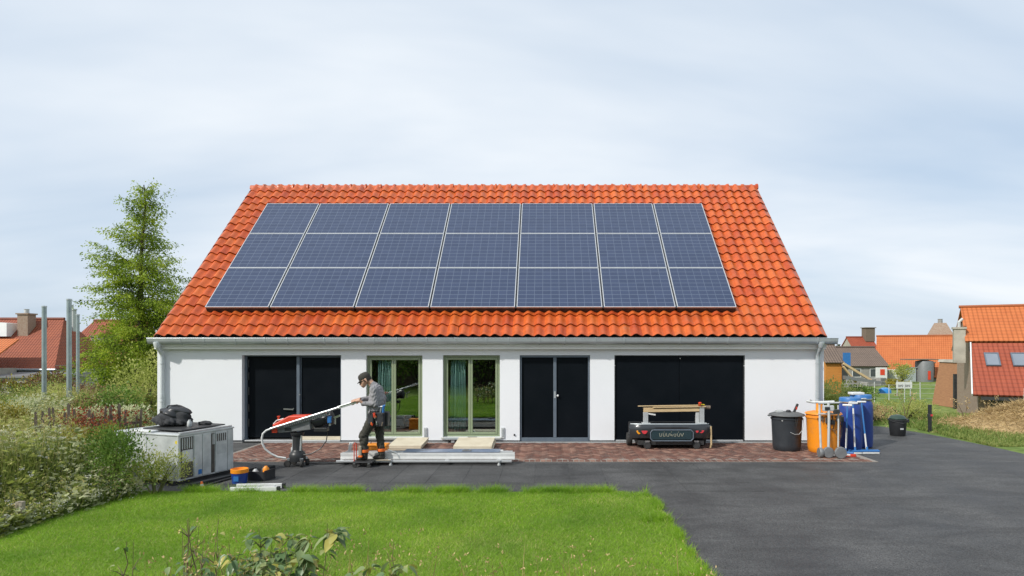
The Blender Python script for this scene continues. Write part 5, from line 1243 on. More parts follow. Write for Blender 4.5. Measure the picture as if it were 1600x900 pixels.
# ------------------------------------------------------------------ the worker
def capsule(b, p, q, r1, r2, n=14, k=5):
    p = Vector(p); q = Vector(q); d = q - p
    ln = d.length
    d = d.normalized() if ln > 1e-6 else Vector((0, 0, 1))
    rot = d.to_track_quat('Z', 'Y').to_matrix().to_4x4()
    prof = [(max(1e-4, r1 * math.cos(a)), r1 * math.sin(a)) for a in np.linspace(-math.pi/2 + 0.08, 0, k)]
    prof += [(max(1e-4, r2 * math.cos(a)), ln + r2 * math.sin(a)) for a in np.linspace(0, math.pi/2 - 0.08, k)]
    b.lathe(prof, n, M=Matrix.Translation(p) @ rot)
CY = 12.06
caps = []
def C(l, p, q, r1, r2=None): caps.append((l, Vector(p), Vector(q), r1, r1 if r2 is None else r2))
# trousers
C('t', (-3.205, CY - 0.085, 0.985), (-3.205, CY + 0.085, 0.985), 0.128)
C('t', (-3.215, CY - 0.085, 0.95), (-3.435, CY - 0.085, 0.575), 0.112, 0.080); C('t', (-3.435, CY - 0.085, 0.575), (-3.405, CY - 0.07, 0.24), 0.078, 0.066)
C('t', (-3.195, CY + 0.085, 0.95), (-3.165, CY + 0.085, 0.565), 0.112, 0.078); C('t', (-3.165, CY + 0.085, 0.565), (-3.125, CY + 0.075, 0.23), 0.077, 0.064)
C('t', (-3.40, CY - 0.085, 0.52), (-3.42, CY - 0.08, 0.42), 0.076, 0.07)
# boots
C('b', (-3.402, CY - 0.07, 0.25), (-3.400, CY - 0.07, 0.175), 0.060, 0.050); C('b', (-3.39, CY - 0.07, 0.165), (-3.535, CY - 0.075, 0.158), 0.043, 0.036)
C('b', (-3.122, CY + 0.075, 0.24), (-3.118, CY + 0.075, 0.17), 0.058, 0.049); C('b', (-3.105, CY + 0.075, 0.159), (-3.255, CY + 0.07, 0.152), 0.043, 0.036)
# sweater
C('s', (-3.215, CY - 0.055, 1.03), (-3.185, CY - 0.06, 1.26), 0.135, 0.150); C('s', (-3.215, CY + 0.055, 1.03), (-3.185, CY + 0.06, 1.26), 0.135, 0.150)
C('s', (-3.185, CY - 0.06, 1.26), (-3.205, CY - 0.085, 1.42), 0.150, 0.108); C('s', (-3.185, CY + 0.06, 1.26), (-3.205, CY + 0.085, 1.42), 0.150, 0.108)
C('s', (-3.15, CY, 1.28), (-3.19, CY, 1.44), 0.12, 0.10)
C('s', (-3.215, CY - 0.14, 1.455), (-3.215, CY + 0.14, 1.455), 0.078)
C('s', (-3.23, CY, 1.50), (-3.275, CY, 1.535), 0.078, 0.066)                       # raised collar
C('s', (-3.21, CY - 0.185, 1.45), (-3.175, CY - 0.215, 1.19), 0.076, 0.060); C('s', (-3.175, CY - 0.215, 1.19), (-3.405, CY - 0.205, 1.195), 0.058, 0.040)
C('s', (-3.235, CY + 0.18, 1.45), (-3.345, CY + 0.14, 1.265), 0.074, 0.056); C('s', (-3.345, CY + 0.14, 1.265), (-3.535, CY - 0.06, 1.25), 0.054, 0.038)
# skin: neck, head, hands
HEAD0 = len(caps)
C('k', (-3.265, CY, 1.51), (-3.335, CY, 1.60), 0.060, 0.058)
C('k', (-3.375, CY, 1.685), (-3.395, CY, 1.675), 0.093, 0.092)
C('k', (-3.415, CY - 0.018, 1.64), (-3.455, CY - 0.014, 1.595), 0.066, 0.050); C('k', (-3.415, CY + 0.018, 1.64), (-3.455, CY + 0.014, 1.595), 0.066, 0.050)
C('k', (-3.450, CY, 1.575), (-3.465, CY, 1.565), 0.036, 0.030)                     # chin
C('k', (-3.484, CY, 1.665), (-3.508, CY, 1.620), 0.010, 0.017)                     # nose
C('k', (-3.490, CY - 0.012, 1.592), (-3.490, CY + 0.012, 1.592), 0.014)            # lips
for s in (-1, 1): C('k', (-3.355, CY + s * 0.093, 1.665), (-3.345, CY + s * 0.098, 1.625), 0.020, 0.014)
PIV = Vector((-3.30, CY, 1.57)); HR = Matrix.Translation(PIV) @ Matrix.Rotation(R(-22), 4, 'Y') @ Matrix.Translation(-PIV)
for i in range(HEAD0 + 1, len(caps)):
    l, p, q, r1, r2 = caps[i]; caps[i] = (l, HR @ p, HR @ q, r1, r2)
def hand(cx, cy, cz, side, wrist):
    """a fist round the pole: palm on one side, four fingers over the top, thumb below"""
    ax = Vector((0.95, 0, 0.30)).normalized()
    c = Vector((cx, cy, cz)); yv = Vector((0, side, 0)); up = Vector((0, 0, 1))
    palm = c + yv * 0.043
    C('k', wrist, palm + ax * 0.022, 0.027, 0.026); C('k', palm - ax * 0.028 + up * 0.006, palm + ax * 0.030 - up * 0.004, 0.023, 0.024)
    for i, (o, l) in enumerate(((-0.036, 0.92), (-0.013, 1.0), (0.010, 0.95), (0.032, 0.80))):
        k0 = palm + ax * o + up * 0.020; k1 = c + ax * o + yv * 0.020 + up * 0.044; k2 = c + ax * o - yv * 0.022 * l + up * 0.040; k3 = c + ax * o - yv * 0.042 * l + up * 0.006
        C('k', k0, k1, 0.0105, 0.0100); C('k', k1, k2, 0.0100, 0.0092); C('k', k2, k3, 0.0092, 0.0080)
    t0 = palm + ax * 0.012 - up * 0.014; t1 = c - ax * 0.014 + yv * 0.030 - up * 0.040; t2 = c - ax * 0.040 + yv * 0.006 - up * 0.042
    C('k', t0, t1, 0.013, 0.011); C('k', t1, t2, 0.011, 0.009)
hand(-3.485, 11.87, 1.248, -1, Vector((-3.40, CY - 0.208, 1.203)))
hand(-3.575, 11.87, 1.222, 1, Vector((-3.545, CY - 0.075, 1.248)))
b = MB()
for l, p, q, r1, r2 in caps: capsule(b, p, q, r1, r2)
src = bpy.data.objects.new('tmp_body', b.mesh('tmp_body', M['skin'])); COL.objects.link(src)
rm = src.modifiers.new('rm', 'REMESH'); rm.mode = 'VOXEL'; rm.voxel_size = 0.0062
sm = src.modifiers.new('sm', 'SMOOTH'); sm.iterations = 3; sm.factor = 0.5
dg = bpy.context.evaluated_depsgraph_get(); dg.update()
bme = bpy.data.meshes.new_from_object(src.evaluated_get(dg)); bme.name = 'body'
bpy.data.objects.remove(src)
nv = len(bme.vertices); co = np.empty(nv * 3, np.float32); bme.vertices.foreach_get('co', co); co = co.reshape(-1, 3).astype(np.float64)
best = np.full(nv, 1e9); lab = np.zeros(nv, int); LK = {'k': 0, 's': 1, 't': 2, 'b': 3}
for l, p, q, r1, r2 in caps:
    p = np.array(p); q = np.array(q); d = q - p; L2 = max(d @ d, 1e-9)
    t = np.clip(((co - p) @ d) / L2, 0, 1); ds = np.linalg.norm(co - p - t[:, None] * d, axis=1) - (r1 + (r2 - r1) * t)
    if l == 'b': ds = ds - 0.004
    m_ = ds < best; best[m_] = ds[m_]; lab[m_] = LK[l]
# cloth folds on sweater and trousers
nrm = np.empty(nv * 3, np.float32); bme.vertices.foreach_get('normal', nrm); nrm = nrm.reshape(-1, 3)
f1 = np.sin(co[:, 2] * 62 + 7 * np.sin(co[:, 0] * 17) + 5 * np.sin(co[:, 1] * 13)) * np.sin(co[:, 2] * 23 + co[:, 0] * 31 + co[:, 1] * 19)
amp = np.where(lab == 1, 0.0065, np.where(lab == 2, 0.0075, 0.0))
co2 = co + nrm * (f1 * amp)[:, None]
bme.vertices.foreach_set('co', co2.astype(np.float32).ravel())
npoly = len(bme.polygons); li = np.empty(npoly, np.int32); bme.polygons.foreach_get('loop_start', li)
vi = np.empty(len(bme.loops), np.int32); bme.loops.foreach_get('vertex_index', vi)
bme.materials.clear()
for k in ('skin', 'sweater', 'trousers', 'boots'): bme.materials.append(M[k])
bme.polygons.foreach_set('material_index', lab[vi[li]].astype(np.int32)); bme.polygons.foreach_set('use_smooth', np.ones(npoly, bool)); bme.update()
pb = Vector((-3.27, CY, 0.118))
person = empty('person', pb, label='worker in grey sweater and dark cap standing on a dolly, gripping the pole', cat='person')
link('body', bme, person, tuple(-pb))
def pp(mb, name, m, **k): return mb.build(name, M[m], parent=person, loc=tuple(-pb), **k)
# cap with brim, hair
tilt = HR @ Matrix.Translation((-3.385, CY, 1.700)) @ RY(R(-8))
b = MB(); b.lathe([(0.101, -0.012), (0.106, 0.0), (0.107, 0.030), (0.101, 0.062), (0.078, 0.092), (0.040, 0.106), (0.001, 0.109)], 24, M=tilt, sx=1.06, sy=0.95); capo = pp(b, 'cap', 'cap', smooth=True)
b = MB(); n = 12; vs = []
for i in range(n + 1):
    a = R(180 - 62 + 124 * i / n)
    for rr, zz in ((0.100, -0.002), (0.100 + 0.062 * math.sin(math.pi * i / n) ** 0.6, -0.022)):
        vs.append(tilt @ Vector((rr * 1.06 * math.cos(a), rr * 0.95 * math.sin(a), zz)))
b.add(vs, [(2*i, 2*i + 1, 2*i + 3, 2*i + 2) for i in range(n)]); o = sp(b, 'brim', M['cap'], capo, smooth=True); md = o.modifiers.new('t', 'SOLIDIFY'); md.thickness = 0.006
b = MB(); b.lathe([(0.085, -0.075), (0.096, -0.04), (0.098, 0.0)], 20, M=HR @ Matrix.Translation((-3.366, CY, 1.697)) @ RY(R(-8)), sx=0.98, sy=0.98); o = pp(b, 'hair', 'hair', smooth=True)
# keep only the back and sides of the hair shell
bm = bmesh.new(); bm.from_mesh(o.data); bmesh.ops.delete(bm, geom=[f for f in bm.faces if f.calc_center_median().x < -3.42 or len(f.verts) > 4], context='FACES'); bm.to_mesh(o.data); bm.free()
md = o.modifiers.new('t', 'SOLIDIFY'); md.thickness = 0.006
for s in (-1, 1):
    b = MB(); b.lathe([(0.004, -0.006), (0.008, 0), (0.004, 0.006)], 8, tuple(HR @ Vector((-3.478, CY + s * 0.030, 1.652)))); pp(b, 'eye', 'hair')
b = MB(); b.tube([HR @ Vector(p_) for p_ in [(-3.36, CY - 0.097, 1.668), (-3.44, CY - 0.082, 1.655), (-3.49, CY - 0.045, 1.648), (-3.502, CY, 1.650), (-3.49, CY + 0.045, 1.648), (-3.44, CY + 0.082, 1.655), (-3.36, CY + 0.097, 1.668)]], 0.004, 6)
pp(b, 'glasses', 'black')
# belt and pouches
b = MB(); b.lathe([(0.168, -0.03), (0.172, 0), (0.168, 0.03)], 24, (-3.205, CY, 1.03), sx=0.86, sy=1.20); belt = pp(b, 'tool_belt', 'black', smooth=True)
def pouch(x, y, z, w, d, h, m): 
    q = MB(); q.prism([(x - w/2, z), (x + w/2, z), (x + w*0.42, z - h), (x - w*0.42, z - h)], 'y', y - d/2, y + d/2); return sp(q, 'pouch', M[m], belt, bevel=0.018)
pouch(-3.085, CY - 0.20, 1.03, 0.17, 0.09, 0.26, 'cloth'); pouch(-3.25, CY - 0.225, 1.02, 0.12, 0.07, 0.20, 'cloth'); pouch(-3.02, CY - 0.03, 1.03, 0.13, 0.20, 0.27, 'black')
rs = random.Random(12)
for i in range(11):
    x = -3.16 + rs.uniform(-0.10, 0.14); y = CY - 0.262 + rs.uniform(-0.01, 0.015); z = 0.90 + rs.uniform(-0.10, 0.15); s = rs.uniform(0.014, 0.026)
    q = MB(); q.bar((x, y, z - s * 1.4), (x + rs.uniform(-.02, .02), y, z + s * 1.4), s, 0.02); sp(q, 'tool', M[['hiviz', 'red', 'steel', 'darkmetal', 'red', 'oldwood'][i % 6]], belt, bevel=0.004)
q = MB(); q.tube([(-3.03, CY - 0.20, 1.03), (-3.02, CY - 0.21, 1.15), (-2.99, CY - 0.20, 1.16)], 0.022, 8); sp(q, 'blue_handle', M['midblue'], belt)
q = MB(); q.tube([(-3.08, CY - 0.20, 1.03), (-3.06, CY - 0.20, 1.13)], 0.014, 8); q.tube([(-3.12, CY - 0.20, 1.13), (-3.01, CY - 0.20, 1.15)], 0.013, 8); sp(q, 'hammer', M['steel'], belt)
# orange ankle bands
for (x, y, z, r) in ((-3.410, CY - 0.071, 0.30, 0.079), (-3.133, CY + 0.076, 0.295, 0.077)):
    q = MB(); q.lathe([(r, -0.026), (r + 0.003, 0), (r, 0.026)], 18, (x, y, z)); pp(q, 'leg_band', 'hiviz', smooth=True)
q = MB(); q.box(-3.50, -3.44, CY - 0.17, CY - 0.10, 0.22, 0.40); pp(q, 'shin_pad', 'greywood', bevel=0.015)
q = MB(); q.box(-3.505, -3.43, CY - 0.175, CY - 0.095, 0.19, 0.225); pp(q, 'pad_strap', 'hiviz', bevel=0.008)

# ------------------------------------------------------------------ vegetation
def stems_mesh(name, lines, radii, m, n=4):
    b = MB()
    for pts, r in zip(lines, radii): b.tube(pts, [r * (1 - 0.7 * i / max(1, len(pts) - 1)) for i in range(len(pts))], n, caps=False)
    me = bpy.data.meshes.new(name); me.from_pydata(b.v, [], b.f); me.materials.append(m)
    me.polygons.foreach_set('use_smooth', [True] * len(me.polygons)); return me

# ---- lawn blades
def in_lawn(x, y):
    xr = LAWN_X + 0.03 * np.sin(y * 3.1) + 0.05 * np.sin(y * 7.7 + 1) - 0.13 * np.clip((y - 9.4) / 0.4, 0, 1) ** 1.5
    yt = LAWN_Y + 0.03 * np.sin(x * 2.3) + 0.035 * np.sin(x * 6.1 + 2)
    return (x < xr) & (y < yt)
M['grass'] = leafmat('lawn_blades', [(0.0, (0.14, 0.27, 0.016)), (1.0, (0.58, 0.55, 0.20)), (0.35, (0.235, 0.42, 0.026)), (0.7, (0.33, 0.52, 0.042)), (0.92, (0.40, 0.52, 0.075))], trans=0.45, rough=0.45, patch=(0.95, (0.11, 0.26, 0.018), 0.62))
def blades():
    V, Q, RDs = [], [], []
    def batch(n, x0, x1, y0, y1, h0, h1, w, edge=False):
        x = NR.uniform(x0, x1, n); y = NR.uniform(y0, y1, n)
        k = in_lawn(x, y); x, y = x[k], y[k]
        return x, y
    sets = []
    x, y = batch(330000, -8.6, 1.85, 5.6, 9.95, 0, 0, 0)
    keep = (x > -0.90 * y - 0.3); sets.append((x[keep], y[keep], 0.018, 0.046, 0.0062))
    x, y = batch(60000, -6.0, 1.85, 1.5, 5.6, 0, 0, 0); sets.append((x, y, 0.03, 0.06, 0.009))
    # edge tufts
    n = 16000; x = NR.uniform(-5.6, 1.55, n); y = LAWN_Y + NR.normal(0, 0.04, n) + 0.02; cl = (np.sin(x * 3.3) + np.sin(x * 8.1 + 1) + NR.normal(0, .5, n)) > 0.1; sets.append((x[cl], y[cl], 0.05, 0.14, 0.006))
    n = 13000; y = NR.uniform(4.0, 9.7, n); x = LAWN_X - 0.13 * np.clip((y - 9.4) / 0.4, 0, 1) ** 1.5 + NR.normal(0, 0.035, n) + 0.02; cl = (np.sin(y * 4.3) + np.sin(y * 9.1 + 1) + NR.normal(0, .6, n)) > 0.0; sets.append((x[cl] - 0.03, y[cl], 0.03, 0.085, 0.006))
    # scattered longer tufts
    for cx, cy in ((1.40, 8.3), (1.42, 6.2), (-1.55, 9.85), (-0.2, 9.88), (-2.0, 9.9), (0.4, 9.85), (-0.9, 9.9)):
        n = 420; sets.append((cx + NR.normal(0, .09, n), cy + NR.normal(0, .06, n) - 0.03, 0.05, 0.14, 0.006))
    vs, qs, rd = [], [], []; base = 0
    for x, y, h0, h1, w in sets:
        n = len(x); h = NR.uniform(h0, h1, n); a = NR.uniform(0, 2 * np.pi, n); ln = NR.uniform(0.4, 1.5, n) * h; la = NR.uniform(0, 2 * np.pi, n)
        p = np.stack([x, y, np.full(n, 0.012)], 1); s = np.stack([np.cos(a), np.sin(a), np.zeros(n)], 1) * (w * NR.uniform(0.6, 1.2, n))[:, None] * 0.5
        tip = p + np.stack([np.cos(la) * ln, np.sin(la) * ln, h], 1)
        v = np.stack([p - s, p + s, tip], 1).reshape(-1, 3); vs.append(v); qs.append(np.arange(n * 3).reshape(n, 3) + base); base += n * 3
        r0 = np.clip(NR.normal(0.42, 0.17, n) + 0.13 * np.sin(x * 0.9 + 1) * np.sin(y * 1.3) + 0.12 * np.sin(x * 2.7 + 2 * np.sin(y)) * np.sin(y * 3.1 + 1), 0, 1); dryp = np.exp(-((x + 0.6)**2/0.5 + (y - 7.3)**2/0.12)) + np.exp(-((x + 3.6)**2/0.7 + (y - 8.1)**2/0.10)) + 0.8*np.exp(-((x - 1.0)**2/0.25 + (y - 9.3)**2/0.12)) + 0.7*np.exp(-((x + 2.1)**2/0.8 + (y - 6.6)**2/0.08)); r0 = np.where(NR.random(n) < 0.05 + 0.22*dryp, 1.0, np.clip(r0 + 0.18*dryp, 0, 1)); rd.append(np.repeat(r0, 3))
    o = link('grass', fastmesh('grass', np.concatenate(vs), np.concatenate(qs), M['grass'], np.concatenate(rd))); tag(o, 'short bright green grass of the front lawn', 'grass', kind='stuff')
blades()

# ---- foliage generators
M['leaf_green'] = leafmat('green_leaves', [(0.0, (0.05, 0.10, 0.015)), (1.0, (0.24, 0.33, 0.06)), (0.5, (0.115, 0.21, 0.03))])
M['leaf_olive'] = leafmat('olive_leaves', [(0.0, (0.16, 0.20, 0.035)), (1.0, (0.62, 0.60, 0.24)), (0.5, (0.40, 0.45, 0.11))], trans=0.55)
M['leaf_sage'] = leafmat('grey_green_leaves', [(0.0, (0.22, 0.26, 0.11)), (1.0, (0.72, 0.71, 0.50)), (0.5, (0.50, 0.54, 0.30))], trans=0.55)
M['leaf_tree'] = leafmat('spring_tree_leaves', [(0.0, (0.07, 0.12, 0.012)), (1.0, (0.52, 0.57, 0.06)), (0.5, (0.27, 0.38, 0.030))], trans=0.48)
M['leaf_brown'] = leafmat('brown_leaves', [(0.0, (0.075, 0.045, 0.025)), (1.0, (0.25, 0.13, 0.065)), (0.5, (0.16, 0.085, 0.045))])
M['leaf_yellow'] = leafmat('yellow_leaves', [(0.0, (0.12, 0.12, 0.02)), (1.0, (0.46, 0.36, 0.05)), (0.5, (0.26, 0.24, 0.035))])
M['leaf_red'] = leafmat('red_leaves', [(0.0, (0.10, 0.03, 0.02)), (1.0, (0.42, 0.10, 0.03)), (0.5, (0.20, 0.055, 0.03))])
M['leaf_dark'] = leafmat('dark_leaves', [(0.0, (0.03, 0.055, 0.018)), (1.0, (0.10, 0.16, 0.05)), (0.5, (0.055, 0.10, 0.03))])
M['leaf_straw'] = leafmat('straw', [(0.0, (0.24, 0.16, 0.07)), (1.0, (0.60, 0.46, 0.23)), (0.5, (0.42, 0.30, 0.14))], trans=0.2)
M['leaf_grass'] = leafmat('tall_grass', [(0.0, (0.10, 0.15, 0.03)), (1.0, (0.52, 0.44, 0.19)), (0.5, (0.24, 0.29, 0.065))], trans=0.4)
M['petal'] = leafmat('white_florets', [(0.0, (0.45, 0.45, 0.38)), (1.0, (0.74, 0.74, 0.68)), (0.5, (0.62, 0.62, 0.55))], trans=0.2)
M['leaf_big'] = leafmat('broad_leaves', [(0.0, (0.08, 0.15, 0.05)), (1.0, (0.50, 0.42, 0.09)), (0.35, (0.15, 0.24, 0.10)), (0.6, (0.27, 0.33, 0.13)), (0.8, (0.40, 0.38, 0.09))], trans=0.3, rough=0.4, spec=0.5)

def bush(name, c, rx, ry, h, n, m, label, size, seed, group=None, stem='bark', lobes=7, cat='shrub', up=0.35):
    """uneven shrub: lobes of leaves round a few woody stems"""
    g = np.random.default_rng(seed)
    e = empty(name, c, label=label, cat=cat, group=group)
    lb = []
    lines, rad = [], []
    for i in range(lobes):
        a = g.uniform(0, 2*np.pi); rr = math.sqrt(g.uniform(0.02, 0.75)); z = h * g.uniform(0.35, 0.82)
        q = np.array([rx*rr*math.cos(a), ry*rr*math.sin(a), z]); s = g.uniform(0.28, 0.5); lb.append((q, s))
        lines.append([(0.1*q[0], 0.1*q[1], -0.05), (0.55*q[0], 0.55*q[1], 0.55*z), tuple(q)]); rad.append(0.012 + 0.012*h)
    link('stems', stems_mesh('stems', lines, rad, M[stem]), e)
    P, D = [], []
    per = n // lobes
    for q, s in lb:
        u = unit(g.normal(size=(per, 3))); r = g.uniform(0.25, 1.0, per) ** 0.5
        nz = 1 + 0.35*np.sin(u[:, 0]*7 + q[0]*9) * np.sin(u[:, 1]*6 + q[1]*7) * np.sin(u[:, 2]*8)
        p = q + u * (r*nz)[:, None] * np.array([rx*s*1.6, ry*s*1.6, h*s*0.85]); P.append(p); D.append(u + np.array([0, 0, up]) + g.normal(0, .5, (per, 3)))
    P = np.concatenate(P); D = np.concatenate(D); k = P[:, 2] > 0.02; P, D = P[k], D[k]
    ln = g.uniform(0.6, 1.25, len(P)) * size
    v, q = leaf_arrays(P, D, ln, ln * g.uniform(0.4, 0.65, len(P)), 0.12, g)
    clump = 0.5 + 0.22*np.sin(P[:, 0]*5/rx + seed) * np.sin(P[:, 1]*5/ry) + 0.2*np.sin(P[:, 2]*9/h + seed)
    rd = np.clip(clump*0.6 + g.uniform(0, 0.5, len(P)), 0, 1)
    link('leaves', fastmesh('leaves', v, q, M[m], np.repeat(rd, 4)), e)
    return e

def larch():
    """tall light-green tree left of the house, arching limbs with drooping sprays"""
    g = np.random.default_rng(5); c = Vector((-19.6, 31.0, tz(-19.6, 31.0))); H = 2.27 + 255 * 0.031 - c.z
    e = empty('leafy_tree', c, label='tall bright green tree with drooping sprays left of the white house', cat='tree')
    tp_ = [(0.25 * math.sin(z * 0.8) * 0.5, 0.1 * math.sin(z * 1.3), z) for z in np.linspace(-0.3, H - 0.1, 14)]
    b = MB(); b.tube(tp_, [0.20 * (1 - 0.93 * i / 13) + 0.01 for i in range(14)], 10); b.build('trunk', M['bark'], e, smooth=True)
    P, D, S = [], [], []; lines, rad = [], []
    nb = 460
    for i in range(nb):
        t = (i + g.uniform(0, 1)) / nb; z = H * (0.05 + 0.92 * t ** 1.12)
        f = z / H
        prof = np.interp(f, [0.08, 0.2, 0.35, 0.5, 0.62, 0.75, 0.86, 0.95, 1.0], [2.3, 2.75, 2.75, 2.5, 2.0, 1.35, 0.9, 0.5, 0.14])
        a = g.uniform(0, 2*np.pi); ln = prof * g.uniform(0.45, 1.05) * (1 if g.random() > 0.12 else 1.3)
        rise = np.interp(f, [0.1, 0.5, 0.9, 1], [-0.02, 0.28, 0.95, 1.4]) + g.normal(0, .38)
        d = np.array([math.cos(a), math.sin(a), 0.0]); n = 9; pts = []
        wob = g.uniform(0, 6)
        for k in range(n):
            s = k / (n - 1); p = np.array([0.12*math.sin(z*0.8), 0.1*math.sin(z*1.3), z]) + d*ln*s + np.array([0, 0, 1])*(ln*(rise*s - 0.34*s*s)) + np.array([-d[1], d[0], 0])*0.12*ln*math.sin(s*3 + wob)*s
            pts.append(p)
        lines.append([tuple(p) for p in pts]); rad.append(0.008 + 0.014 * (1 - f))
        pts = np.array(pts)
        m = int(16 + 260 * (ln / 2.5) * float(np.interp(f, [0, 0.55, 0.75, 1.0], [1.7, 1.0, 0.48, 0.42])))
        s = g.uniform(0.12, 1, m) ** 0.8 * (n - 1); i0 = np.clip(s.astype(int), 0, n - 2); fr = (s - i0)[:, None]
        base = pts[i0] * (1 - fr) + pts[i0 + 1] * fr
        # short side twigs that droop
        sl = g.uniform(0.0, 1, m) * 0.50 * (0.6 + 0.4 * (1 - f)); sa = g.uniform(0, 2*np.pi, m)
        off = np.stack([np.cos(sa)*sl, np.sin(sa)*sl, -0.40*sl + g.normal(0, .07, m)], 1)
        P.append(base + off); D.append(d*0.5 + off*1.5 + np.array([0, 0, -0.35]) + g.normal(0, .35, (m, 3))); S.append(np.full(m, f))
    P = np.concatenate(P); D = np.concatenate(D); S = np.concatenate(S)
    ln = g.uniform(0.06, 0.14, len(P)); v, q = leaf_arrays(P, D, ln, ln*0.5, 0.1, g)
    rad_ = np.hypot(P[:, 0], P[:, 1]); rd = np.clip(0.46 + 0.27*np.sin(P[:, 2]*3.3 + P[:, 0]*2) * np.sin(P[:, 1]*3 + P[:, 0]*2.2) + g.uniform(-.28, .28, len(P)), 0, 1)
    link('limbs', stems_mesh('limbs', lines, rad, M['bark'], 5), e)
    link('crown', fastmesh('crown', v, q, M['leaf_tree'], np.repeat(rd, 4)), e)
larch()

# shrubs in the wild garden on the left
bush('yellow_shrub', (-21.9, 27.5, tz(-21.9, 27.5) + 0.1), 1.3, 1.0, 1.75, 3600, 'leaf_yellow', 'yellow leaved shrub below the red roofed house on the left', 0.11, 31)
bush('brown_shrub', (-23.2, 26.4, tz(-23, 26) + 0.1), 1.1, 0.9, 1.7, 3200, 'leaf_brown', 'dark brown shrub at the left edge beside the yellow shrub', 0.10, 32)
bush('russet_shrub', (-18.6, 24.6, tz(-18.6, 24.6) + 0.1), 1.25, 0.9, 1.45, 3400, 'leaf_brown', 'russet brown shrub between the left and middle steel poles', 0.09, 33)
bush('russet_shrub', (-15.9, 22.3, tz(-15.9, 22.3)), 1.2, 0.8, 0.9, 2600, 'leaf_brown', 'low rusty shrub behind the weeds left of the tree trunk', 0.08, 34)
bush('dark_shrub', (-20.2, 36.0, tz(-20.2, 36)), 2.0, 1.2, 2.4, 3200, 'leaf_dark', 'dark green shrub under the bright tree', 0.16, 35)
bush('olive_shrub', (-10.9, 17.3, 0.15), 0.62, 0.6, 1.95, 3600, 'leaf_olive', 'upright olive shrub against the left corner of the house', 0.07, 36, lobes=9)
bush('green_shrub', (-10.6, 15.6, 0.15), 0.9, 0.8, 1.05, 3000, 'leaf_green', 'low green shrub by the left wall of the house', 0.07, 37)
bush('red_shrub', (-9.35, 13.3, 0.15), 0.85, 0.6, 0.82, 2400, 'leaf_red', 'red leaved shrub behind the ventilation unit', 0.055, 38)
bush('red_shrub', (-9.0, 12.75, 0.1), 0.45, 0.35, 0.72, 1200, 'leaf_red', 'dull red shrub at the picket fence', 0.05, 39)
bush('lime_shrub', (-8.05, 11.35, 0.05), 0.5, 0.45, 0.82, 2400, 'leaf_yellow', 'lime green shrub at the left side of the ventilation unit', 0.05, 40)
bush('feathery_shrub', (-6.55, 9.62, 0.0), 0.52, 0.36, 0.98, 5200, 'leaf_green', 'feathery green shrub in front of the ventilation unit', 0.042, 41, lobes=12, stem='stem', up=0.9)
bush('feathery_shrub', (-5.98, 9.78, 0.0), 0.36, 0.26, 0.60, 2600, 'leaf_olive', 'small feathery plant at the near corner of the ventilation unit', 0.035, 42, lobes=9, stem='stem', up=0.9)
for k, (bx, by, brx, bh, bm_n, lab) in enumerate((
    (-12.3, 15.2, 0.7, 0.85, 'leaf_sage', 'grey green shrub right of the middle steel pole'), (-13.9, 16.2, 0.8, 0.8, 'leaf_green', 'dark green shrub between the left and middle steel poles'),
    (-11.2, 16.0, 0.6, 0.75, 'leaf_brown', 'rusty low shrub behind the picket fence'), (-14.9, 18.9, 0.9, 0.9, 'leaf_olive', 'olive shrub left of the leftmost steel pole'),
    (-12.9, 19.5, 0.9, 0.8, 'leaf_straw', 'straw coloured grass clump behind the steel poles'), (-17.4, 21.5, 1.0, 1.2, 'leaf_green', 'bright green shrub at the left edge below the yellow shrub'),
    (-11.6, 13.6, 0.5, 0.75, 'leaf_yellow', 'golden low shrub at the foot of the middle steel pole'), (-9.9, 14.6, 0.6, 0.75, 'leaf_sage', 'pale grey shrub between the picket fence and the house wall'))):
    bush('garden_shrub', (bx, by, tz(bx, by)), brx, brx * 0.8, bh, 2400, bm_n, lab, 0.055, 300 + k, lobes=9)
# right side
bush('hedge_shrub', (9.35, 20.8, tz(9.35, 20.8)), 0.95, 0.8, 1.10, 4600, 'leaf_olive', 'yellow green hedge shrub beside the right corner of the house', 0.075, 51, lobes=11)
bush('hedge_shrub', (10.75, 21.6, tz(10.75, 21.6)), 0.8, 0.7, 0.95, 3600, 'leaf_green', 'green hedge shrub between the house corner and the black bucket', 0.07, 52, lobes=10)
bush('hedge_shrub', (11.3, 20.2, tz(11.3, 20.2)), 0.6, 0.6, 0.66, 2400, 'leaf_olive', 'loose olive shrub behind the black bucket', 0.06, 53, lobes=9)
bush('dry_shrub', (9.9, 19.4, tz(9.9, 19.4)), 0.5, 0.4, 0.50, 1500, 'leaf_straw', 'dry straw coloured shrub behind the blue barrels', 0.05, 54)

# ---- picket fence in the weeds
pf = empty('picket_fence', (-10.0, 13.0, 0.1), label='low weathered brown picket fence half hidden in the weeds', cat='fence')
rs = random.Random(21)
for i in range(17):
    t = i / 16; x = -10.05 + 1.45 * t; y = 12.6 + 0.9 * t; h = rs.uniform(0.72, 0.98) + 0.1
    q = MB(); w = rs.uniform(0.017, 0.028); q.prism([(-w, -0.1), (w, -0.1), (w, h - 0.04), (0, h), (-w, h - 0.04)], 'y', -0.012, 0.012)
    o = q.build('picket', M['oldwood'], pf, loc=(x + 10.0, y - 13.0, tz(x, y) - 0.1)); o.rotation_euler = (rs.uniform(-.08, .08), rs.uniform(-.10, .10), R(26))
for z in (0.25, 0.55):
    q = MB(); q.bar((-0.1, -0.39, z), (1.45, 0.53, z), 0.025, 0.05); q.build('fence_rail', M['oldwood'], pf)

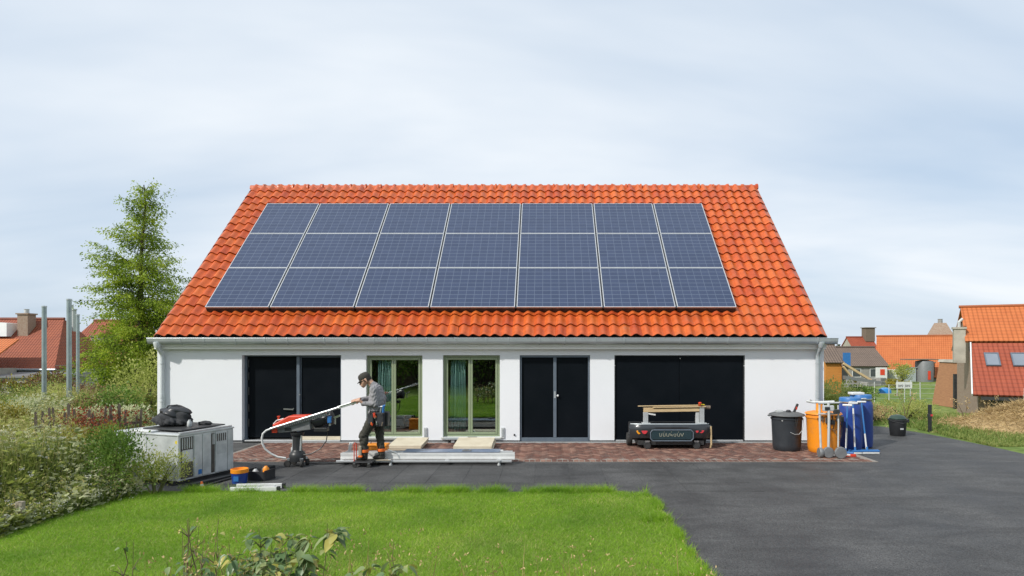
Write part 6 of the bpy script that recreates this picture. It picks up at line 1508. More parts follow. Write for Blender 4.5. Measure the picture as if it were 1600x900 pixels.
# ---- weeds: tall grass, grey-green herbs, white umbels as one uncountable mass
def weeds():
    g = np.random.default_rng(77)
    def edge_x(y): return np.interp(y, [7.2, 7.9, 8.8, 9.6, 10.2, 12, 14, 20], [-6.45, -6.5, -6.35, -6.15, -6.6, -8.2, -8.9, -9.6])
    def scatter(n, y0, y1):
        y = g.uniform(y0, y1, n); ex = edge_x(y); w = 0.90*y + 0.8
        x = ex - g.uniform(0, 1, n) ** 1.15 * np.maximum(w + ex, 0.4); return x, y
    def hgt(x, y):
        e = np.clip((edge_x(y) - x) / 1.1, 0, 1)
        base = 0.20 + 0.50*e + 0.50*np.clip((-6.9 - x)/2.0, 0, 1)*np.clip((10.5 - y)/1.5, 0, 1) + 0.16*np.sin(x*2.1 + 1)*np.sin(y*1.7) 
        base = np.where(y > 11.5, base*np.interp(y, [11.5, 14, 18, 23], [0.95, 0.75, 0.95, 0.95]), base)
        return np.maximum(base, 0.15)
    tzv = np.vectorize(tz)
    # no weeds inside the ventilation unit
    def clear(x, y):
        dx, dy = x + 5.95, y - 10.35; c, s = math.cos(R(20)), math.sin(R(20)); lx, ly = dx*c - dy*s, dx*s + dy*c
        return ~((lx > -1.5) & (lx < 0.12) & (ly > -0.06) & (ly < 1.35))
    LV, LQ, LR = [], [], []; base = 0
    def push(v, q, r, store):
        store[0].append(v); store[1].append(q + store[3][0]); store[2].append(np.repeat(r, 4)); store[3][0] += len(v)
    herb = [[], [], [], [0]]; sage = [[], [], [], [0]]; gras = [[], [], [], [0]]; pet = [[], [], [], [0]]
    stem_l, stem_r = [], []
    # tall grass blades
    x, y = scatter(46000, 7.3, 24.0); k = clear(x, y); x, y = x[k], y[k]; h = hgt(x, y)*g.uniform(0.45, 1.25, len(x)); z = tzv(x, y) - 0.02
    P = np.stack([x, y, z], 1); D = np.stack([g.normal(0, .22, len(x)), g.normal(0, .22, len(x)), np.ones(len(x))], 1)
    v, q = leaf_arrays(P, D, h, g.uniform(0.008, 0.02, len(x))*(1 + 0.04*y), 0.0, g); push(v, q, np.clip(0.45 + 0.3*np.sin(x*1.1 + y*0.6) + g.uniform(-.3, .3, len(x)), 0, 1), gras)
    # herbs: stems with leaves and umbels
    x, y = scatter(1500, 7.35, 17.5); k = clear(x, y); x, y = x[k], y[k]; h = hgt(x, y)*g.uniform(0.6, 1.2, len(x)); z = tzv(x, y)
    for i in range(len(x)):
        lean = g.normal(0, .12, 2); p0 = np.array([x[i], y[i], z[i] - 0.02]); p1 = p0 + np.array([lean[0]*h[i]*0.5, lean[1]*h[i]*0.5, h[i]*0.55]); p2 = p0 + np.array([lean[0]*h[i]*1.3, lean[1]*h[i]*1.3, h[i]])
        stem_l.append([tuple(p0), tuple(p1), tuple(p2)]); stem_r.append(0.006)
        m = int(26 + 24*h[i]); t = g.uniform(0.08, 1, m); a = g.uniform(0, 2*np.pi, m); sp_ = (0.05 + 0.17*(1 - t))*(0.5 + h[i]*0.6)*g.uniform(0.3, 1.2, m)
        P = p0 + (p2 - p0)*t[:, None] + np.stack([np.cos(a)*sp_, np.sin(a)*sp_, g.normal(0, .03, m)], 1)
        D = np.stack([np.cos(a), np.sin(a), g.uniform(-.2, .7, m)], 1); ln = g.uniform(0.04, 0.085, m)*(0.7 + 0.9*abs(math.sin(x[i]*3.7 + y[i]*2.9)))*(1 + 0.03*(y[i] - 8))
        v, q = leaf_arrays(P, D, ln, ln*g.uniform(0.3, 0.55, m), 0.1, g)
        grey = math.sin(x[i]*1.9 + 0.5) + math.sin(y[i]*1.4) + g.normal(0, .6) > -0.35
        push(v, q, np.clip(0.5 + 0.25*math.sin(x[i]*2.3 + y[i]) + g.uniform(-.35, .35, m), 0, 1), sage if grey else herb)
        if g.random() < (0.20 if y[i] < 11.5 else 0.08):
            for u in range(g.integers(1, 3)):
                c = p2 + g.normal(0, .09, 3)*np.array([1, 1, 0.6]); mm = 16
                a = g.uniform(0, 2*np.pi, mm); rr = np.sqrt(g.uniform(0, 1, mm))*g.uniform(0.02, 0.045)
                P = c + np.stack([np.cos(a)*rr, np.sin(a)*rr, g.normal(0, .006, mm)], 1); ln = g.uniform(0.010, 0.022, mm)
                v, q = leaf_arrays(P, g.normal(size=(mm, 3)) + np.array([0, 0, .4]), ln, ln*0.9, 0, g); push(v, q, g.uniform(0, 1, mm), pet)
    # tall dry stalks with seed heads rising above the herbs
    x, y = scatter(900, 7.6, 19.0); k = clear(x, y); x, y = x[k], y[k]; h = hgt(x, y)*g.uniform(1.05, 1.55, len(x)); z = tzv(x, y)
    P = np.stack([x, y, z], 1); D = np.stack([g.normal(0, .10, len(x)), g.normal(0, .10, len(x)), np.ones(len(x))], 1); v, q = leaf_arrays(P, D, h, 0.010, 0.0, g); push(v, q, g.uniform(0.5, 1, len(x)), gras)
    T = np.repeat(P + unit(D)*h[:, None]*0.93, 12, 0) + g.normal(0, .028, (len(x)*12, 3))*np.array([1, 1, 2.2]); ln = g.uniform(0.02, 0.045, len(T)); v, q = leaf_arrays(T, g.normal(size=(len(T), 3)) + np.array([0, 0, .8]), ln, ln*0.5, 0, g); push(v, q, np.clip(g.uniform(0.4, 1.1, len(T)), 0, 1), gras)
    # small white florets spilling to the lawn edge
    x, y = scatter(380, 7.4, 10.4); ex = edge_x(y); x = ex - g.uniform(-0.1, 0.9, len(x)); k = clear(x, y); x, y = x[k], y[k]
    z = np.clip(hgt(x, y), 0.1, 0.6)*g.uniform(0.2, 1.0, len(x))
    P = np.stack([x, y, z], 1); P = np.repeat(P, 5, 0) + g.normal(0, .018, (len(x)*5, 3)); ln = g.uniform(0.010, 0.022, len(P))
    v, q = leaf_arrays(P, g.normal(size=(len(P), 3)), ln, ln*0.9, 0, g); push(v, q, g.uniform(0, 1, len(P)), pet)
    e = empty('weed_bank', (-8.5, 10.0, 0), label='bank of tall wild weeds and white umbel flowers left of the lawn', cat='weeds'); e['kind'] = 'stuff'
    for nm, st, m in (('tall_grass', gras, 'leaf_grass'), ('green_herbs', herb, 'leaf_olive'), ('grey_herbs', sage, 'leaf_sage'), ('white_florets', pet, 'petal')):
        o = link(nm, fastmesh(nm, np.concatenate(st[0]), np.concatenate(st[1]), M[m], np.concatenate(st[2])), e, (8.5, -10.0, 0)); o['kind'] = 'stuff'
    o = link('weed_stems', stems_mesh('weed_stems', stem_l, stem_r, M['stem'], 3), e, (8.5, -10.0, 0)); o['kind'] = 'stuff'
weeds()

# ---- rough grass on the field edge right of the yard, dry hay heap
def field_tufts():
    g = np.random.default_rng(13); tzv = np.vectorize(tz)
    n = 60000; y = 14.5 + 26 * g.uniform(0, 1, n) ** 1.7; x = 10.0 + g.uniform(0, 1, n)*(0.80*y - 8.5); k = ~((x < 10.1) & (y < 18)); k &= ~((x < 6.8) & (y < 26)); x, y = x[k], y[k]
    x2 = g.uniform(6.8, 11.0, 14000); y2 = g.uniform(18.4, 30, 14000); x = np.concatenate([x, x2]); y = np.concatenate([y, y2])
    z = tzv(x, y) - 0.03; h = g.uniform(0.04, 0.13, len(x))*(1 + 0.5*np.sin(x*1.3)*np.sin(y*0.8))
    v, q = leaf_arrays(np.stack([x, y, z], 1), np.stack([g.normal(0, .35, len(x)), g.normal(0, .35, len(x)), np.ones(len(x))], 1), h, 0.018 + 0.001*y, 0, g)
    dry = np.clip(1.5 - np.hypot((x - 13.6)/2.0, (y - 16.6)/1.7), 0, 1)
    rd = np.clip(0.36 + 0.16*np.sin(x*0.7 + y*0.5) + g.uniform(-.22, .22, len(x)) + 0.55*dry, 0, 1)
    M['leaf_field'] = leafmat('field_blades', [(0.0, (0.11, 0.18, 0.035)), (1.0, (0.58, 0.46, 0.24)), (0.4, (0.21, 0.28, 0.07)), (0.65, (0.32, 0.35, 0.11))], trans=0.45)
    o = link('field_grass', fastmesh('field_grass', v, q, M['leaf_field'], np.repeat(rd, 4))); tag(o, 'rough grass of the field right of the asphalt yard', 'grass', kind='stuff')
    # hay heap: a mound of straw over a low earth core
    e = empty('hay_heap', (13.1, 17.6, tz(13.1, 17.6)), label='low heap of dry straw on the grass at the right edge', cat='hay heap')
    def hz(x, y): return 0.60*np.exp(-((x/1.35)**2 + (y/1.0)**2)) + 0.26*np.exp(-(((x - 1.6)/1.5)**2 + ((y + 0.2)/0.9)**2)) + 0.06*np.sin(x*5)*np.sin(y*6)*np.exp(-((x/2.4)**2 + (y/1.6)**2))
    gx = np.linspace(-3.4, 4.2, 40); gy = np.linspace(-2.2, 2.2, 26); V = [(a, b_, hz(a, b_) - 0.05) for b_ in gy for a in gx]; Q = [(j*40 + i, j*40 + i + 1, (j + 1)*40 + i + 1, (j + 1)*40 + i) for j in range(25) for i in range(39)]
    M['strawbase'] = mat('straw_core', (0.42, 0.30, 0.15), (0.30, 0.21, 0.10), rough=0.95, scale=5, bump=0.6, bscale=12)
    link('mound', fastmesh('mound', V, Q, M['strawbase'], smooth=True), e)
    n = 14000; x = g.normal(0.5, 1.1, n); y = g.normal(0, .85, n); P = np.stack([x, y, hz(x, y) - 0.03 + g.uniform(0, .05, n)], 1)
    D = g.normal(size=(n, 3))*np.array([1, 1, 0.35]) + np.array([0, 0, .3]); ln = g.uniform(0.10, 0.30, n); v, q = leaf_arrays(P, D, ln, 0.012, 0, g)
    link('straw', fastmesh('straw', v, q, M['leaf_straw'], np.repeat(g.uniform(0, 1, n), 4)), e)
field_tufts()
for i, (x, y, h, lab) in enumerate(((11.9, 18.2, 0.75, 'thin dry stalk plant between the black post and the hay heap'), (10.9, 19.4, 0.9, 'tall dry stalk plant behind the black post'), (13.6, 19.6, 0.7, 'dry stalk plant behind the hay heap'))):
    g = np.random.default_rng(90 + i); e = empty('dry_stalk', (x, y, tz(x, y)), label=lab, cat='dry plant', group='dry stalks on the field edge'); ls = []
    for k in range(5):
        a = g.uniform(0, 6.28); ls.append([(0, 0, -0.05), (0.08*math.cos(a), 0.08*math.sin(a), h*0.5), (0.22*math.cos(a), 0.22*math.sin(a), h*g.uniform(0.7, 1))])
    link('stems', stems_mesh('stems', ls, [0.010]*5, M['drystem']), e)
    P = np.array([l[-1] for l in ls]).repeat(14, 0) + g.normal(0, .05, (70, 3)); v, q = leaf_arrays(P, g.normal(size=(70, 3)), g.uniform(0.03, 0.08, 70), 0.03, 0, g)
    link('seed_heads', fastmesh('seed_heads', v, q, M['leaf_straw'], np.repeat(g.uniform(0, 1, 70), 4)), e)

# ---- broad-leaved plants in front of the camera
def foreplant(x, y, h, n_leaf, leaf, lab, seed, spread=0.16, nst=3, bare=0.0, lean=(0, 0)):
    g = np.random.default_rng(seed)
    e = empty('broadleaf_plant', (x, y, 0.0), label=lab, cat='plant', group='broad leaved plants at the bottom of the lawn')
    ls, tips = [], []
    for k in range(nst):
        a = g.uniform(0, 6.28); r = g.uniform(0.3, 1)*spread
        pts = [np.array([0, 0, -0.03])]
        for s in np.linspace(0.2, 1, 6): pts.append(np.array([r*math.cos(a)*s + g.normal(0, .012) + lean[0]*s, r*math.sin(a)*s + g.normal(0, .012) + lean[1]*s, h*s*(1 if k == 0 else g.uniform(0.7, 0.98))]))
        ls.append([tuple(p) for p in pts]); tips.append(np.array(pts))
        for w in range(3):
            j = g.integers(2, 6); p = pts[j]; aa = g.uniform(0, 6.28); q = p + np.array([0.09*math.cos(aa), 0.09*math.sin(aa), 0.07]); ls.append([tuple(p), tuple((p + q)/2 + np.array([0, 0, .012])), tuple(q)]); tips.append(np.array([p, p, (p + q)/2, q, q, q, q]))
    link('stems', stems_mesh('stems', ls, [0.007 if i < 1 else 0.005 for i in range(len(ls))], M['drystem'] if bare > 0.5 else M['stem'], 6), e)
    V, Q, RD = [], [], []; base = 0
    for i in range(int(n_leaf * (2.8 if bare < 0.5 else 1.6))):
        t = tips[g.integers(0, len(tips))]; s = g.uniform(0.3 if bare < 0.5 else 0.55, 1)*6; i0 = min(int(s), 5); p = t[i0]*(1 - (s - i0)) + t[i0 + 1]*(s - i0)
        a = g.uniform(0, 6.28); d = np.array([math.cos(a), math.sin(a), g.uniform(-0.9, 0.35)]); d /= np.linalg.norm(d)
        sd = np.cross(d, [0, 0, 1]); sd /= max(np.linalg.norm(sd), 1e-3); sd = sd + np.array([0, 0, g.uniform(-.5, .5)]); up_ = np.cross(sd, d)
        L_ = leaf*g.uniform(0.40, 0.92); Wd = L_*g.uniform(0.55, 0.75); pet_ = p + d*0.025; pts = []
        for s2, w in ((0, 0.02), (0.15, 0.36), (0.4, 0.5), (0.7, 0.36), (1.0, 0.02)):
            c = pet_ + d*L_*s2 - np.array([0, 0, 1])*L_*0.35*s2*s2; pts += [c - sd*Wd*w + up_*Wd*w*0.35, c, c + sd*Wd*w + up_*Wd*w*0.35]
        V += pts; 
        for r in range(4):
            for cc in range(2): Q.append((base + r*3 + cc, base + r*3 + cc + 1, base + r*3 + 4 + cc, base + r*3 + 3 + cc))
        RD += [float(np.clip(g.beta(1.6, 1.9), 0, 1))]*15; base += 15
    link('leaves', fastmesh('leaves', V, Q, M['leaf_big'], RD, smooth=True), e)
FP = [(-2.12, 4.95, 0.88, 40, 0.12, 'broad leaved plant with a dense leafy head near the bottom centre', 0.15, 4, 0.0),
      (-1.72, 4.75, 0.95, 40, 0.14, 'tallest broad leaved plant with hanging grey green leaves', 0.15, 4, 0.0),
      (-1.10, 4.70, 0.82, 22, 0.13, 'short broad leaved plant, rightmost of the row', 0.10, 3, 0.0),
      (-2.45, 5.05, 0.74, 36, 0.11, 'low yellowing broad leaved plant left of the dense one', 0.22, 5, 0.0),
      (-2.70, 5.10, 0.90, 16, 0.06, 'sparse plant with thin twigs and few small leaves', 0.16, 5, 0.6),
      (-2.95, 5.20, 0.86, 14, 0.06, 'wispy twiggy plant left of the sparse one', 0.15, 5, 0.6),
      (-3.58, 5.45, 0.62, 5, 0.07, 'bare dark twig standing alone in the lawn, leftmost', 0.10, 2, 0.8),
      (-1.92, 4.60, 0.78, 34, 0.12, 'low leafy plant between the dense and the tallest plant', 0.20, 4, 0.0),
      (-1.42, 4.62, 0.76, 30, 0.12, 'leafy plant between the tallest and the rightmost plant', 0.20, 4, 0.0),
      (-2.30, 4.70, 0.74, 32, 0.11, 'low yellow green plant below the dense one', 0.22, 4, 0.0),
      (-2.72, 4.80, 0.70, 26, 0.11, 'low plant with yellow leaves below the sparse twigs', 0.2, 4, 0.0)]
for i, (x, y, h, n, lf, lab, spd, ns, br) in enumerate(FP): foreplant(x, y, h, n, lf, lab, 200 + i, spd, ns, br)
def wisps():
    g = np.random.default_rng(8); n = 150; x = g.uniform(-3.1, -1.0, n); y = g.uniform(4.6, 5.6, n); h = g.uniform(0.3, 0.8, n)
    x = np.concatenate([x, g.uniform(-0.9, 1.5, 60)]); y = np.concatenate([y, g.uniform(5.2, 6.2, 60)]); h = np.concatenate([h, g.uniform(0.2, 0.5, 60)])
    P = np.stack([x, y, np.zeros(len(x))], 1); v, q = leaf_arrays(P, np.stack([g.normal(0, .2, len(x)), g.normal(0, .2, len(x)), np.ones(len(x))], 1), h, 0.007, 0, g)
    P2 = P + np.stack([g.normal(0, .05, len(x)), g.normal(0, .05, len(x)), h*0.95], 1); P2 = np.repeat(P2, 5, 0) + g.normal(0, .02, (len(x)*5, 3)); v2, q2 = leaf_arrays(P2, g.normal(size=(len(P2), 3)) + np.array([0, 0, 1]), 0.03, 0.012, 0, g)
    o = link('wispy_grass', fastmesh('wispy_grass', np.concatenate([v, v2]), np.concatenate([q, q2 + len(v)]), M['leaf_straw'], np.concatenate([np.repeat(g.uniform(0, .8, len(x)), 4), np.repeat(g.uniform(0.2, 1, len(P2)), 4)]))); tag(o, 'thin dry grass stalks among the broad leaved plants', 'grass', kind='stuff')
wisps()

# ------------------------------------------------------------------ neighbours
def roof_quad(pts, th=0.10):
    """sloped roof sheet from 4 points (eave a, eave b, ridge b, ridge a) with UV in metres"""
    a, b, c, d = [Vector(p) for p in pts]
    me = bpy.data.meshes.new('roof'); me.from_pydata([a, b, c, d], [], [(0, 1, 2, 3)])
    uv = me.uv_layers.new(name='UVMap'); ux = (b - a).normalized(); vy = ((d - a) - ux * (d - a).dot(ux)).normalized()
    for i, p in enumerate((a, b, c, d)): uv.data[i].uv = ((p - a).dot(ux), (p - a).dot(vy))
    return me
OFF = {}
def nb_part(e, name, me, m, th=0.12):
    me.materials.append(m); o = link(name, me, e, OFF.get(e.name, tuple(-e.location)))
    md = o.modifiers.new('t', 'SOLIDIFY'); md.thickness = th; md.offset = -1
    return o
def nb_house(name, x0, x1, y0, y1, zb, ze, zr, roofm, wallm, label, hipl=0.0, hipr=0.0, ov=0.3):
    """neighbour house, ridge along x"""
    ym = (y0 + y1) / 2
    e = empty(name, ((x0 + x1) / 2, y0, zb), label=label, cat='house')
    loc = tuple(-e.location)
    w = MB(); w.box(x0, x1, y0, y1, zb - 0.3, ze)
    if hipl == 0: w.prism([(y0, ze), (y1, ze), (ym, zr - 0.15)], 'x', x0, x0 + 0.25)
    if hipr == 0: w.prism([(y0, ze), (y1, ze), (ym, zr - 0.15)], 'x', x1 - 0.25, x1)
    w.build('wall', M[wallm], e, loc=loc)
    s = (zr - ze) / (ym - y0); zo = ze - s * ov
    A = (x0 - 0.15, y0 - ov, zo); B = (x1 + 0.15, y0 - ov, zo); Cc = (x1 + 0.15 - hipr, ym, zr); D = (x0 - 0.15 + hipl, ym, zr)
    nb_part(e, 'roof', roof_quad((A, B, Cc, D)), M[roofm])
    A2 = (x0 - 0.15, y1 + ov, zo); B2 = (x1 + 0.15, y1 + ov, zo)
    nb_part(e, 'rear_roof', roof_quad((B2, A2, D, Cc)), M[roofm])
    if hipr: nb_part(e, 'hip', roof_quad((B, B2, Cc, Cc)) if False else _tri(B, B2, Cc), M[roofm])
    if hipl: nb_part(e, 'hip', _tri(A2, A, D), M[roofm])
    rd = MB(); rd.tube([(D[0] - 0.05, ym, zr + 0.02), (Cc[0] + 0.05, ym, zr + 0.02)], 0.13, 8); rd.build('ridge_cap', M[roofm], e, loc=loc)
    return e, loc
def _tri(a, b, c):
    a, b, c = Vector(a), Vector(b), Vector(c); me = bpy.data.meshes.new('hip'); me.from_pydata([a, b, c], [], [(0, 1, 2)])
    uv = me.uv_layers.new(name='UVMap'); ux = (b - a).normalized(); vy = ((c - a) - ux * (c - a).dot(ux)).normalized()
    for i, p in enumerate((a, b, c)): uv.data[i].uv = ((p - a).dot(ux), (p - a).dot(vy))
    return me
def chimney(e, loc, x, y, z0, z1, w=0.5, m='brickwall', pot=True):
    b = MB(); b.box(x - w/2, x + w/2, y - w/2, y + w/2, z0, z1); b.box(x - w*0.6, x + w*0.6, y - w*0.6, y + w*0.6, z1, z1 + 0.12)
    o = b.build('chimney', M[m], e, loc=loc)
    if pot:
        q = MB(); q.lathe([(w*0.22, 0), (w*0.2, 0.35), (w*0.24, 0.38)], 12, (x, y, z1 + 0.12)); q.build('chimney_pot', M['lgrey'], o, smooth=True)
def nwin(e, loc, x0, x1, z0, z1, y, m='whiteplastic'):
    b = MB(); t = 0.07
    b.box(x0, x0 + t, y - 0.04, y + 0.02, z0, z1); b.box(x1 - t, x1, y - 0.04, y + 0.02, z0, z1); b.box(x0 + t, x1 - t, y - 0.04, y + 0.02, z1 - t, z1); b.box(x0 + t, x1 - t, y - 0.04, y + 0.02, z0, z0 + t)
    o = b.build('window', M[m], e, loc=loc); q = MB(); q.box(x0 + t, x1 - t, y - 0.015, y - 0.003, z0 + t, z1 - t); q.build('pane', M['glassdark'], o)

ZG = -2.32
# left: red roofed farmhouse with a lower orange wing, and another roof behind the tree
e, loc = nb_house('farmhouse', -54.0, -42.6, 55.5, 64.0, ZG, 0.55, 4.75, 'roof_rust', 'stucco', 'red tiled house behind the steel poles on the left', hipr=2.6)
chimney(e, loc, -47.6, 58.6, 2.6, 5.1, 0.95); chimney(e, loc, -44.6, 60.2, 3.6, 5.6, 0.45, 'lgrey')
b = MB(); b.prism([(-52.0, 3.1), (-48.6, 3.1), (-48.6, 4.3), (-52.0, 4.5)], 'y', 57.6, 59.4); o = b.build('dormer', M['white_paint'], e, loc=loc)
b = MB(); b.box(-50.9, -49.9, 57.56, 57.59, 3.4, 4.2); b.build('dormer_pane', M['glassdark'], o)
b = MB(); b.tube([(-53.9, 55.15, 0.20), (-42.3, 55.15, 0.20)], 0.09, 8); b.build('gutter', M['zinc'], e, loc=loc)
nwin(e, loc, -44.6, -43.4, -1.5, -0.3, 55.5)
b = MB(); b.box(-45.6, -44.9, 55.44, 55.5, ZG, -0.3); b.build('door', M['darkmetal'], e, loc=loc)
wg = empty('orange_roof_wing', (-49, 51.5, ZG), label='lower house wing with orange tiled roof at the far left edge', cat='house')
wl = tuple(-wg.location)
b = MB(); b.box(-54, -45.6, 51.6, 55.1, ZG - 0.3, 0.35); b.build('wall', M['stucco'], wg, loc=wl)
nb_part(wg, 'roof', roof_quad(((-54.2, 51.1, 0.45), (-45.3, 51.1, 0.45), (-45.3, 54.95, 2.85), (-54.2, 54.95, 2.85))), M['roof_orange'])
b = MB(); b.box(-54, -45.5, 51.3, 51.55, -0.25, 0.25); b.build('fascia', M['concrete'], wg, loc=wl)
b = MB(); b.tube([(-46.3, 51.2, 0.3), (-46.4, 51.45, -0.6), (-47.0, 51.5, -1.2), (-47.1, 51.5, ZG)], 0.07, 8); b.build('downpipe', M['lgrey'], wg, loc=wl)
nwin(wg, wl, -49.6, -48.0, -1.3, -0.45, 51.6, 'concrete'); 
b = MB(); b.box(-51.4, -50.4, 51.54, 51.6, -1.3, -0.45); b.build('shutter', M['concrete'], wg, loc=wl)
e, loc = nb_house('brick_house', -51.5, -43.6, 66.0, 74.0, ZG, 0.6, 5.0, 'roof_rust', 'brickwall', 'rust roofed house half hidden behind the bright tree', hipl=2.2)
chimney(e, loc, -47.2, 67.6, 1.2, 3.2, 1.1, 'concrete', False)
ln = empty('lean_to', (-42.0, 52.5, ZG), label='grey lean-to shed under the red roofed house behind the poles', cat='shed')
ll = tuple(-ln.location)
b = MB(); b.box(-45.2, -39.6, 52.2, 55.0, ZG - 0.2, -0.35); b.build('wall', M['concrete'], ln, loc=ll)
b = MB(); b.prism([(52.0, -0.36), (55.1, -0.1), (55.1, 0.02), (52.0, -0.24)], 'x', -45.3, -39.4); b.build('roof', M['mgrey'], ln, loc=ll)
nwin(ln, ll, -44.0, -42.8, -1.6, -0.7, 52.2); nwin(ln, ll, -42.2, -41.0, -1.6, -0.7, 52.2)
for i, (x, h) in enumerate(((-38.9, 1.3), (-38.2, 1.1), (-37.6, 1.25))):
    b = MB(); b.bar((x, 51.5, ZG - 0.1), (x + 0.1*i - 0.1, 51.6, ZG + h), 0.22, 0.14); o = b.build('leaning_board', M['greywood']); tag(o, ['pale board leaning beside the lean-to, left of three', 'pale board leaning beside the lean-to, middle of three', 'pale board leaning beside the lean-to, right of three'][i], 'board', 'boards beside the lean-to')

# right: orange roofed house, brown cottage, far red roof
e, loc = nb_house('orange_roof_house', 45.6, 56.0, 83.0, 91.0, ZG, -1.5, 3.6, 'roof_orange', 'stucco', 'long low house with a big plain orange roof in the field on the right'); e.rotation_euler.z = R(-29); ORH = e
b = MB(); 
b.add([(51.4, 88.4, 3.2), (55.0, 88.4, 3.2), (55.0, 91.0, 3.2), (51.4, 91.0, 3.2), (52.5, 89.2, 5.4), (53.9, 89.2, 5.4), (53.9, 90.2, 5.4), (52.5, 90.2, 5.4)], [(0, 3, 2, 1), (4, 5, 6, 7), (0, 1, 5, 4), (1, 2, 6, 5), (2, 3, 7, 6), (3, 0, 4, 7)])
o = b.build('chimney', M['brickwall'], e, loc=loc); q = MB(); q.lathe([(0.3, 0), (0.28, 0.5), (0.34, 0.55)], 10, (53.2, 89.7, 5.4)); q.build('chimney_pot', M['concrete'], o)
b = MB(); b.bar((56.2, 82.8, -1.7), (56.2, 87.0, 3.65), 0.1, 0.3); b.build('verge_board', M['whiteplastic'], e, loc=loc)
b = MB(); b.box(50.8, 52.3, 82.9, 83.05, -1.9, 0.0); b.box(50.7, 52.4, 82.2, 83.0, 0.0, 0.15); b.build('porch', M['oldwood'], e, loc=loc)
ORH.location.x -= 1.6; ORH.location.y += 1.0
e, loc = nb_house('brown_cottage', 35.5, 42.6, 80.0, 87.0, ZG, -0.1, 2.05, 'roof_brown', 'concrete', 'low cottage with dull brown roof between the white house and the orange roof')
nwin(e, loc, 38.2, 39.3, -1.7, -0.6, 80.0); nwin(e, loc, 40.4, 41.5, -1.7, -0.6, 80.0)
b = MB(); b.box(36.6, 37.6, 79.93, 80.0, ZG, -0.5); b.build('door', M['darkmetal'], e, loc=loc)
e, loc = nb_house('far_red_house', 54.0, 58.2, 112.0, 118.0, ZG, 1.4, 3.8, 'roof_red', 'stucco', 'small far red roofed house above the brown cottage'); chimney(e, loc, 57.6, 114.6, 3.0, 5.4, 1.6, 'oldwood', False)
nwin(e, loc, 56.8, 58.0, 0.2, 1.2, 112.0)
e, loc = nb_house('far_gable_house', 58.6, 62.0, 108.0, 114.0, ZG, 1.0, 3.2, 'roof_brown', 'brickwall', 'far brown gabled house left of the big orange roof')
M['shedwood'] = mat('orange_stained_boards', (0.52, 0.21, 0.04), (0.38, 0.15, 0.03), rough=0.8, scale=2, stretch=(1, 1, 9))
e, loc = nb_house('timber_shed', 26.4, 27.9, 60.5, 64.5, ZG, 0.9, 2.4, 'roof_brown', 'shedwood', 'orange walled shed just right of the white house corner')
b = MB(); b.bar((27.9, 60.2, 0.6), (30.6, 60.4, -1.0), 0.25, 0.2); b.bar((27.9, 60.2, 0.3), (29.2, 60.4, -1.2), 0.2, 0.15); b.build('brace', M['pine'], e, loc=loc)
b = MB(); b.box(28.0, 28.7, 60.4, 60.5, 0.2, 1.6); b.build('blue_door', M['midblue'], e, loc=loc)
b = MB(); b.prism([(28.0, -0.9), (31.4, -1.3), (31.4, -1.1), (28.0, -0.55)], 'y', 60.0, 63.0); b.build('lean_roof', M['mgrey'], e, loc=loc)
# right edge: house with orange upper roof and red lower roof with two skylights
re_ = empty('skylight_house', (24.0, 36.0, ZG), rz=R(-26), label='house with red lower roof, two skylights and orange upper roof at the right edge', cat='house'); rl = (-24.5, -36.0, -ZG); OFF['skylight_house'] = rl
b = MB(); b.box(24.9, 37.0, 37.2, 46.0, ZG - 0.3, -0.35); b.prism([(37.3, -0.35), (46.0, -0.35), (46.0, 2.2), (42.6, 4.55), (37.5, -0.2)], 'x', 24.9, 25.15); b.build('wall', M['brickwall'], re_, loc=rl)
red = nb_part(re_, 'lower_roof', roof_quad(((24.5, 36.0, -0.48), (38.0, 36.0, -0.48), (38.0, 39.6, 2.42), (24.9, 39.6, 2.42))), M['roof_red'])
nb_part(re_, 'upper_roof', roof_quad(((24.6, 39.7, 2.55), (38.0, 39.7, 2.55), (38.0, 42.6, 4.78), (24.7, 42.6, 4.78))), M['roof_orange'])
nb_part(re_, 'rear_roof', roof_quad(((38.0, 46.4, 2.0), (24.6, 46.4, 2.0), (24.7, 42.6, 4.78), (38.0, 42.6, 4.78))), M['roof_orange'])
b = MB(); b.tube([(24.6, 42.6, 4.8), (38, 42.6, 4.8)], 0.1, 8); b.build('ridge_cap', M['roof_orange'], re_, loc=rl)
b = MB(); b.bar((24.45, 36.0, -0.5), (24.85, 39.6, 2.42), 0.07, 0.16); b.build('verge_board', M['whiteplastic'], re_, loc=rl)
for x in (25.75, 27.05):
    s = 3.6; ang = math.atan2(2.9, 3.6); Mx = Matrix.Translation((x, 38.35, -0.48 + (38.35 - 36.0)*2.9/3.6)) @ Matrix.Rotation(ang, 4, 'X')
    b = MB(); w, h, t = 0.36, 0.58, 0.06
    for bx in ((-w, -w + t, -h, h), (w - t, w, -h, h), (-w + t, w - t, -h, -h + t), (-w + t, w - t, h - t, h)): b.box(bx[0], bx[1], bx[2], bx[3], 0.02, 0.12, M=Mx)
    o = b.build('skylight', M['slate'], red); q = MB(); q.box(-w + t, w - t, -h + t, h - t, 0.06, 0.09, M=Mx); M['skyglass'] = M.get('skyglass') or mat('skylight_glass', (0.16, 0.19, 0.23), (0.2, 0.23, 0.27), rough=0.06, scale=1, spec=0.9); q.build('pane', M['skyglass'], o)
chimney(re_, rl, 24.35, 40.4, 1.2, 3.3, 0.62, 'stucco', False)
b = MB(); b.tube([(24.35, 40.4, 3.4), (24.35, 40.4, 3.75), (24.55, 40.4, 3.95)], 0.09, 8); b.build('flue', M['lgrey'], re_, loc=rl)
b = MB(); b.box(24.9, 37, 36.1, 36.22, -0.78, -0.5); b.build('eave_board', M['darkmetal'], re_, loc=rl)
for x in (26.6, 28.3): 
    b = MB(); b.box(x, x + 0.10, 36.3, 36.4, ZG, -0.6); b.build('porch_post', M['darkmetal'], re_, loc=rl)
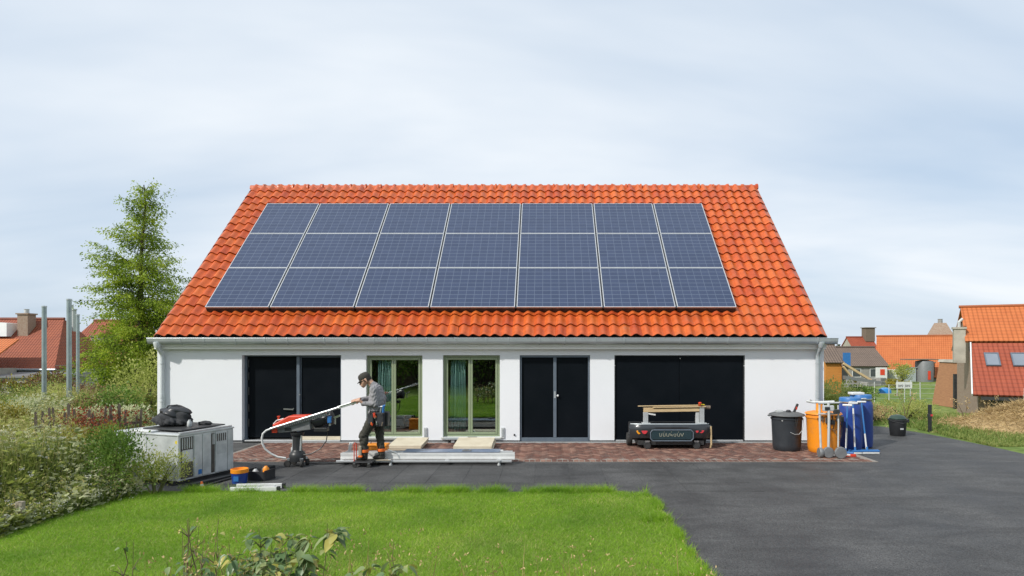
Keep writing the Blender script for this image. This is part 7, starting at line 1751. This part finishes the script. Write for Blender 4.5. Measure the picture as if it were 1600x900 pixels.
b = MB(); b.box(25.4, 37, 36.9, 37.1, ZG, -0.8); b.build('porch_back', M['dgreen'], re_, loc=rl)
tg = empty('tan_gable', (29.9, 46.5, ZG), label='tan brick gable wall left of the red roof with skylights', cat='house'); tl = (-28.6, -46.5, -ZG)
b = MB(); b.prism([(28.8, ZG), (29.9, ZG), (29.9, 1.0), (29.4, 1.0)], 'y', 46.6, 50.0); M['tanbrick'] = mat('tan_brick', (0.33, 0.165, 0.08), (0.25, 0.12, 0.06), rough=0.9, scale=3, stretch=(1, 1, 5)); b.build('wall', M['tanbrick'], tg, loc=tl)
b = MB(); b.box(28.35, 28.7, 46.55, 46.7, ZG, 0.2); b.build('dark_door', M['darkmetal'], tg, loc=tl)
b = MB(); b.prism([(29.3, 1.0), (30.0, 1.0), (29.9, 1.2), (29.4, 1.2)], 'y', 46.5, 50.1); b.build('coping', M['stucco'], tg, loc=tl)
# white plank fence at the right edge
wfn = empty('plank_fence', (24.6, 33.0, tz(24.6, 33)), label='short white plank fence in front of the red roof at the right edge', cat='fence')
for i in range(14):
    b = MB(); b.box(0.02 + i*0.14, 0.145 + i*0.14, -0.012, 0.012, -0.1, 1.62 + 0.03*math.sin(i*2.1)); b.build('plank', M['whiteplastic'], wfn)
for z in (0.4, 1.2):
    b = MB(); b.box(0, 2.0, 0.014, 0.05, z, z + 0.08); b.build('fence_rail', M['greywood'], wfn)
# tanks, clutter
tb = empty('white_tub', (44.3, 82.0, ZG), label='white round tub in front of the big orange roof', cat='tub')
b = MB(); b.lathe([(0.95, 0), (1.05, 0.1), (1.15, 1.35), (1.2, 1.4), (1.2, 1.5), (1.1, 1.5), (1.05, 1.2)], 24); b.build('shell', M['whiteplastic'], tb, smooth=True)
b = MB(); b.lathe([(1.16, 1.02), (1.19, 1.06), (1.16, 1.1)], 24); b.build('hoop', M['lgrey'], tb)
b = MB(); b.box(45.6, 46.9, 81.2, 82.5, ZG, -0.55); b.box(45.5, 47.0, 81.1, 82.6, -0.55, -0.48); o = b.build('grey_tank', M['zinc'], bevel=0.03); tag(o, 'pale blue grey square tank beside the white tub', 'tank')
tk = empty('dark_tank', (48.1, 81.5, ZG), label='tall dark grey round tank before the orange roof', cat='tank')
b = MB(); b.lathe([(1.05, 0), (1.05, 2.45), (1.0, 2.6), (0.4, 2.75), (0.001, 2.76)], 24); b.build('shell', M['mgrey'], tk, smooth=True)
b = MB(); b.box(-0.15, 0.15, -1.12, -1.04, 0.3, 1.4); b.build('red_strip', M['red'], tk); b = MB(); b.box(-2.6, 1.4, -0.9, 0.9, 2.78, 2.9); b.build('cover', M['oldwood'], tk)
b = MB(); b.box(51.2, 52.4, 80.4, 81.2, ZG, -1.6); b.box(51.4, 52.0, 80.5, 81.1, -1.6, -1.2); o = b.build('scrap_pile', M['darkmetal'], bevel=0.05); tag(o, 'dark scrap pile at the foot of the orange roof', 'scrap')
b = MB(); b.box(54.0, 54.9, 76.0, 76.7, ZG, -1.7); o = b.build('red_box', M['red'], bevel=0.05); tag(o, 'small red box in the field below the orange roof', 'box')
b = MB(); b.box(40.2, 41.3, 77.6, 78.2, -1.7, -0.4); b.box(40.3, 40.45, 77.7, 78.1, ZG, -1.7); b.box(41.0, 41.15, 77.7, 78.1, ZG, -1.7); o = b.build('red_white_sign', M['whiteplastic']); tag(o, 'white board with a red square by the brown cottage', 'sign')
b = MB(); b.box(40.45, 41.0, 77.57, 77.6, -1.3, -0.6); b.build('red_square', M['red'], o)
for i, x in enumerate((33.6, 36.4, 38.6)):
    b = MB(); b.box(-0.9, 0.9, -0.5, 0.5, 0, 0.5); b.box(-0.7, 0.5, -0.4, 0.4, 0.5, 0.85); o = b.build('pallet_stack', M['concrete'], bevel=0.04, loc=(x, 70 + 2*i, ZG + 0.02)); o.rotation_euler = (0, 0, 0.3*i); tag(o, ['grey stack of slabs beside the orange shed', 'grey stack of slabs before the brown cottage', 'grey stack of slabs left of the white tub'][i], 'stack', 'grey stacks in the field')
tpv = MB(); tpv.lathe([(0.62, 0), (0.60, 0.28), (0.45, 0.48), (0.2, 0.55), (0.001, 0.56)], 18, sy=0.6); o = tpv.build('blue_tarp', mat('bright_blue_tarp', (0.03, 0.24, 0.62), (0.02, 0.18, 0.5), rough=0.4, scale=4), smooth=True, loc=(32.5, 61.5, ZG)); tag(o, 'bright blue tarpaulin hump in the field above the hedge shrub', 'tarpaulin')
# notice board with unreadable lettering
nbd = empty('notice_board', (32.4, 58.0, ZG), label='white notice board with grey lettering on posts in the field', cat='sign')
b = MB(); b.box(-0.72, 0.72, -0.02, 0.02, 0.72, 1.30); b.build('board', M['whiteplastic'], nbd)
for x in (-0.6, 0.6):
    b = MB(); b.box(x - 0.03, x + 0.03, 0.021, 0.08, -0.1, 1.45); b.build('post', M['lgrey'], nbd)
b = MB(); GL = ['0', 'B', 'A', ' ', 'A', 'S', 'D']
x = -0.54
for k in range(7):
    if k != 3:
        w = 0.12
        for bx in ((x, x + 0.035, 0.84, 1.06), (x + w - 0.035, x + w, 0.84 + (0.08 if k % 2 else 0), 1.06), (x + 0.035, x + w - 0.035, 0.84, 0.875), (x + 0.035, x + w - 0.035, 0.935, 0.97) if k % 2 else (x + 0.035, x + w - 0.035, 1.025, 1.06)): b.box(bx[0], bx[1], -0.026, -0.021, bx[2], bx[3])
    x += 0.158
b.build('lettering', M['print_dark'], nbd)
# wire fence across the field
wfe = empty('wire_fence', (25.5, 52.0, ZG), label='thin wire fence on pale posts crossing the field on the right', cat='fence')
for i, x in enumerate(np.linspace(0, 9.6, 9)):
    b = MB(); b.tube([(x, 0.15*math.sin(i), -0.1), (x + 0.03*math.sin(i*3), 0.15*math.sin(i), 1.55 + 0.12*math.sin(i*2.2))], 0.035, 8); b.build('post', M['lgrey'], wfe)
for z in (0.3, 0.7, 1.1, 1.4):
    b = MB(); b.tube([(x, 0.15*math.sin(i), z + 0.02*math.sin(i*1.7 + z)) for i, x in enumerate(np.linspace(0, 9.6, 9))], 0.010, 5); b.build('wire', M['lgrey'], wfe)

# far wood on the horizon (one mass) and hedges behind the viewpoint that the panes mirror
def far_wood():
    g = np.random.default_rng(3); P, D, RD = [], [], []
    for side in (-1, 1):
        for i in range(46):
            t = g.uniform(0, 1); d = g.uniform(150, 300); u = (-0.98 + 0.5*t) if side < 0 else (0.36 + 0.55*t)
            x = u*d; r = g.uniform(3, 7); h = g.uniform(3.2, 6.0)*(0.9 if side > 0 else 1.1); m = 240
            q = unit(g.normal(size=(m, 3)))*np.array([r, r*0.6, h*0.55])*g.uniform(0.4, 1, (m, 1)); q[:, 2] += h*0.5; P.append(q + np.array([x, d, ZG])); D.append(g.normal(size=(m, 3))); RD.append(np.clip(0.2 + 0.6*g.random() + g.uniform(-.2, .2, m), 0, 1))
    P = np.concatenate(P); D = np.concatenate(D); RD = np.concatenate(RD); ln = g.uniform(0.6, 1.3, len(P)); v, q = leaf_arrays(P, D, ln, ln*0.7, 0, g)
    M['leaf_far'] = leafmat('far_leaves', [(0.0, (0.05, 0.07, 0.03)), (1.0, (0.17, 0.16, 0.08)), (0.5, (0.10, 0.12, 0.05))])
    o = link('far_wood', fastmesh('far_wood', v, q, M['leaf_far'], np.repeat(RD, 4))); tag(o, 'low far wood along the horizon', 'wood', kind='stuff')
far_wood()
proto = bush('garden_hedge', (-19.0, -4.5, 0), 2.0, 0.9, 4.2, 5200, 'leaf_green', 'tall hedge behind the viewpoint, mirrored in the window panes', 0.20, 61, group='hedges behind the viewpoint', lobes=16, cat='hedge')
for i in range(1, 9):
    c = proto.copy(); COL.objects.link(c); c.location = (-19.0 + 3.1*i, -4.5 + 0.5*math.sin(i*2), 0); c.rotation_euler = (0, 0, 0.5*i)
    for ch in proto.children:
        k = ch.copy(); COL.objects.link(k); k.parent = c
b = MB(); b.box(-22, 9, -6.6, -6.3, -0.1, 3.2); o = b.build('garden_wall', M['oldwood']); tag(o, 'dark board wall behind the hedges at the viewer\'s back', 'wall')
bush('field_shrub', (36.2, 66.0, ZG), 1.1, 0.9, 1.1, 1200, 'leaf_yellow', 'yellow green shrub in the field below the brown cottage', 0.16, 71)
bush('field_shrub', (43.2, 78.0, ZG), 1.4, 1.0, 2.3, 1500, 'leaf_olive', 'olive shrub left of the white tub', 0.2, 72)
